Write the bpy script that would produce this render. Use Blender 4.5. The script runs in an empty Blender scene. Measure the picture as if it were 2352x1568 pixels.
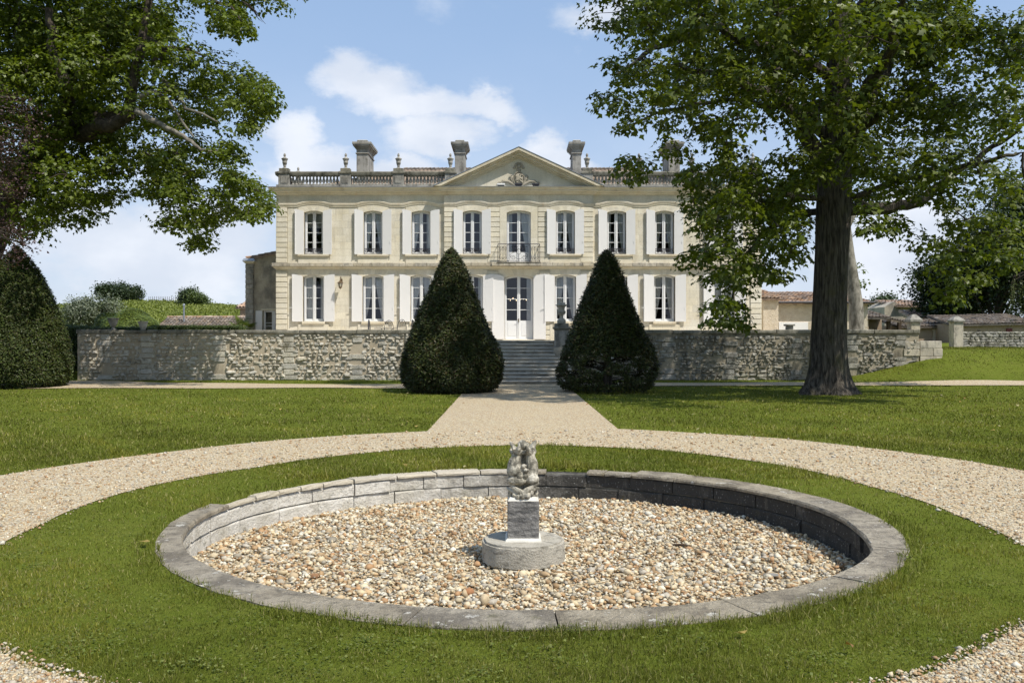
import bpy, bmesh, math, random
import numpy as np
from mathutils import Vector, Matrix

S = bpy.context.scene
COL = S.collection
RNG = random.Random(11)
NR = np.random.default_rng(11)

# ------------------------------------------------------------------ camera
F, CX, HY, EYE = 2026.0, 1176.0, 780.0, 1.65      # focal length and horizon in units of a 2352 wide frame
cam_d = bpy.data.cameras.new('camera')
cam = bpy.data.objects.new('camera', cam_d)
COL.objects.link(cam)
cam.location = (0, 0, EYE)
cam.rotation_euler = (math.radians(90), 0, 0)
cam_d.sensor_width = 36
cam_d.lens = 36 * F / 2352
cam_d.shift_y = -(784 - HY) / 2352
cam_d.clip_start = 0.1
cam_d.clip_end = 3000
S.camera = cam

# ------------------------------------------------------------------ sun, sky, exposure
SUN = Vector((1.45, -1.2, 2.9)).normalized()        # direction towards the sun
sun_d = bpy.data.lights.new('sun', 'SUN')
sun_d.energy = 4.4
sun_d.angle = math.radians(0.55)
sun_d.color = (1.0, 0.95, 0.87)
sun = bpy.data.objects.new('sun', sun_d)
COL.objects.link(sun)
sun.rotation_euler = (-SUN).to_track_quat('-Z', 'Y').to_euler()
sun.location = (20, -20, 60)

S.view_settings.view_transform = 'Standard'
S.view_settings.look = 'None'
S.view_settings.gamma = 1
S.view_settings.exposure = 0.34
S.view_settings.use_curve_mapping = False
S.cycles.use_denoising = True
try:
    S.cycles.denoiser = 'OPENIMAGEDENOISE'
except Exception:
    pass
S.cycles.max_bounces = 8
S.cycles.diffuse_bounces = 3
S.cycles.glossy_bounces = 3
S.cycles.transmission_bounces = 4
S.cycles.transparent_max_bounces = 12
S.cycles.sample_clamp_indirect = 6

W = bpy.data.worlds.new('World')
S.world = W
W.use_nodes = True
wt = W.node_tree
wt.nodes.clear()


class NT:
    """small helper for building node trees"""
    def __init__(self, tree):
        self.t = tree

    def n(self, typ, **kw):
        nd = self.t.nodes.new(typ)
        for k, v in kw.items():
            if k == 'ins':
                for kk, vv in v.items():
                    self.set(nd.inputs[kk], vv)
            else:
                setattr(nd, k, v)
        return nd

    def set(self, sock, v):
        if hasattr(v, 'is_output'):
            self.t.links.new(v, sock)
        elif isinstance(v, (tuple, list)) and len(v) == 3 and sock.type == 'RGBA':
            sock.default_value = (*v, 1)
        else:
            sock.default_value = v

    def math(self, op, a, b=0.0, clamp=False):
        nd = self.n('ShaderNodeMath', operation=op, use_clamp=clamp)
        self.set(nd.inputs[0], a)
        self.set(nd.inputs[1], b)
        return nd.outputs[0]

    def vmath(self, op, a, b=(0, 0, 0)):
        nd = self.n('ShaderNodeVectorMath', operation=op)
        self.set(nd.inputs[0], a)
        self.set(nd.inputs[1], b)
        return nd.outputs['Value'] if op in ('LENGTH', 'DOT_PRODUCT', 'DISTANCE') else nd.outputs[0]

    def smooth(self, v, lo, hi):
        nd = self.n('ShaderNodeMapRange', interpolation_type='SMOOTHSTEP')
        self.set(nd.inputs['Value'], v)
        self.set(nd.inputs['From Min'], lo)
        self.set(nd.inputs['From Max'], hi)
        return nd.outputs[0]

    def noise(self, vec, scale, detail=4.0, rough=0.55, out=0, dist=0.0):
        nd = self.n('ShaderNodeTexNoise')
        self.set(nd.inputs['Vector'], vec)
        nd.inputs['Scale'].default_value = scale
        nd.inputs['Detail'].default_value = detail
        nd.inputs['Roughness'].default_value = rough
        nd.inputs['Distortion'].default_value = dist
        return nd.outputs[out]

    def mix(self, f, a, b, mode='MIX'):
        nd = self.n('ShaderNodeMix', data_type='RGBA', blend_type=mode)
        self.set(nd.inputs[0], f)
        self.set(nd.inputs[6], a)
        self.set(nd.inputs[7], b)
        return nd.outputs[2]

    def ramp(self, f, stops, interp='LINEAR'):
        nd = self.n('ShaderNodeValToRGB')
        cr = nd.color_ramp
        cr.interpolation = interp
        while len(cr.elements) < len(stops):
            cr.elements.new(0.5)
        for e, (p, c) in zip(cr.elements, stops):
            e.position = p
            e.color = (*c, 1)
        self.set(nd.inputs[0], f)
        return nd.outputs[0]


def pdir(x, y):
    return Vector(((x - CX) / F, 1.0, (HY - y) / F)).normalized()


def build_sky():
    t = NT(wt)
    sky = t.n('ShaderNodeTexSky', sky_type='NISHITA', sun_disc=False)
    sky.sun_elevation = math.asin(SUN.z)
    sky.sun_rotation = math.atan2(SUN.x, SUN.y)
    sky.altitude = 100
    sky.air_density = 1.0
    sky.dust_density = 1.2
    sky.ozone_density = 1.5
    tc = t.n('ShaderNodeTexCoord')
    d = tc.outputs['Generated']
    d = t.vmath('NORMALIZE', d)
    st = t.vmath('MULTIPLY', d, (1, 1, 1.7))
    # fair weather clouds: a general field that thickens towards the horizon, and the larger heaps
    n1 = t.noise(st, 5.2, 8, 0.56, dist=0.15)
    n2 = t.noise(st, 17.0, 6, 0.6)
    nn = t.math('ADD', t.math('MULTIPLY', n1, 0.68), t.math('MULTIPLY', n2, 0.32))
    sep = t.n('ShaderNodeSeparateXYZ', ins={0: d})
    elev = sep.outputs[2]
    hor = t.math('SUBTRACT', 1.0, t.smooth(elev, 0.0, 0.42))
    field = t.math('ADD', nn, t.math('MULTIPLY', hor, 0.10))
    blobs = [(860, 195, 150, 62), (800, 160, 85, 60), (980, 235, 190, 62), (1100, 245, 110, 48), (1000, 320, 130, 60),
             (1240, 345, 62, 58), (1290, 372, 110, 42), (660, 320, 75, 90), (700, 380, 130, 60), (900, 400, 160, 50), (330, 560, 330, 150), (150, 480, 240, 90),
             (1420, 30, 130, 50), (2050, 590, 200, 120), (-500, 350, 260, 120), (2900, 300, 300, 110)]
    bl = None
    warp = t.vmath('SUBTRACT', t.noise(st, 9.0, 7, 0.62, out=1), (0.5, 0.5, 0.5))
    wscaled = t.n('ShaderNodeVectorMath', operation='SCALE')
    t.set(wscaled.inputs[0], warp)
    wscaled.inputs[3].default_value = 0.10
    dw = t.vmath('ADD', d, wscaled.outputs[0])
    for (x, y, rx, ry) in blobs:
        c = pdir(x, y)
        df = t.vmath('SUBTRACT', dw, tuple(c))
        df = t.vmath('MULTIPLY', df, (F / rx, F / rx, F / ry))
        ln = t.vmath('LENGTH', df)
        b = t.math('SUBTRACT', 1.0, t.smooth(ln, 0.1, 1.45))
        bl = b if bl is None else t.math('MAXIMUM', bl, b)
    field = t.math('ADD', t.math('MULTIPLY', t.math('SUBTRACT', field, 0.5), 0.9), t.math('MULTIPLY', bl, 0.36))
    m = t.smooth(field, 0.03, 0.36)
    haze = t.math('MULTIPLY', t.math('POWER', t.math('SUBTRACT', 1.0, t.smooth(elev, -0.02, 0.40)), 1.2), 0.66)
    m = t.math('MAXIMUM', t.math('MULTIPLY', m, 0.93), haze)
    shade = t.noise(st, 7.5, 5, 0.5)
    ccol = t.mix(t.smooth(shade, 0.36, 0.66), (5.6, 6.1, 7.0), (7.1, 7.4, 8.0))
    skyc = t.mix(0.55, sky.outputs[0], (3.5, 5.1, 7.7))
    col = t.mix(m, skyc, ccol)
    bg = t.n('ShaderNodeBackground')
    t.set(bg.inputs[0], col)
    bg.inputs[1].default_value = 0.103
    out = t.n('ShaderNodeOutputWorld')
    wt.links.new(bg.outputs[0], out.inputs[0])


build_sky()

# ------------------------------------------------------------------ geometry helpers
WM = {}


def px(x, y, Z):
    return Vector(((x - CX) * Z / F, Z, EYE + (HY - y) * Z / F))


def gp(x, y):
    Z = F * EYE / (y - HY)
    return ((x - CX) * Z / F, Z)


def sm(t):
    t = np.clip(t, 0, 1)
    return t * t * (3 - 2 * t)


def add(name, mesh, parent=None, M=None, label=None, cat=None, group=None, kind=None):
    """link one object; M is its world matrix, parent keeps it there"""
    o = bpy.data.objects.new(name, mesh)
    COL.objects.link(o)
    if M is None:
        M = Matrix.Identity(4)
    elif not isinstance(M, Matrix):
        M = Matrix.Translation(M)
    o.matrix_basis = M
    WM[o.name] = M.copy()
    if parent is not None:
        o.parent = parent
        o.matrix_parent_inverse = WM[parent.name].inverted()
    if label:
        o['label'] = label
    if cat:
        o['category'] = cat
    if group:
        o['group'] = group
    if kind:
        o['kind'] = kind
    return o


def thing(name, loc, label, cat, group=None):
    o = add(name, None, None, Vector(loc), label, cat, group)
    o.empty_display_size = 0.2
    return o


class MB:
    def __init__(self):
        self.v, self.f = [], []

    def poly(self, pts):
        b = len(self.v)
        self.v += [tuple(p) for p in pts]
        self.f.append(tuple(range(b, b + len(pts))))

    def box(self, x0, x1, y0, y1, z0, z1, ch=0.0):
        if ch <= 0:
            b = len(self.v)
            self.v += [(x, y, z) for z in (z0, z1) for y in (y0, y1) for x in (x0, x1)]
            for q in ((0, 2, 3, 1), (4, 5, 7, 6), (0, 1, 5, 4), (2, 6, 7, 3), (0, 4, 6, 2), (1, 3, 7, 5)):
                self.f.append(tuple(b + i for i in q))
        else:
            bm = bmesh.new()
            bmesh.ops.create_cube(bm, size=1)
            bmesh.ops.scale(bm, vec=(x1 - x0, y1 - y0, z1 - z0), verts=bm.verts)
            bmesh.ops.translate(bm, vec=((x0 + x1) / 2, (y0 + y1) / 2, (z0 + z1) / 2), verts=bm.verts)
            bmesh.ops.bevel(bm, geom=bm.edges[:], offset=ch, segments=1, affect='EDGES')
            self.bm(bm)
        return self

    def bm(self, bm):
        b = len(self.v)
        bm.verts.index_update()
        self.v += [tuple(v.co) for v in bm.verts]
        self.f += [tuple(b + v.index for v in f.verts) for f in bm.faces]
        bm.free()
        return self

    def prism(self, pts, d, axis='y'):
        """closed polygon pts extruded by vector d"""
        d = Vector(d)
        p = [Vector(q) for q in pts]
        n = len(p)
        nrm = Vector((0, 0, 0))
        for i in range(n):
            nrm += p[i].cross(p[(i + 1) % n])
        if nrm.dot(d) > 0:
            p = p[::-1]
        b = len(self.v)
        self.v += [tuple(q) for q in p] + [tuple(q + d) for q in p]
        self.f.append(tuple(range(b, b + n)))
        self.f.append(tuple(range(b + 2 * n - 1, b + n - 1, -1)))
        for i in range(n):
            j = (i + 1) % n
            self.f.append((b + j, b + i, b + n + i, b + n + j))
        return self

    def lathe(self, prof, c=(0, 0, 0), n=16, sx=1, sy=1, cap=True):
        b = len(self.v)
        m = len(prof)
        for (r, z) in prof:
            for k in range(n):
                a = 2 * math.pi * k / n
                self.v.append((c[0] + sx * r * math.cos(a), c[1] + sy * r * math.sin(a), c[2] + z))
        for i in range(m - 1):
            for k in range(n):
                k2 = (k + 1) % n
                self.f.append((b + i * n + k, b + i * n + k2, b + (i + 1) * n + k2, b + (i + 1) * n + k))
        if cap:
            self.f.append(tuple(b + k for k in range(n - 1, -1, -1)))
            self.f.append(tuple(b + (m - 1) * n + k for k in range(n)))
        return self

    def tube(self, pts, radii, n=8, cap=True):
        pts = [Vector(p) for p in pts]
        if isinstance(radii, (int, float)):
            radii = [radii] * len(pts)
        b = len(self.v)
        up = Vector((0.13, 0.27, 0.95))
        prev = None
        for i, p in enumerate(pts):
            t = (pts[min(i + 1, len(pts) - 1)] - pts[max(i - 1, 0)])
            if t.length < 1e-9:
                t = Vector((0, 0, 1))
            t.normalize()
            if prev is None:
                a = t.cross(up)
                if a.length < 0.1:
                    a = t.cross(Vector((1, 0, 0)))
            else:
                a = prev - t * prev.dot(t)
            a.normalize()
            prev = a
            c = t.cross(a)
            for k in range(n):
                an = 2 * math.pi * k / n
                self.v.append(tuple(p + (a * math.cos(an) + c * math.sin(an)) * radii[i]))
        for i in range(len(pts) - 1):
            for k in range(n):
                k2 = (k + 1) % n
                self.f.append((b + i * n + k, b + i * n + k2, b + (i + 1) * n + k2, b + (i + 1) * n + k))
        if cap:
            self.f.append(tuple(b + k for k in range(n - 1, -1, -1)))
            self.f.append(tuple(b + (len(pts) - 1) * n + k for k in range(n)))
        return self

    def ball(self, c, r, seg=10, rings=7, s=(1, 1, 1)):
        prof = []
        b = len(self.v)
        for i in range(rings + 1):
            th = math.pi * i / rings
            for k in range(seg):
                a = 2 * math.pi * k / seg
                self.v.append((c[0] + s[0] * r * math.sin(th) * math.cos(a), c[1] + s[1] * r * math.sin(th) * math.sin(a), c[2] - s[2] * r * math.cos(th)))
        for i in range(rings):
            for k in range(seg):
                k2 = (k + 1) % seg
                self.f.append((b + i * seg + k, b + i * seg + k2, b + (i + 1) * seg + k2, b + (i + 1) * seg + k))
        return self

    def sweep_plan(self, path, prof, closed=False):
        """path: plan polyline (x,y); prof: (outward, z) outline, closed. outward is to the right of the travel direction"""
        n, m = len(path), len(prof)
        P = [Vector(p) for p in path]
        b = len(self.v)
        for i in range(n):
            d0 = (P[i] - P[i - 1]).normalized() if i > 0 else (P[1] - P[0]).normalized()
            d1 = (P[i + 1] - P[i]).normalized() if i < n - 1 else d0
            n0, n1 = Vector((d0.y, -d0.x)), Vector((d1.y, -d1.x))
            mt = (n0 + n1)
            mt = mt / max(0.2, mt.dot(n0)) if mt.length > 1e-6 else n0
            for (o, z) in prof:
                q = P[i] + mt * o
                self.v.append((q.x, q.y, z))
        for i in range(n - 1):
            for k in range(m):
                k2 = (k + 1) % m
                self.f.append((b + i * m + k, b + i * m + k2, b + (i + 1) * m + k2, b + (i + 1) * m + k))
        self.f.append(tuple(b + k for k in range(m - 1, -1, -1)))
        self.f.append(tuple(b + (n - 1) * m + k for k in range(m)))
        return self

    def mesh(self, name, mat=None, smooth=False, autosmooth=None):
        me = bpy.data.meshes.new(name)
        me.from_pydata(self.v, [], self.f)
        if mat is not None:
            me.materials.append(mat)
        if smooth:
            me.polygons.foreach_set('use_smooth', [True] * len(me.polygons))
        me.update()
        if autosmooth:
            try:
                me.set_sharp_from_angle(angle=math.radians(autosmooth))
            except Exception:
                pass
        return me

    def obj(self, name, mat, parent=None, smooth=False, fix=False, **kw):
        me = self.mesh(name, mat, smooth, 40 if smooth else None)
        if fix:
            bm = bmesh.new()
            bm.from_mesh(me)
            bmesh.ops.recalc_face_normals(bm, faces=bm.faces[:])
            bm.to_mesh(me)
            bm.free()
        return add(name, me, parent, **kw)


def np_mesh(name, V, Fc, mat, col=None, smooth=False):
    """V (n,3), Fc (m,k) arrays"""
    me = bpy.data.meshes.new(name)
    n, (m, k) = len(V), Fc.shape
    me.vertices.add(n)
    me.vertices.foreach_set('co', np.ascontiguousarray(V, np.float32).ravel())
    me.loops.add(m * k)
    me.loops.foreach_set('vertex_index', np.ascontiguousarray(Fc, np.int32).ravel())
    me.polygons.add(m)
    me.polygons.foreach_set('loop_start', np.arange(0, m * k, k, dtype=np.int32))
    try:
        me.polygons.foreach_set('loop_total', np.full(m, k, np.int32))
    except Exception:
        pass
    if smooth:
        me.polygons.foreach_set('use_smooth', np.ones(m, bool))
    me.update(calc_edges=True)
    if col is not None:
        a = me.color_attributes.new('Col', 'FLOAT_COLOR', 'POINT')
        c4 = np.ones((n, 4), np.float32)
        c4[:, :3] = col
        a.data.foreach_set('color', c4.ravel())
    me.materials.append(mat)
    return me


# ------------------------------------------------------------------ materials
def principled(t, col, rough=0.8, spec=0.3, normal=None, metal=0.0):
    p = t.n('ShaderNodeBsdfPrincipled')
    t.set(p.inputs['Base Color'], col)
    t.set(p.inputs['Roughness'], rough)
    p.inputs['Specular IOR Level'].default_value = spec
    p.inputs['Metallic'].default_value = metal
    if normal is not None:
        t.set(p.inputs['Normal'], normal)
    return p


def new_mat(name):
    m = bpy.data.materials.new(name)
    m.use_nodes = True
    m.node_tree.nodes.clear()
    return m, NT(m.node_tree)


def finish(t, shader):
    o = t.n('ShaderNodeOutputMaterial')
    t.t.links.new(shader, o.inputs[0])


def stone(name, c1, c2, scale=3.0, stains=(), bump=(40, 0.01, 0.6), rnd=0.0, rough=0.85, spec=0.25, speck=None):
    """mottled mineral surface: two tones, weather stains with their own shape, fine relief"""
    m, t = new_mat(name)
    pos = t.n('ShaderNodeNewGeometry').outputs['Position']
    c = t.mix(t.smooth(t.noise(pos, scale, 6, 0.62), 0.3, 0.7), c1, c2)
    f = t.noise(pos, scale * 14, 4, 0.6)
    c = t.mix(t.math('MULTIPLY', t.smooth(f, 0.35, 0.75), 0.35), c, tuple(x * 0.62 for x in c1))
    for (sc, ssc, lo, hi, amt, stretch) in stains:
        p2 = t.vmath('MULTIPLY', pos, stretch)
        k = t.smooth(t.noise(p2, ssc, 8, 0.66), lo, hi)
        c = t.mix(t.math('MULTIPLY', k, amt), c, sc)
    if speck:
        sc, ssc, lo, hi = speck
        k = t.smooth(t.noise(pos, ssc, 3, 0.5), lo, hi)
        c = t.mix(k, c, sc)
    if rnd:
        r = t.n('ShaderNodeObjectInfo').outputs['Random']
        v = t.math('ADD', t.math('MULTIPLY', t.math('SUBTRACT', r, 0.5), 2 * rnd), 1.0)
        hs = t.n('ShaderNodeHueSaturation')
        t.set(hs.inputs['Value'], v)
        t.set(hs.inputs['Saturation'], t.math('ADD', t.math('MULTIPLY', t.math('SUBTRACT', t.math('FRACT', t.math('MULTIPLY', r, 7.31)), 0.5), rnd * 2.5), 1.0))
        t.set(hs.inputs['Color'], c)
        c = hs.outputs[0]
    nrm = None
    if bump:
        bs, bd, st = bump
        b = t.n('ShaderNodeBump')
        b.inputs['Strength'].default_value = st
        b.inputs['Distance'].default_value = bd
        t.set(b.inputs['Height'], t.noise(pos, bs, 5, 0.65))
        nrm = b.outputs[0]
    finish(t, principled(t, c, rough, spec, nrm).outputs[0])
    return m


def plain(name, c, rough=0.5, spec=0.4, metal=0.0, var=0.06, scale=6):
    m, t = new_mat(name)
    pos = t.n('ShaderNodeNewGeometry').outputs['Position']
    k = t.noise(pos, scale, 5, 0.6)
    col = t.mix(k, tuple(x * (1 - var) for x in c), tuple(min(1, x * (1 + var)) for x in c))
    finish(t, principled(t, col, rough, spec, None, metal).outputs[0])
    return m


def leaf_mat(name, trans=0.3, rough=0.45, spec=0.35, tint=(1.25, 1.3, 0.55)):
    m, t = new_mat(name)
    a = t.n('ShaderNodeVertexColor', layer_name='Col').outputs[0]
    p = principled(t, a, rough, spec)
    tr = t.n('ShaderNodeBsdfTranslucent')
    t.set(tr.inputs[0], t.mix(1.0, a, tint, 'MULTIPLY'))
    mx = t.n('ShaderNodeMixShader')
    mx.inputs[0].default_value = trans
    t.t.links.new(p.outputs[0], mx.inputs[1])
    t.t.links.new(tr.outputs[0], mx.inputs[2])
    finish(t, mx.outputs[0])
    return m


def vcol_mat(name, rough=0.7, spec=0.3, bump=None):
    m, t = new_mat(name)
    a = t.n('ShaderNodeVertexColor', layer_name='Col').outputs[0]
    pos = t.n('ShaderNodeNewGeometry').outputs['Position']
    a = t.mix(t.math('MULTIPLY', t.smooth(t.noise(pos, 60, 4), 0.35, 0.7), 0.3), a, (0.25, 0.2, 0.14))
    finish(t, principled(t, a, rough, spec).outputs[0])
    return m


PEB = [(0.50, 0.40, 0.27), (0.42, 0.29, 0.17), (0.56, 0.50, 0.41), (0.30, 0.19, 0.10), (0.60, 0.56, 0.50), (0.47, 0.36, 0.24), (0.52, 0.44, 0.32), (0.28, 0.25, 0.21), (0.36, 0.21, 0.11), (0.55, 0.46, 0.34), (0.40, 0.36, 0.32)]

PEB = [(r * 0.99, g * 0.985, b * 0.88) for r, g, b in PEB]


def gravel(name, scale, dark=0.0):
    m, t = new_mat(name)
    pos = t.n('ShaderNodeNewGeometry').outputs['Position']
    p2 = t.vmath('ADD', pos, t.vmath('MULTIPLY', t.noise(pos, scale * 0.6, 2, 0.5, out=1), (0.6 / scale,) * 3))
    v = t.n('ShaderNodeTexVoronoi', feature='F1')
    t.set(v.inputs['Vector'], p2)
    v.inputs['Scale'].default_value = scale
    sep = t.n('ShaderNodeSeparateColor', ins={0: v.outputs['Color']})
    stops = [(i / len(PEB), c) for i, c in enumerate(PEB)]
    c = t.ramp(sep.outputs[0], stops, 'CONSTANT')
    big = t.noise(pos, 0.9, 6, 0.6)
    c = t.mix(t.math('ADD', t.math('MULTIPLY', t.smooth(big, 0.35, 0.75), 0.30), 0.14), c, (0.47, 0.395, 0.245))
    edge = t.smooth(v.outputs['Distance'], 0.42, 0.80)
    c = t.mix(t.math('MULTIPLY', edge, 0.6), c, (0.16, 0.12, 0.08))
    b = t.n('ShaderNodeBump')
    b.inputs['Strength'].default_value = 0.8
    b.inputs['Distance'].default_value = 0.5 / scale
    t.set(b.inputs['Height'], t.math('SUBTRACT', 1.0, v.outputs['Distance']))
    finish(t, principled(t, c, 0.75, 0.25, b.outputs[0]).outputs[0])
    return m


def lawn_mat():
    m, t = new_mat('lawn')
    pos = t.n('ShaderNodeNewGeometry').outputs['Position']
    big = t.noise(pos, 0.35, 5, 0.6)
    mid = t.noise(t.vmath('MULTIPLY', pos, (1, 1.6, 1)), 2.2, 6, 0.65)
    fine = t.noise(t.vmath('MULTIPLY', pos, (1, 0.55, 1)), 38, 5, 0.7)
    c = t.mix(t.smooth(big, 0.3, 0.7), (0.088, 0.112, 0.014), (0.124, 0.148, 0.022))
    c = t.mix(t.math('MULTIPLY', t.smooth(mid, 0.42, 0.75), 0.5), c, (0.150, 0.155, 0.034))
    c = t.mix(t.math('MULTIPLY', t.smooth(fine, 0.45, 0.75), 0.75), c, (0.028, 0.050, 0.008))
    fine2 = t.noise(pos, 55, 3, 0.7)
    c = t.mix(t.math('MULTIPLY', t.smooth(fine2, 0.6, 0.8), 0.5), c, (0.19, 0.22, 0.075))
    b = t.n('ShaderNodeBump')
    b.inputs['Strength'].default_value = 0.9
    b.inputs['Distance'].default_value = 0.03
    t.set(b.inputs['Height'], t.math('ADD', fine, t.math('MULTIPLY', mid, 0.8)))
    finish(t, principled(t, c, 0.95, 0.02, b.outputs[0]).outputs[0])
    return m


def glass_mat():
    m, t = new_mat('window_glass')
    tr = t.n('ShaderNodeBsdfTransparent')
    tr.inputs[0].default_value = (0.92, 0.93, 0.94, 1)
    gl = t.n('ShaderNodeBsdfGlossy')
    gl.inputs['Roughness'].default_value = 0.02
    gl.inputs['Color'].default_value = (0.9, 0.92, 1, 1)
    pos = t.n('ShaderNodeNewGeometry').outputs['Position']
    b = t.n('ShaderNodeBump')
    b.inputs['Strength'].default_value = 0.05
    b.inputs['Distance'].default_value = 0.02
    t.set(b.inputs['Height'], t.noise(pos, 2.5, 2, 0.5))
    t.set(gl.inputs['Normal'], b.outputs[0])
    fr = t.n('ShaderNodeFresnel')
    fr.inputs[0].default_value = 1.5
    mx = t.n('ShaderNodeMixShader')
    t.set(mx.inputs[0], t.math('MULTIPLY', fr.outputs[0], 1.35, True))
    t.t.links.new(tr.outputs[0], mx.inputs[1])
    t.t.links.new(gl.outputs[0], mx.inputs[2])
    finish(t, mx.outputs[0])
    return m


def bark_mat(name, c1, c2, vs=(6, 6, 0.7), sc=3.0, moss=None, dist=0.05):
    m, t = new_mat(name)
    pos = t.n('ShaderNodeNewGeometry').outputs['Position']
    p = t.vmath('MULTIPLY', pos, vs)
    f = t.noise(p, sc, 6, 0.65, dist=0.4)
    c = t.mix(t.smooth(f, 0.35, 0.65), c1, c2)
    if moss:
        c = t.mix(t.math('MULTIPLY', t.smooth(t.noise(pos, 1.7, 6, 0.6), 0.5, 0.7), 0.6), c, moss)
    b = t.n('ShaderNodeBump')
    b.inputs['Strength'].default_value = 1.0
    b.inputs['Distance'].default_value = dist
    t.set(b.inputs['Height'], f)
    finish(t, principled(t, c, 0.9, 0.15, b.outputs[0]).outputs[0])
    return m


V1 = (1, 1, 1)
VS = (3.0, 3.0, 0.5)
M_ASH = stone('ashlar_limestone', (0.69, 0.625, 0.480), (0.77, 0.715, 0.585), 1.3, [((0.46, 0.41, 0.31), 0.8, 0.48, 0.76, 0.52, VS), ((0.44, 0.40, 0.32), 1.3, 0.54, 0.74, 0.45, (5.0, 5.0, 0.45)), ((0.62, 0.46, 0.27), 1.9, 0.58, 0.80, 0.35, V1)], (30, 0.01, 0.4), rnd=0.085)
M_CORN = stone('cornice_limestone', (0.64, 0.565, 0.42), (0.72, 0.66, 0.525), 1.6, [((0.38, 0.32, 0.22), 1.2, 0.48, 0.74, 0.6, (1.5, 1.5, 0.4)), ((0.60, 0.42, 0.22), 2.2, 0.52, 0.75, 0.4, (2, 2, 0.5))], (30, 0.01, 0.5), rnd=0.05)
M_BAND = stone('weathered_band_stone', (0.46, 0.41, 0.32), (0.55, 0.49, 0.38), 2.0, [((0.15, 0.14, 0.12), 2.5, 0.45, 0.68, 0.75, (2, 2, 1)), ((0.70, 0.68, 0.62), 6, 0.60, 0.72, 0.7, V1)], (26, 0.02, 0.7), rnd=0.12)
M_GREY = stone('grey_lichen_stone', (0.29, 0.275, 0.24), (0.39, 0.37, 0.325), 2.2, [((0.075, 0.07, 0.06), 2.4, 0.42, 0.70, 0.75, (1.5, 1.5, 0.8)), ((0.50, 0.48, 0.42), 5, 0.60, 0.74, 0.55, V1)], (40, 0.015, 0.7), rnd=0.06)
M_DARK = stone('dark_weathered_stone', (0.20, 0.19, 0.15), (0.31, 0.285, 0.225), 3.0, [((0.045, 0.045, 0.032), 2.2, 0.45, 0.66, 0.85, (1, 1, 0.7)), ((0.46, 0.44, 0.38), 7, 0.60, 0.72, 0.6, V1)], (30, 0.02, 0.8), rnd=0.12)
M_MORT = stone('lime_mortar', (0.43, 0.36, 0.255), (0.53, 0.455, 0.335), 2.0, [((0.17, 0.15, 0.11), 1.3, 0.50, 0.72, 0.6, (1, 1, 0.6))], (50, 0.02, 0.8))
M_RUB = stone('rubble_stone', (0.50, 0.46, 0.37), (0.64, 0.60, 0.51), 5.0, [((0.12, 0.11, 0.085), 4.5, 0.52, 0.70, 0.7, V1), ((0.085, 0.075, 0.03), 1.4, 0.60, 0.70, 0.75, (1, 1, 0.6))], (24, 0.04, 1.0), rnd=0.16)
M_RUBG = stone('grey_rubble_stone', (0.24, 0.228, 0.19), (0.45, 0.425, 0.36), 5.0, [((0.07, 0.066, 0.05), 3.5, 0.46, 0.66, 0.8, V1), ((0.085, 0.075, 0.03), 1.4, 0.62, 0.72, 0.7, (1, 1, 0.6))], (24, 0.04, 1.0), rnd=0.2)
M_TREAD = stone('sunlit_tread_stone', (0.44, 0.41, 0.345), (0.54, 0.505, 0.43), 3.0, [((0.13, 0.12, 0.095), 2.4, 0.50, 0.70, 0.75, (1, 1, 2))], (40, 0.012, 0.6), rnd=0.08)  # lighter copy of the step stone, paints the sunlit nosings into the treads
M_MORTG = stone('stained_mortar', (0.30, 0.26, 0.185), (0.41, 0.355, 0.26), 2.0, [((0.075, 0.068, 0.05), 1.5, 0.46, 0.66, 0.8, (1, 1, 0.6))], (50, 0.02, 0.8))
M_LIMB = bark_mat('weathered_limb_bark', (0.10, 0.088, 0.07), (0.235, 0.215, 0.175), (2, 2, 2), 3, dist=0.02)
M_STEP = stone('step_stone', (0.30, 0.27, 0.215), (0.40, 0.365, 0.295), 2.5, [((0.09, 0.085, 0.065), 2.0, 0.47, 0.70, 0.75, (1, 1, 2))], (40, 0.012, 0.6), rnd=0.08)
M_COPE = stone('cement_coping', (0.285, 0.245, 0.180), (0.40, 0.35, 0.265), 5.0, [((0.12, 0.102, 0.078), 2.6, 0.46, 0.62, 0.7, V1), ((0.10, 0.088, 0.07), 14, 0.50, 0.66, 0.6, V1), ((0.60, 0.57, 0.49), 5.2, 0.60, 0.65, 0.8, V1), ((0.12, 0.11, 0.045), 3.0, 0.60, 0.70, 0.5, V1)], (45, 0.03, 1.0), rnd=0.07, speck=((0.60, 0.59, 0.55), 55, 0.70, 0.76))
M_COPT = stone('broken_coping_stone', (0.42, 0.37, 0.28), (0.50, 0.45, 0.36), 3.0, [((0.18, 0.16, 0.13), 3.0, 0.52, 0.72, 0.6, V1)], (50, 0.015, 0.9), rnd=0.1)


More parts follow.
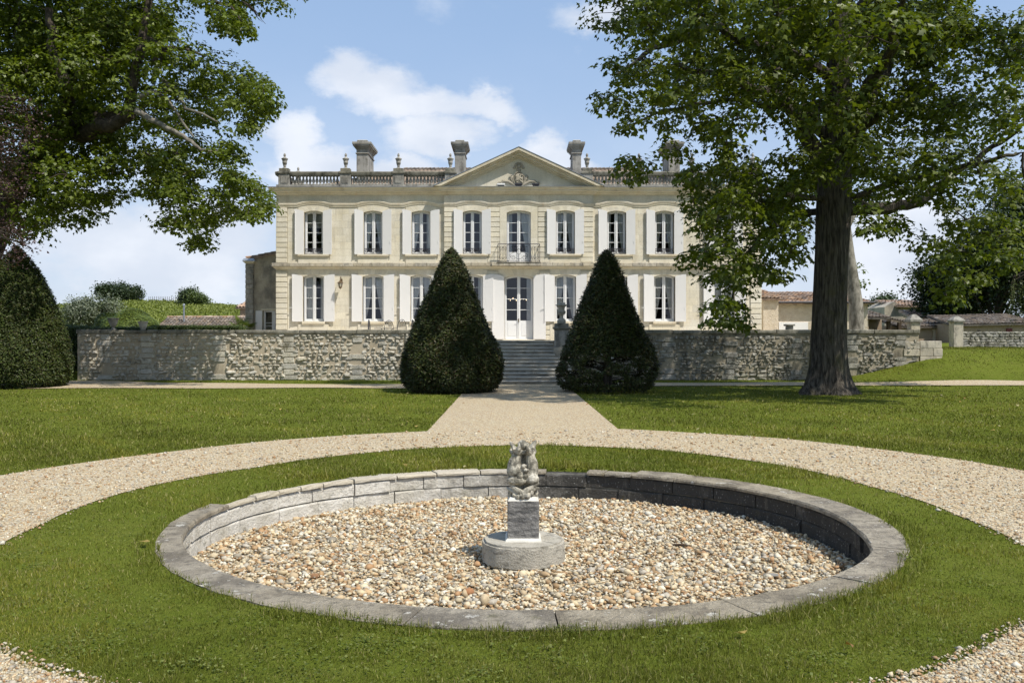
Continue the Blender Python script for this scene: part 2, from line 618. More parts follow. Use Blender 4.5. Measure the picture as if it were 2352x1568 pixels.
def pool_wall_mat():
    # limewashed blocks; black algae film on the right side, blackened further as painted basin shade
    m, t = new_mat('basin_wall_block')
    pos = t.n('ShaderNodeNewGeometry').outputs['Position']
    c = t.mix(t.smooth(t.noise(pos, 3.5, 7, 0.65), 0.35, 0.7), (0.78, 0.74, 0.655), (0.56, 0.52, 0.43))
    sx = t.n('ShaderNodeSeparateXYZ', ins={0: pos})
    algae_shade = t.math('ADD', t.smooth(sx.outputs[0], -2.2, 1.3), t.math('MULTIPLY', t.math('SUBTRACT', t.noise(pos, 2.2, 7, 0.7), 0.5), 1.5))
    c = t.mix(t.smooth(algae_shade, 0.2, 0.9), c, (0.070, 0.066, 0.058))
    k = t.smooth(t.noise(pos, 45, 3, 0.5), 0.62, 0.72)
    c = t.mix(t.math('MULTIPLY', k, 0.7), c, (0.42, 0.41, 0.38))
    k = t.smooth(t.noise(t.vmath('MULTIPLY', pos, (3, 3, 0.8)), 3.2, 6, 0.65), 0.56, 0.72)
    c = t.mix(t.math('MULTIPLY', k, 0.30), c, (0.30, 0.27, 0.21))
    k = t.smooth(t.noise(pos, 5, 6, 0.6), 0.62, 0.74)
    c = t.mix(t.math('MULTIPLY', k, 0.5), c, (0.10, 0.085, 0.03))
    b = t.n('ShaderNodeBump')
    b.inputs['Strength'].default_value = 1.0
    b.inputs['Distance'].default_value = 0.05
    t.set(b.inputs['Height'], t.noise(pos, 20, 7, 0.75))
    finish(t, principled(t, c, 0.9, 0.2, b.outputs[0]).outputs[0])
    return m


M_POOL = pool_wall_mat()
M_FOUNT = stone('fountain_stone', (0.36, 0.33, 0.265), (0.47, 0.435, 0.36), 6, [((0.12, 0.11, 0.09), 9, 0.50, 0.68, 0.75, (1, 1, 3))], (60, 0.015, 0.9), speck=((0.6, 0.58, 0.52), 60, 0.66, 0.74))
M_PEDST = stone('tooled_grey_stone', (0.20, 0.19, 0.175), (0.30, 0.285, 0.26), 7, [((0.08, 0.078, 0.075), 6, 0.44, 0.62, 0.8, (1, 1, 5)), ((0.55, 0.54, 0.51), 8, 0.60, 0.70, 0.6, (1, 1, 3))], (45, 0.02, 1.0))
M_FRESH = stone('fresh_mortar', (0.60, 0.57, 0.49), (0.68, 0.65, 0.57), 8, (), (60, 0.006, 0.5))
M_WHITE = plain('white_paint', (0.74, 0.725, 0.70), 0.5, 0.35, var=0.03, scale=2)
M_FRAME = plain('window_paint', (0.76, 0.76, 0.75), 0.4, 0.4, var=0.02)
M_IRON = plain('wrought_iron', (0.035, 0.035, 0.045), 0.55, 0.4)
M_BRASS = plain('aged_brass', (0.16, 0.11, 0.06), 0.45, 0.5, 0.5)
M_ZINC = plain('zinc_sheet', (0.36, 0.39, 0.43), 0.4, 0.5, 0.6)
M_CURT = plain('curtain_cloth', (0.80, 0.79, 0.76), 0.9, 0.1)
M_CURTP = plain('plum_curtain', (0.22, 0.10, 0.10), 0.9, 0.1)
M_BLIND = plain('canvas_blind', (0.40, 0.38, 0.30), 0.9, 0.1)
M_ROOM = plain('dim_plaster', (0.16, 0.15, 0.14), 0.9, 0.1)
M_GLASS = glass_mat()
M_TILE = stone('clay_roof_tile', (0.36, 0.235, 0.165), (0.46, 0.35, 0.26), 4.0, [((0.13, 0.10, 0.085), 1.8, 0.42, 0.64, 0.75, V1), ((0.58, 0.50, 0.38), 4, 0.58, 0.72, 0.5, V1)], (30, 0.02, 0.6), rnd=0.25)
M_TILED = stone('sooty_roof_tile', (0.145, 0.118, 0.096), (0.25, 0.205, 0.16), 4.0, [((0.05, 0.045, 0.04), 1.8, 0.45, 0.66, 0.7, V1), ((0.40, 0.34, 0.26), 4, 0.60, 0.72, 0.5, V1)], (30, 0.02, 0.6), rnd=0.25)
M_RENDER = stone('lichened_render', (0.42, 0.37, 0.28), (0.50, 0.45, 0.36), 1.5, [((0.13, 0.125, 0.115), 1.1, 0.40, 0.66, 0.75, (1, 1, 0.7)), ((0.5, 0.48, 0.44), 9, 0.6, 0.72, 0.5, V1)], (40, 0.02, 0.8))
M_FARM = stone('farm_wall_stone', (0.56, 0.47, 0.35), (0.66, 0.58, 0.46), 4.0, [((0.36, 0.30, 0.22), 3.0, 0.52, 0.70, 0.6, (1, 1, 2.5))], (18, 0.05, 1.0))
M_FARM2 = stone('ochre_farm_wall', (0.36, 0.27, 0.19), (0.44, 0.345, 0.25), 2.0, [((0.22, 0.17, 0.12), 2.0, 0.5, 0.7, 0.6, V1)], (20, 0.03, 0.8))
M_DOORRED = plain('oxblood_paint', (0.13, 0.025, 0.02), 0.6)
M_TIMBER = plain('old_timber', (0.07, 0.05, 0.035), 0.9, 0.1, var=0.3)
M_LAWN = lawn_mat()
M_GRAVEL = gravel('path_gravel', 46)
M_GRAVP = gravel('basin_gravel', 24)
M_PEB = vcol_mat('pebble')
M_LEAF = leaf_mat('broad_leaf', 0.36, 0.44, 0.28)
M_LEAFD = leaf_mat('dull_leaf', 0.18, 0.5, 0.3)
M_NEEDLE = leaf_mat('yew_needle', 0.10, 0.5, 0.25)
M_BLADE = leaf_mat('grass_blade', 0.28, 0.5, 0.14, tint=(1.2, 1.15, 0.45))
M_BARK = bark_mat('dark_furrowed_bark', (0.028, 0.024, 0.019), (0.125, 0.108, 0.086), (6, 6, 0.8), 2.4, moss=(0.085, 0.078, 0.032), dist=0.10)
M_BARK2 = bark_mat('smooth_brown_bark', (0.035, 0.028, 0.022), (0.085, 0.068, 0.052), (2, 2, 2), 3, dist=0.02)
M_PLANE = bark_mat('mottled_plane_bark', (0.11, 0.102, 0.08), (0.30, 0.28, 0.235), (2.2, 2.2, 0.9), 2.6, dist=0.01)
M_SOIL = stone('dark_soil', (0.05, 0.04, 0.025), (0.09, 0.07, 0.045), 4)
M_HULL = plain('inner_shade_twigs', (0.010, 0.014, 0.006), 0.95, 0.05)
M_VINE = leaf_mat('vine_leaf', 0.25, 0.5, 0.2)

# ------------------------------------------------------------------ terrain
PC = (0.156, 8.22)            # centre of the round basin
R_OUT, R_IN, FLOOR = 3.23, 2.87, -0.335
_RA = [-180, -160, -120, -90, -60, -27, -12, 20, 45, 90, 110, 135, 160, 180]
_RR = [3.05, 3.02, 2.89, 2.845, 2.885, 2.965, 2.90, 2.87, 2.86, 2.87, 2.885, 2.95, 3.02, 3.05]


def RI(deg):
    return float(np.interp((deg + 180) % 360 - 180, _RA, _RR))


def ground(x, y):
    x = np.asarray(x, float)
    y = np.asarray(y, float)
    z = 1.25 * sm((x - 12.3) / 6.0) * sm((y - 31.0) / 6.3) ** 2.2
    z = np.maximum(z, 1.5 * sm((y - 37.0) / 3.0) * sm((-16.5 - x) / 2.5))
    z = np.maximum(z, 1.45 * sm((y - 45.0) / 6.0))
    hill = 6.0 * sm((y - 72) / 95.0) * sm((25 - x) / 75.0)
    hill = hill + 1.5 * np.exp(-((x + 68) / 15.0) ** 2 - ((y - 172) / 20.0) ** 2)
    z = np.maximum(z, hill + 1.4 * sm((y - 60) / 20))
    return z + 0.012 * np.sin(x * 0.9 + 1.3) * np.sin(y * 0.7) * sm((y - 14) / 6)


def build_ground():
    nseg = 288
    radii = [3.165, 3.2]
    r = 3.2
    while r < 700:
        r *= 1.028
        radii.append(r)
    a = np.linspace(0, 2 * math.pi, nseg, endpoint=False)
    V, rows = [], []
    base = [(0.001, FLOOR - 0.05), (1.5, FLOOR - 0.05), (3.155, FLOOR - 0.05)]
    for (rr, zz) in base:
        V.append(np.c_[PC[0] + rr * np.cos(a), PC[1] + rr * np.sin(a), np.full(nseg, zz)])
    for rr in radii:
        x, y = PC[0] + rr * np.cos(a), PC[1] + rr * np.sin(a)
        nr, fr = cross_path(x)
        V.append(np.c_[x, y, ground(x, y) - 0.10 * ((y > nr + 0.5) & (y < fr - 0.5))])
    V = np.concatenate(V)
    k = np.arange(nseg)
    Fs = []
    for i in range(len(base) + len(radii) - 1):
        Fs.append(np.c_[i * nseg + k, i * nseg + (k + 1) % nseg, (i + 1) * nseg + (k + 1) % nseg, (i + 1) * nseg + k])
    me = np_mesh('lawn_ground', V, np.concatenate(Fs), M_LAWN, smooth=True)
    add('lawn_ground', me, kind='structure')


def polar_table(pts):
    th = np.array([math.atan2(p[1] - PC[1], p[0] - PC[0]) for p in pts])
    rr = np.array([math.hypot(p[0] - PC[0], p[1] - PC[1]) for p in pts])
    o = np.argsort(th)
    return th[o], rr[o]


IN_T = polar_table([gp(*p) for p in [(0, 1252), (100, 1203), (330, 1120), (600, 1072), (900, 1035), (1200, 1022), (1500, 1033), (1700, 1055), (2000, 1118), (2200, 1185), (2352, 1255),
                                     (2352, 1440), (2290, 1470), (2130, 1550), (0, 1500), (170, 1562)]] + [(-0.6, 3.85), (0.9, 3.9), (4.15, 6.2), (-4.0, 6.0)])
OUT_T = polar_table([gp(*p) for p in [(0, 1093), (200, 1062), (400, 1037), (600, 1015), (800, 1000), (975, 991), (1415, 985), (1600, 995), (1800, 1008), (2000, 1030), (2200, 1056), (2352, 1082)]]
                    + [(0.156, 16.3), (-6.75, 8.2), (7.05, 8.2), (-6.0, 4.5), (6.3, 4.5), (-4.3, 1.8), (4.5, 1.8), (0.156, 0.4)])


def rad(tab, th):
    return np.interp(th, tab[0], tab[1], period=2 * math.pi)


PATH_L, PATH_R = -1.52, 1.95


def cross_path(x):
    x = np.asarray(x, float)
    near = np.interp(x, [-30, -17, -12, -4, 0.2, 5, 12, 20, 26], [29.2, 29.6, 29.8, 29.9, 30.2, 31.2, 31.6, 31.6, 31.6])
    far = np.interp(x, [-30, -15.5, -13, -9, -4, 0.2, 4.5, 10, 14, 20, 26], [36.5, 34.9, 33.6, 32.7, 32.4, 32.55, 33.5, 33.8, 33.6, 33.2, 33.2])
    return near, far


def is_lawn(x, y, m=0.0):
    th = np.arctan2(y - PC[1], x - PC[0])
    r = np.hypot(x - PC[0], y - PC[1])
    wob = 0.05 * np.sin(th * 37) * np.sin(th * 11 + 1)
    ri, ro = rad(IN_T, th) + wob * 0.6, rad(OUT_T, th) + wob * 0.5
    dg = np.degrees(th)
    back = sm((dg - 58) / 8) * sm((170 - dg) / 8)
    lo = R_OUT - 0.02 - 0.12 * back - 0.05 * np.clip(np.sin(th * 23 + 1) * np.sin(th * 9) + 0.3 * np.sin(th * 61), 0, 1)
    ring = (r > lo) & (r < ri + m)
    outer = (r > ro - m) & ~((x > PATH_L + m) & (x < PATH_R - m) & (y > 14))
    near, far = cross_path(x)
    outer &= ~((y > near + m) & (y < far - m))
    return ring | outer


def build_gravel():
    n = 240
    th = np.linspace(-math.pi, math.pi, n, endpoint=False)
    ri, ro = rad(IN_T, th), rad(OUT_T, th)
    V, k, m = [], np.arange(n), 5
    for i in range(m):
        r = ri + (ro - ri) * i / (m - 1)
        V.append(np.c_[PC[0] + r * np.cos(th), PC[1] + r * np.sin(th), np.full(n, 0.008)])
    Fs = [np.c_[i * n + k, (i + 1) * n + k, (i + 1) * n + (k + 1) % n, i * n + (k + 1) % n] for i in range(m - 1)]
    me = np_mesh('ring_path', np.concatenate(V), np.concatenate(Fs)[:, ::-1], M_GRAVEL)
    add('ring_path', me, kind='structure')
    # straight path to the steps
    mb = MB()
    ys = np.linspace(15.2, 32.5, 60)
    xs = np.linspace(PATH_L, PATH_R, 8)
    for i in range(len(ys) - 1):
        for j in range(len(xs) - 1):
            q = [(xs[j], ys[i]), (xs[j + 1], ys[i]), (xs[j + 1], ys[i + 1]), (xs[j], ys[i + 1])]
            mb.poly([(a, b, float(ground(a, b)) + 0.0088 + 0.0042 * float(sm((b - 15.2) / 1.0))) for a, b in q])
    mb.obj('axis_path', M_GRAVEL, kind='structure')
    mb = MB()
    xs = np.linspace(-30, 26, 113)
    near, far = cross_path(xs)
    for i in range(len(xs) - 1):
        for j in range(8):
            q = []
            for (ii, jj) in ((i, j), (i + 1, j), (i + 1, j + 1), (i, j + 1)):
                yy = near[ii] + (far[ii] - near[ii]) * jj / 8
                q.append((xs[ii], yy, float(ground(xs[ii], yy)) + 0.022))
            mb.poly(q)
    mb.obj('cross_path', M_GRAVEL, kind='structure')


def pebble_mesh(name, P, rad_, mat, sub=1, flat=(0.45, 0.85), colgain=1.0, seed=1):
    rng = np.random.default_rng(seed)
    bm = bmesh.new()
    if sub == 0:
        bmesh.ops.create_cone(bm, segments=4, radius1=0.0001, radius2=0.0001, depth=1)
        bm.free()
        bv = np.array([(1, 0, 0), (0, 1, 0), (-1, 0, 0), (0, -1, 0), (0, 0, 1), (0, 0, -1)], float)
        bf = np.array([(0, 1, 4), (1, 2, 4), (2, 3, 4), (3, 0, 4), (1, 0, 5), (2, 1, 5), (3, 2, 5), (0, 3, 5)])
    else:
        bmesh.ops.create_icosphere(bm, subdivisions=sub, radius=1)
        bm.verts.index_update()
        bv = np.array([v.co[:] for v in bm.verts])
        bf = np.array([[v.index for v in f.verts] for f in bm.faces])
        bm.free()
    n, k = len(P), len(bv)
    sc = np.c_[rng.uniform(0.8, 1.35, n), rng.uniform(0.7, 1.0, n), rng.uniform(*flat, n)] * rad_[:, None]
    A = rng.normal(size=(n, 3)) * np.array([0.45, 0.45, 0.0])
    yaw = rng.uniform(0, 2 * math.pi, n)
    jit = 1 + rng.uniform(-0.3, 0.26, (n, k))
    L = bv[None] * jit[:, :, None] * sc[:, None, :]
    # tilt then yaw
    cx_, sx_ = np.cos(A[:, 0])[:, None], np.sin(A[:, 0])[:, None]
    y, z = L[..., 1] * cx_ - L[..., 2] * sx_, L[..., 1] * sx_ + L[..., 2] * cx_
    x = L[..., 0]
    cy, sy = np.cos(yaw)[:, None], np.sin(yaw)[:, None]
    Vv = np.stack([x * cy - y * sy, x * sy + y * cy, z], -1) + P[:, None, :]
    Fc = (bf[None] + (np.arange(n) * k)[:, None, None]).reshape(-1, 3)
    pal = np.array(PEB)
    col = pal[rng.integers(0, len(pal), n)] * rng.uniform(0.75, 1.15, n)[:, None] * colgain
    return np_mesh(name, Vv.reshape(-1, 3), Fc, mat, np.repeat(np.clip(col, 0, 0.85), k, 0), smooth=True)


def build_pebbles():
    n = 30000
    a = NR.uniform(0, 2 * math.pi, n)
    r = (np.interp((np.degrees(a) + 180) % 360 - 180, _RA, _RR) + 0.02) * np.sqrt(NR.random(n))
    size = np.clip(NR.lognormal(math.log(0.0150), 0.44, n), 0.007, 0.046)
    x, y = PC[0] + r * np.cos(a), PC[1] + r * np.sin(a)
    z = FLOOR + 0.012 * np.sin(x * 3.1) * np.sin(y * 2.7) + NR.uniform(-0.008, 0.014, n)
    me = pebble_mesh('basin_gravel', np.c_[x, y, z], size, M_PEB, 1, flat=(0.35, 0.8), colgain=1.10, seed=5)
    add('basin_gravel', me, kind='stuff', label='loose cream and tan pebbles filling the round basin', cat='gravel')
    # sheet below them
    mb = MB()
    mb.poly([(PC[0] + 3.12 * math.cos(t), PC[1] + 3.12 * math.sin(t), FLOOR - 0.018) for t in np.linspace(0, 2 * math.pi, 96, endpoint=False)])
    mb.obj('basin_floor', M_GRAVP, kind='structure')
    # loose stones on the paths near the viewer
    n = 150000
    xx, yy = NR.uniform(-300, 2650, n), NR.uniform(985, 1640, n)
    Z = F * EYE / (yy - HY)
    X = (xx - CX) * Z / F
    th, rr = np.arctan2(Z - PC[1], X - PC[0]), np.hypot(X - PC[0], Z - PC[1])
    ok = (rr > rad(IN_T, th) - 0.10 * NR.random(n)) & (rr < rad(OUT_T, th)) & (rr > 3.3)
    X, Z = X[ok], Z[ok]
    X, Z = X[:24000], Z[:24000]
    size = np.clip(NR.lognormal(math.log(0.0105), 0.35, len(X)), 0.006, 0.03) * np.clip(Z / 9, 0.9, 1.4)
    me = pebble_mesh('path_stones', np.c_[X, Z, 0.008 + size * 0.2], size, M_PEB, 0, seed=8)
    add('path_stones', me, kind='stuff', label='fine pale gravel strewn over the ring path', cat='gravel')


def build_grass():
    def blades(name, n, yr, hl, wl, seg, label, area=None):
        rng = np.random.default_rng(len(name) + n)
        xx, yy = rng.uniform(-260, 2610, n), rng.uniform(*yr, n)
        Z = F * EYE / (yy - HY)
        X = (xx - CX) * Z / F
        if area:
            X, Z = rng.uniform(area[0], area[1], n), rng.uniform(area[2], area[3], n)
        ok = is_lawn(X, Z, 0.015) & (Z > 1.5)
        X, Z = X[ok], Z[ok]
        r = np.hypot(X - PC[0], Z - PC[1])
        n = len(X)
        g = ground(X, Z)
        hh = rng.uniform(*hl, n) * (1 + 0.3 * np.sin(X * 2.3) * np.sin(Z * 1.9))
        hh *= np.where((r < 3.40) & (r > 3.1), rng.uniform(1.0, 2.6, n), 1.0)
        cl = np.sin(X * 9.1 + 3 * np.sin(Z * 4.3)) * np.sin(Z * 8.3 + 2.5 * np.sin(X * 5.1))
        hh *= 1 + 0.45 * cl
        grow = np.clip(Z / 8.0, 0.55, 3.2)
        ww = rng.uniform(*wl, n) * grow
        hh *= np.clip(Z / 9.0, 0.9, 1.5)
        yaw = rng.uniform(0, 2 * math.pi, n)
        lean = np.abs(rng.normal(0.75, 0.5, n))
        ld = rng.uniform(0, 2 * math.pi, n)
        dx, dy = np.cos(ld) * np.sin(lean) * hh, np.sin(ld) * np.sin(lean) * hh
        dz = np.cos(np.minimum(lean, 1.35)) * hh
        wx, wy = np.cos(yaw) * ww / 2, np.sin(yaw) * ww / 2
        B = np.c_[X, Z, g - 0.004]
        Wv = np.c_[wx, wy, np.zeros(n)]
        D = np.c_[dx, dy, dz]
        if seg == 1:
            V = np.stack([B - Wv, B + Wv, B + D], 1)
            f = np.array([(0, 1, 2)])
        else:
            mid = B + D * np.array([0.38, 0.38, 0.62])
            V = np.stack([B - Wv, B + Wv, mid + Wv * 0.8, mid - Wv * 0.8, B + D], 1)
            f = np.array([(0, 1, 2), (0, 2, 3), (3, 2, 4)])
        k = V.shape[1]
        Fc = (f[None] + (np.arange(n) * k)[:, None, None]).reshape(-1, 3)
        c1, c2, c3 = np.array((0.080, 0.102, 0.012)), np.array((0.200, 0.212, 0.036)), np.array((0.36, 0.32, 0.13))
        patch = 0.5 + 0.5 * np.sin(X * 1.7 + 2 * np.sin(Z * 0.9)) * np.sin(Z * 1.3 + 1.7 * np.sin(X * 0.6))
        u = np.clip(rng.random(n) ** 1.3 * 0.75 + 0.25 * patch + 0.12 * cl, 0, 1)[:, None]
        big = np.sin(X * 0.83 + 1.7 * np.sin(Z * 0.41)) * np.sin(Z * 0.77 + 1.3 * np.sin(X * 0.53 + 2)) + 0.5 * np.sin(X * 3.3 + Z * 2.1)
        col = (c1 * (1 - u) + c2 * u) * (1 + 0.16 * big)[:, None] * np.where(big > 0.45, np.array([1.14, 1.04, 1.0])[:, None], 1.0).T
        dry = (rng.random(n) < 0.05 + 0.07 * patch + 0.10 * (big > 0.6))[:, None]
        col = np.where(dry, c3 * rng.uniform(0.6, 1.1, (n, 1)), col) * rng.uniform(0.7, 1.25, (n, 1)) * (1 + 0.10 * np.sin(Z * 2.4 + 0.3 * np.sin(X * 0.4)) * sm((Z - 13) / 3))[:, None]
        me = np_mesh(name, V.reshape(-1, 3), Fc, M_BLADE, np.repeat(col, k, 0))
        add(name, me, kind='stuff', label=label, cat='grass')
    blades('verge_grass', 420000, (1000, 1680), (0.016, 0.038), (0.004, 0.0068), 2, 'short mown grass ringing the round basin')
    blades('lawn_grass', 230000, (873, 1100), (0.022, 0.042), (0.007, 0.012), 1, 'mown lawn blades either side of the straight gravel path')
    blades('bank_grass', 45000, (873, 1100), (0.022, 0.042), (0.007, 0.012), 1, 'grass on the bank rising behind the right end of the terrace wall', (11.5, 26, 33.5, 47.5))


build_ground()
build_gravel()
build_pebbles()
build_grass()

# ------------------------------------------------------------------ round basin and fountain


def arc_block(r0, r1, a0, a1, z0, z1, jit=0.0, n=None, drop=0.0, follow=True):
    n = n or max(2, int((a1 - a0) / 0.045) + 1)
    mb = MB()
    ring = []
    for i in range(n + 1):
        a = a0 + (a1 - a0) * i / n
        j = lambda s: RNG.uniform(-s, s)
        c = []
        ex = RI(math.degrees(a)) - R_IN if follow else 0.0
        for (r, z, jr) in ((r0 + ex, z0, 0.2), (r1, z0, 1), (r1, z1, 1), (r0 + ex + 0.012, z1, 0.5), (r0 + ex, z1 - 0.018, 0.4)):
            rr = r + j(jit) * jr
            c.append((PC[0] + rr * math.cos(a), PC[1] + rr * math.sin(a), z + j(jit) * 0.22 + (drop if z == z1 else 0)))
        ring.append(c)
    m = 5
    for c in ring:
        mb.v += c
    for i in range(n):
        for k in range(m):
            mb.f.append((i * m + k, (i + 1) * m + k, (i + 1) * m + (k + 1) % m, i * m + (k + 1) % m))
    mb.f.append(tuple(range(m)))
    mb.f.append(tuple(n * m + k for k in range(m - 1, -1, -1)))
    return mb


def build_basin():
    b = thing('round_basin', (PC[0], PC[1], FLOOR), 'round sunken stone basin with grey coping and block walls, drained and filled with pebbles', 'basin')
    D = math.radians
    # coping: long cement slabs in front and on the right, short broken flags at the back left
    joints = [-172, -150, -127, -104, -88, -66, -45, -24, -4, 17, 35, 52, 63, 70, 74.5, 82, 84.5, 93, 101, 112, 122, 133, 141, 147, 153, 160, 169, 188]
    for i in range(len(joints) - 1):
        a0, a1 = joints[i], joints[i + 1]
        gap = 0.10 if not (60 < a0 < 180) else 0.16
        back = 62 < (a0 + a1) / 2 < 166
        if abs(a0 - 74.5) < 0.1 or abs(a0 - 82) < 0.1:
            continue
        if back:
            mb = arc_block(R_IN + RNG.uniform(-0.003, 0.012), R_OUT - RNG.uniform(0.06, 0.18), D(a0 + gap), D(a1 - gap), -0.036, 0.004 + RNG.uniform(-0.006, 0.003), 0.014)
            mb.obj('coping_stone', M_COPT if (a0 + a1) / 2 > 90 else M_COPE, b, fix=True)
        else:
            arc_block(R_IN, R_OUT, D(a0 + gap), D(a1 - gap), -0.036, 0.008 + RNG.uniform(-0.003, 0.003), 0.010).obj('coping_stone', M_COPE, b, fix=True)
    zz = [(-0.039, -0.185), (-0.190, -0.375)]
    for c, (zt, zb) in enumerate(zz):
        a = c * 4.0
        while a < 360 + c * 4 - 3:
            w = min(RNG.uniform(7.5, 12.5), 360 + c * 4 - a)
            rr = R_IN + 0.022 + RNG.uniform(-0.012, 0.016)
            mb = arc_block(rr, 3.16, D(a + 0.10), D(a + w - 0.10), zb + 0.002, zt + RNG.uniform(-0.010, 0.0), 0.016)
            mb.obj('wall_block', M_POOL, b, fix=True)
            a += w
    mb = MB()
    n = 120
    for i in range(n):
        a0, a1 = 2 * math.pi * i / n, 2 * math.pi * (i + 1) / n
        r = RI(math.degrees((a0 + a1) / 2)) + 0.055
        mb.poly([(PC[0] + r * math.cos(a0), PC[1] + r * math.sin(a0), -0.38), (PC[0] + r * math.cos(a0), PC[1] + r * math.sin(a0), -0.035),
                 (PC[0] + r * math.cos(a1), PC[1] + r * math.sin(a1), -0.035), (PC[0] + r * math.cos(a1), PC[1] + r * math.sin(a1), -0.38)])
    mb.obj('joint_backing', M_DARK, b)
    # bigger stones lying in the gravel
    def cobble(x, y, r, flat, col, name, label, cat='stone', seed=1, long=1.0):
        X, Yy = x, y
        Z = F * (EYE - FLOOR - 0.02) / (Yy - HY)
        P = ((X - CX) * Z / F, Z, FLOOR + r * flat * 0.75)
        rg = random.Random(seed)
        bm = bmesh.new()
        bmesh.ops.create_icosphere(bm, subdivisions=2, radius=1)
        for v in bm.verts:
            q = v.co.copy()
            s = 1 + 0.10 * math.sin(3.1 * q.x + seed) + 0.08 * math.sin(4.3 * q.y + 2 * seed) + rg.uniform(-0.03, 0.03)
            v.co = Vector((q.x * s * r * long, q.y * s * r * 0.8, q.z * s * r * flat))
        m = MB().bm(bm)
        m.obj(name, stone('cobble_' + cat + str(seed), col, tuple(c * 1.25 for c in col), 9, [(tuple(c * 0.5 for c in col), 12, 0.55, 0.7, 0.5, V1)], (60, 0.006, 0.6)), smooth=True,
              M=Matrix.Translation(P) @ Matrix.Rotation(seed * 1.3, 4, 'Z'), label=label, cat=cat)
    cobble(1112, 1382, 0.052, 0.85, (0.44, 0.35, 0.22), 'cobble', 'rounded buff cobble lying against the front coping', seed=1)
    cobble(1076, 1360, 0.050, 0.62, (0.27, 0.13, 0.06), 'cobble', 'rusty brown angular cobble behind the buff one at the front', seed=2)
    cobble(722, 1322, 0.040, 0.6, (0.22, 0.12, 0.06), 'cobble', 'dark brown cobble at the left front of the basin gravel', seed=3)
    cobble(784, 1318, 0.040, 0.6, (0.20, 0.11, 0.06), 'cobble', 'brown flat cobble just right of another brown one in the gravel', seed=4)
    cobble(1770, 1318, 0.055, 0.30, (0.17, 0.165, 0.15), 'slate_piece', 'flat grey slate fragment near the right coping', seed=5, long=1.25)
    cobble(1442, 1368, 0.036, 0.7, (0.40, 0.32, 0.21), 'cobble', 'tan cobble in the gravel right of the fountain front', seed=6)
    mb = MB()
    p = [px(1545, 1243, 8.4), px(1562, 1240, 8.4), px(1585, 1241, 8.35)]
    mb.tube([(q.x, q.y, FLOOR + 0.035) for q in p], [0.010, 0.014, 0.008], 6)
    mb.obj('driftwood_stick', M_TIMBER, smooth=True, label='short dark stick lying on the pebbles right of the fountain', cat='stick')
    # fountain
    cx, cy = 0.10, 7.93
    f = thing('fountain', (cx, cy, FLOOR), 'small stone fountain of intertwined fish on a square pedestal and round millstone base', 'fountain')
    bm = bmesh.new()
    bmesh.ops.create_cone(bm, segments=64, radius1=0.375, radius2=0.368, depth=0.205, cap_ends=True)
    bmesh.ops.bevel(bm, geom=[e for e in bm.edges if abs(e.verts[0].co.z - e.verts[1].co.z) < 0.01], offset=0.02, segments=2, affect='EDGES')
    for v in bm.verts:
        a = math.atan2(v.co.y, v.co.x)
        s = 1 + 0.010 * math.sin(5 * a + 1) + 0.008 * math.sin(13 * a) + RNG.uniform(-0.006, 0.006)
        v.co.x *= s
        v.co.y *= s
        v.co.z += RNG.uniform(-0.003, 0.003)
    bmesh.ops.translate(bm, vec=(cx, cy, FLOOR + 0.10), verts=bm.verts)
    MB().bm(bm).obj('base_disc', M_FOUNT, f, smooth=True)
    zb = FLOOR + 0.203
    h = 0.139
    mb = MB()
    bm = bmesh.new()
    bmesh.ops.create_cube(bm, size=1)
    bmesh.ops.scale(bm, vec=(2 * h, 2 * h, 0.36), verts=bm.verts)
    bmesh.ops.subdivide_edges(bm, edges=bm.edges[:], cuts=7, use_grid_fill=True)
    bmesh.ops.bevel(bm, geom=[e for e in bm.edges if e.calc_face_angle(0) > 1], offset=0.006, segments=1, affect='EDGES')
    for v in bm.verts:
        v.co += Vector((RNG.uniform(-1, 1), RNG.uniform(-1, 1), RNG.uniform(-1, 1))) * 0.0028
    bmesh.ops.translate(bm, vec=(cx, cy, zb + 0.18), verts=bm.verts)
    MB().bm(bm).obj('pedestal', M_PEDST, f)
    zt = zb + 0.36
    mb = MB()
    mb.lathe([(0.232, 0.0), (0.218, 0.020), (0.198, 0.035)], (cx, cy, zb - 0.006), 4)
    me = mb.mesh('mortar_collar', M_FRESH)
    for v in me.vertices:
        x, y = v.co.x - cx, v.co.y - cy
        c, s = math.cos(math.pi / 4), math.sin(math.pi / 4)
        v.co.x, v.co.y = cx + c * x - s * y, cy + s * x + c * y
    add('mortar_collar', me, f)
    bm = bmesh.new()
    bmesh.ops.create_cube(bm, size=1)
    bmesh.ops.scale(bm, vec=(2 * h * 0.985, 2 * h * 0.985, 0.03), verts=bm.verts)
    for v in bm.verts:
        if v.co.z > 0:
            v.co.x *= 0.86
            v.co.y *= 0.86
    bmesh.ops.translate(bm, vec=(cx, cy, zt + 0.012), verts=bm.verts)
    MB().bm(bm).obj('mortar_bed', M_FRESH, f)
    # carved fish
    m = MB()
    T = lambda x, y, z: (cx + x * (0.97 - 0.24 * max(0.0, z - 0.1)), cy + y, zt + z)

    def limb(pts, rads, n=10):
        m.tube([T(*p) for p in pts], rads, n)
        for p, r in zip(pts, rads):
            m.ball(T(*p), r * 0.98, 8, 6)
    m.ball(T(0, 0, 0.055), 0.105, 12, 8, (1.05, 1.0, 0.55))
    limb([(-0.055, -0.02, 0.16), (-0.085, -0.03, 0.25), (-0.082, -0.03, 0.32), (-0.060, -0.025, 0.39), (-0.055, -0.02, 0.425)], [0.075, 0.072, 0.062, 0.042, 0.036])
    limb([(0.060, -0.015, 0.16), (0.082, -0.02, 0.24), (0.085, -0.02, 0.32), (0.068, -0.02, 0.39), (0.062, -0.02, 0.42)], [0.068, 0.062, 0.054, 0.040, 0.034])
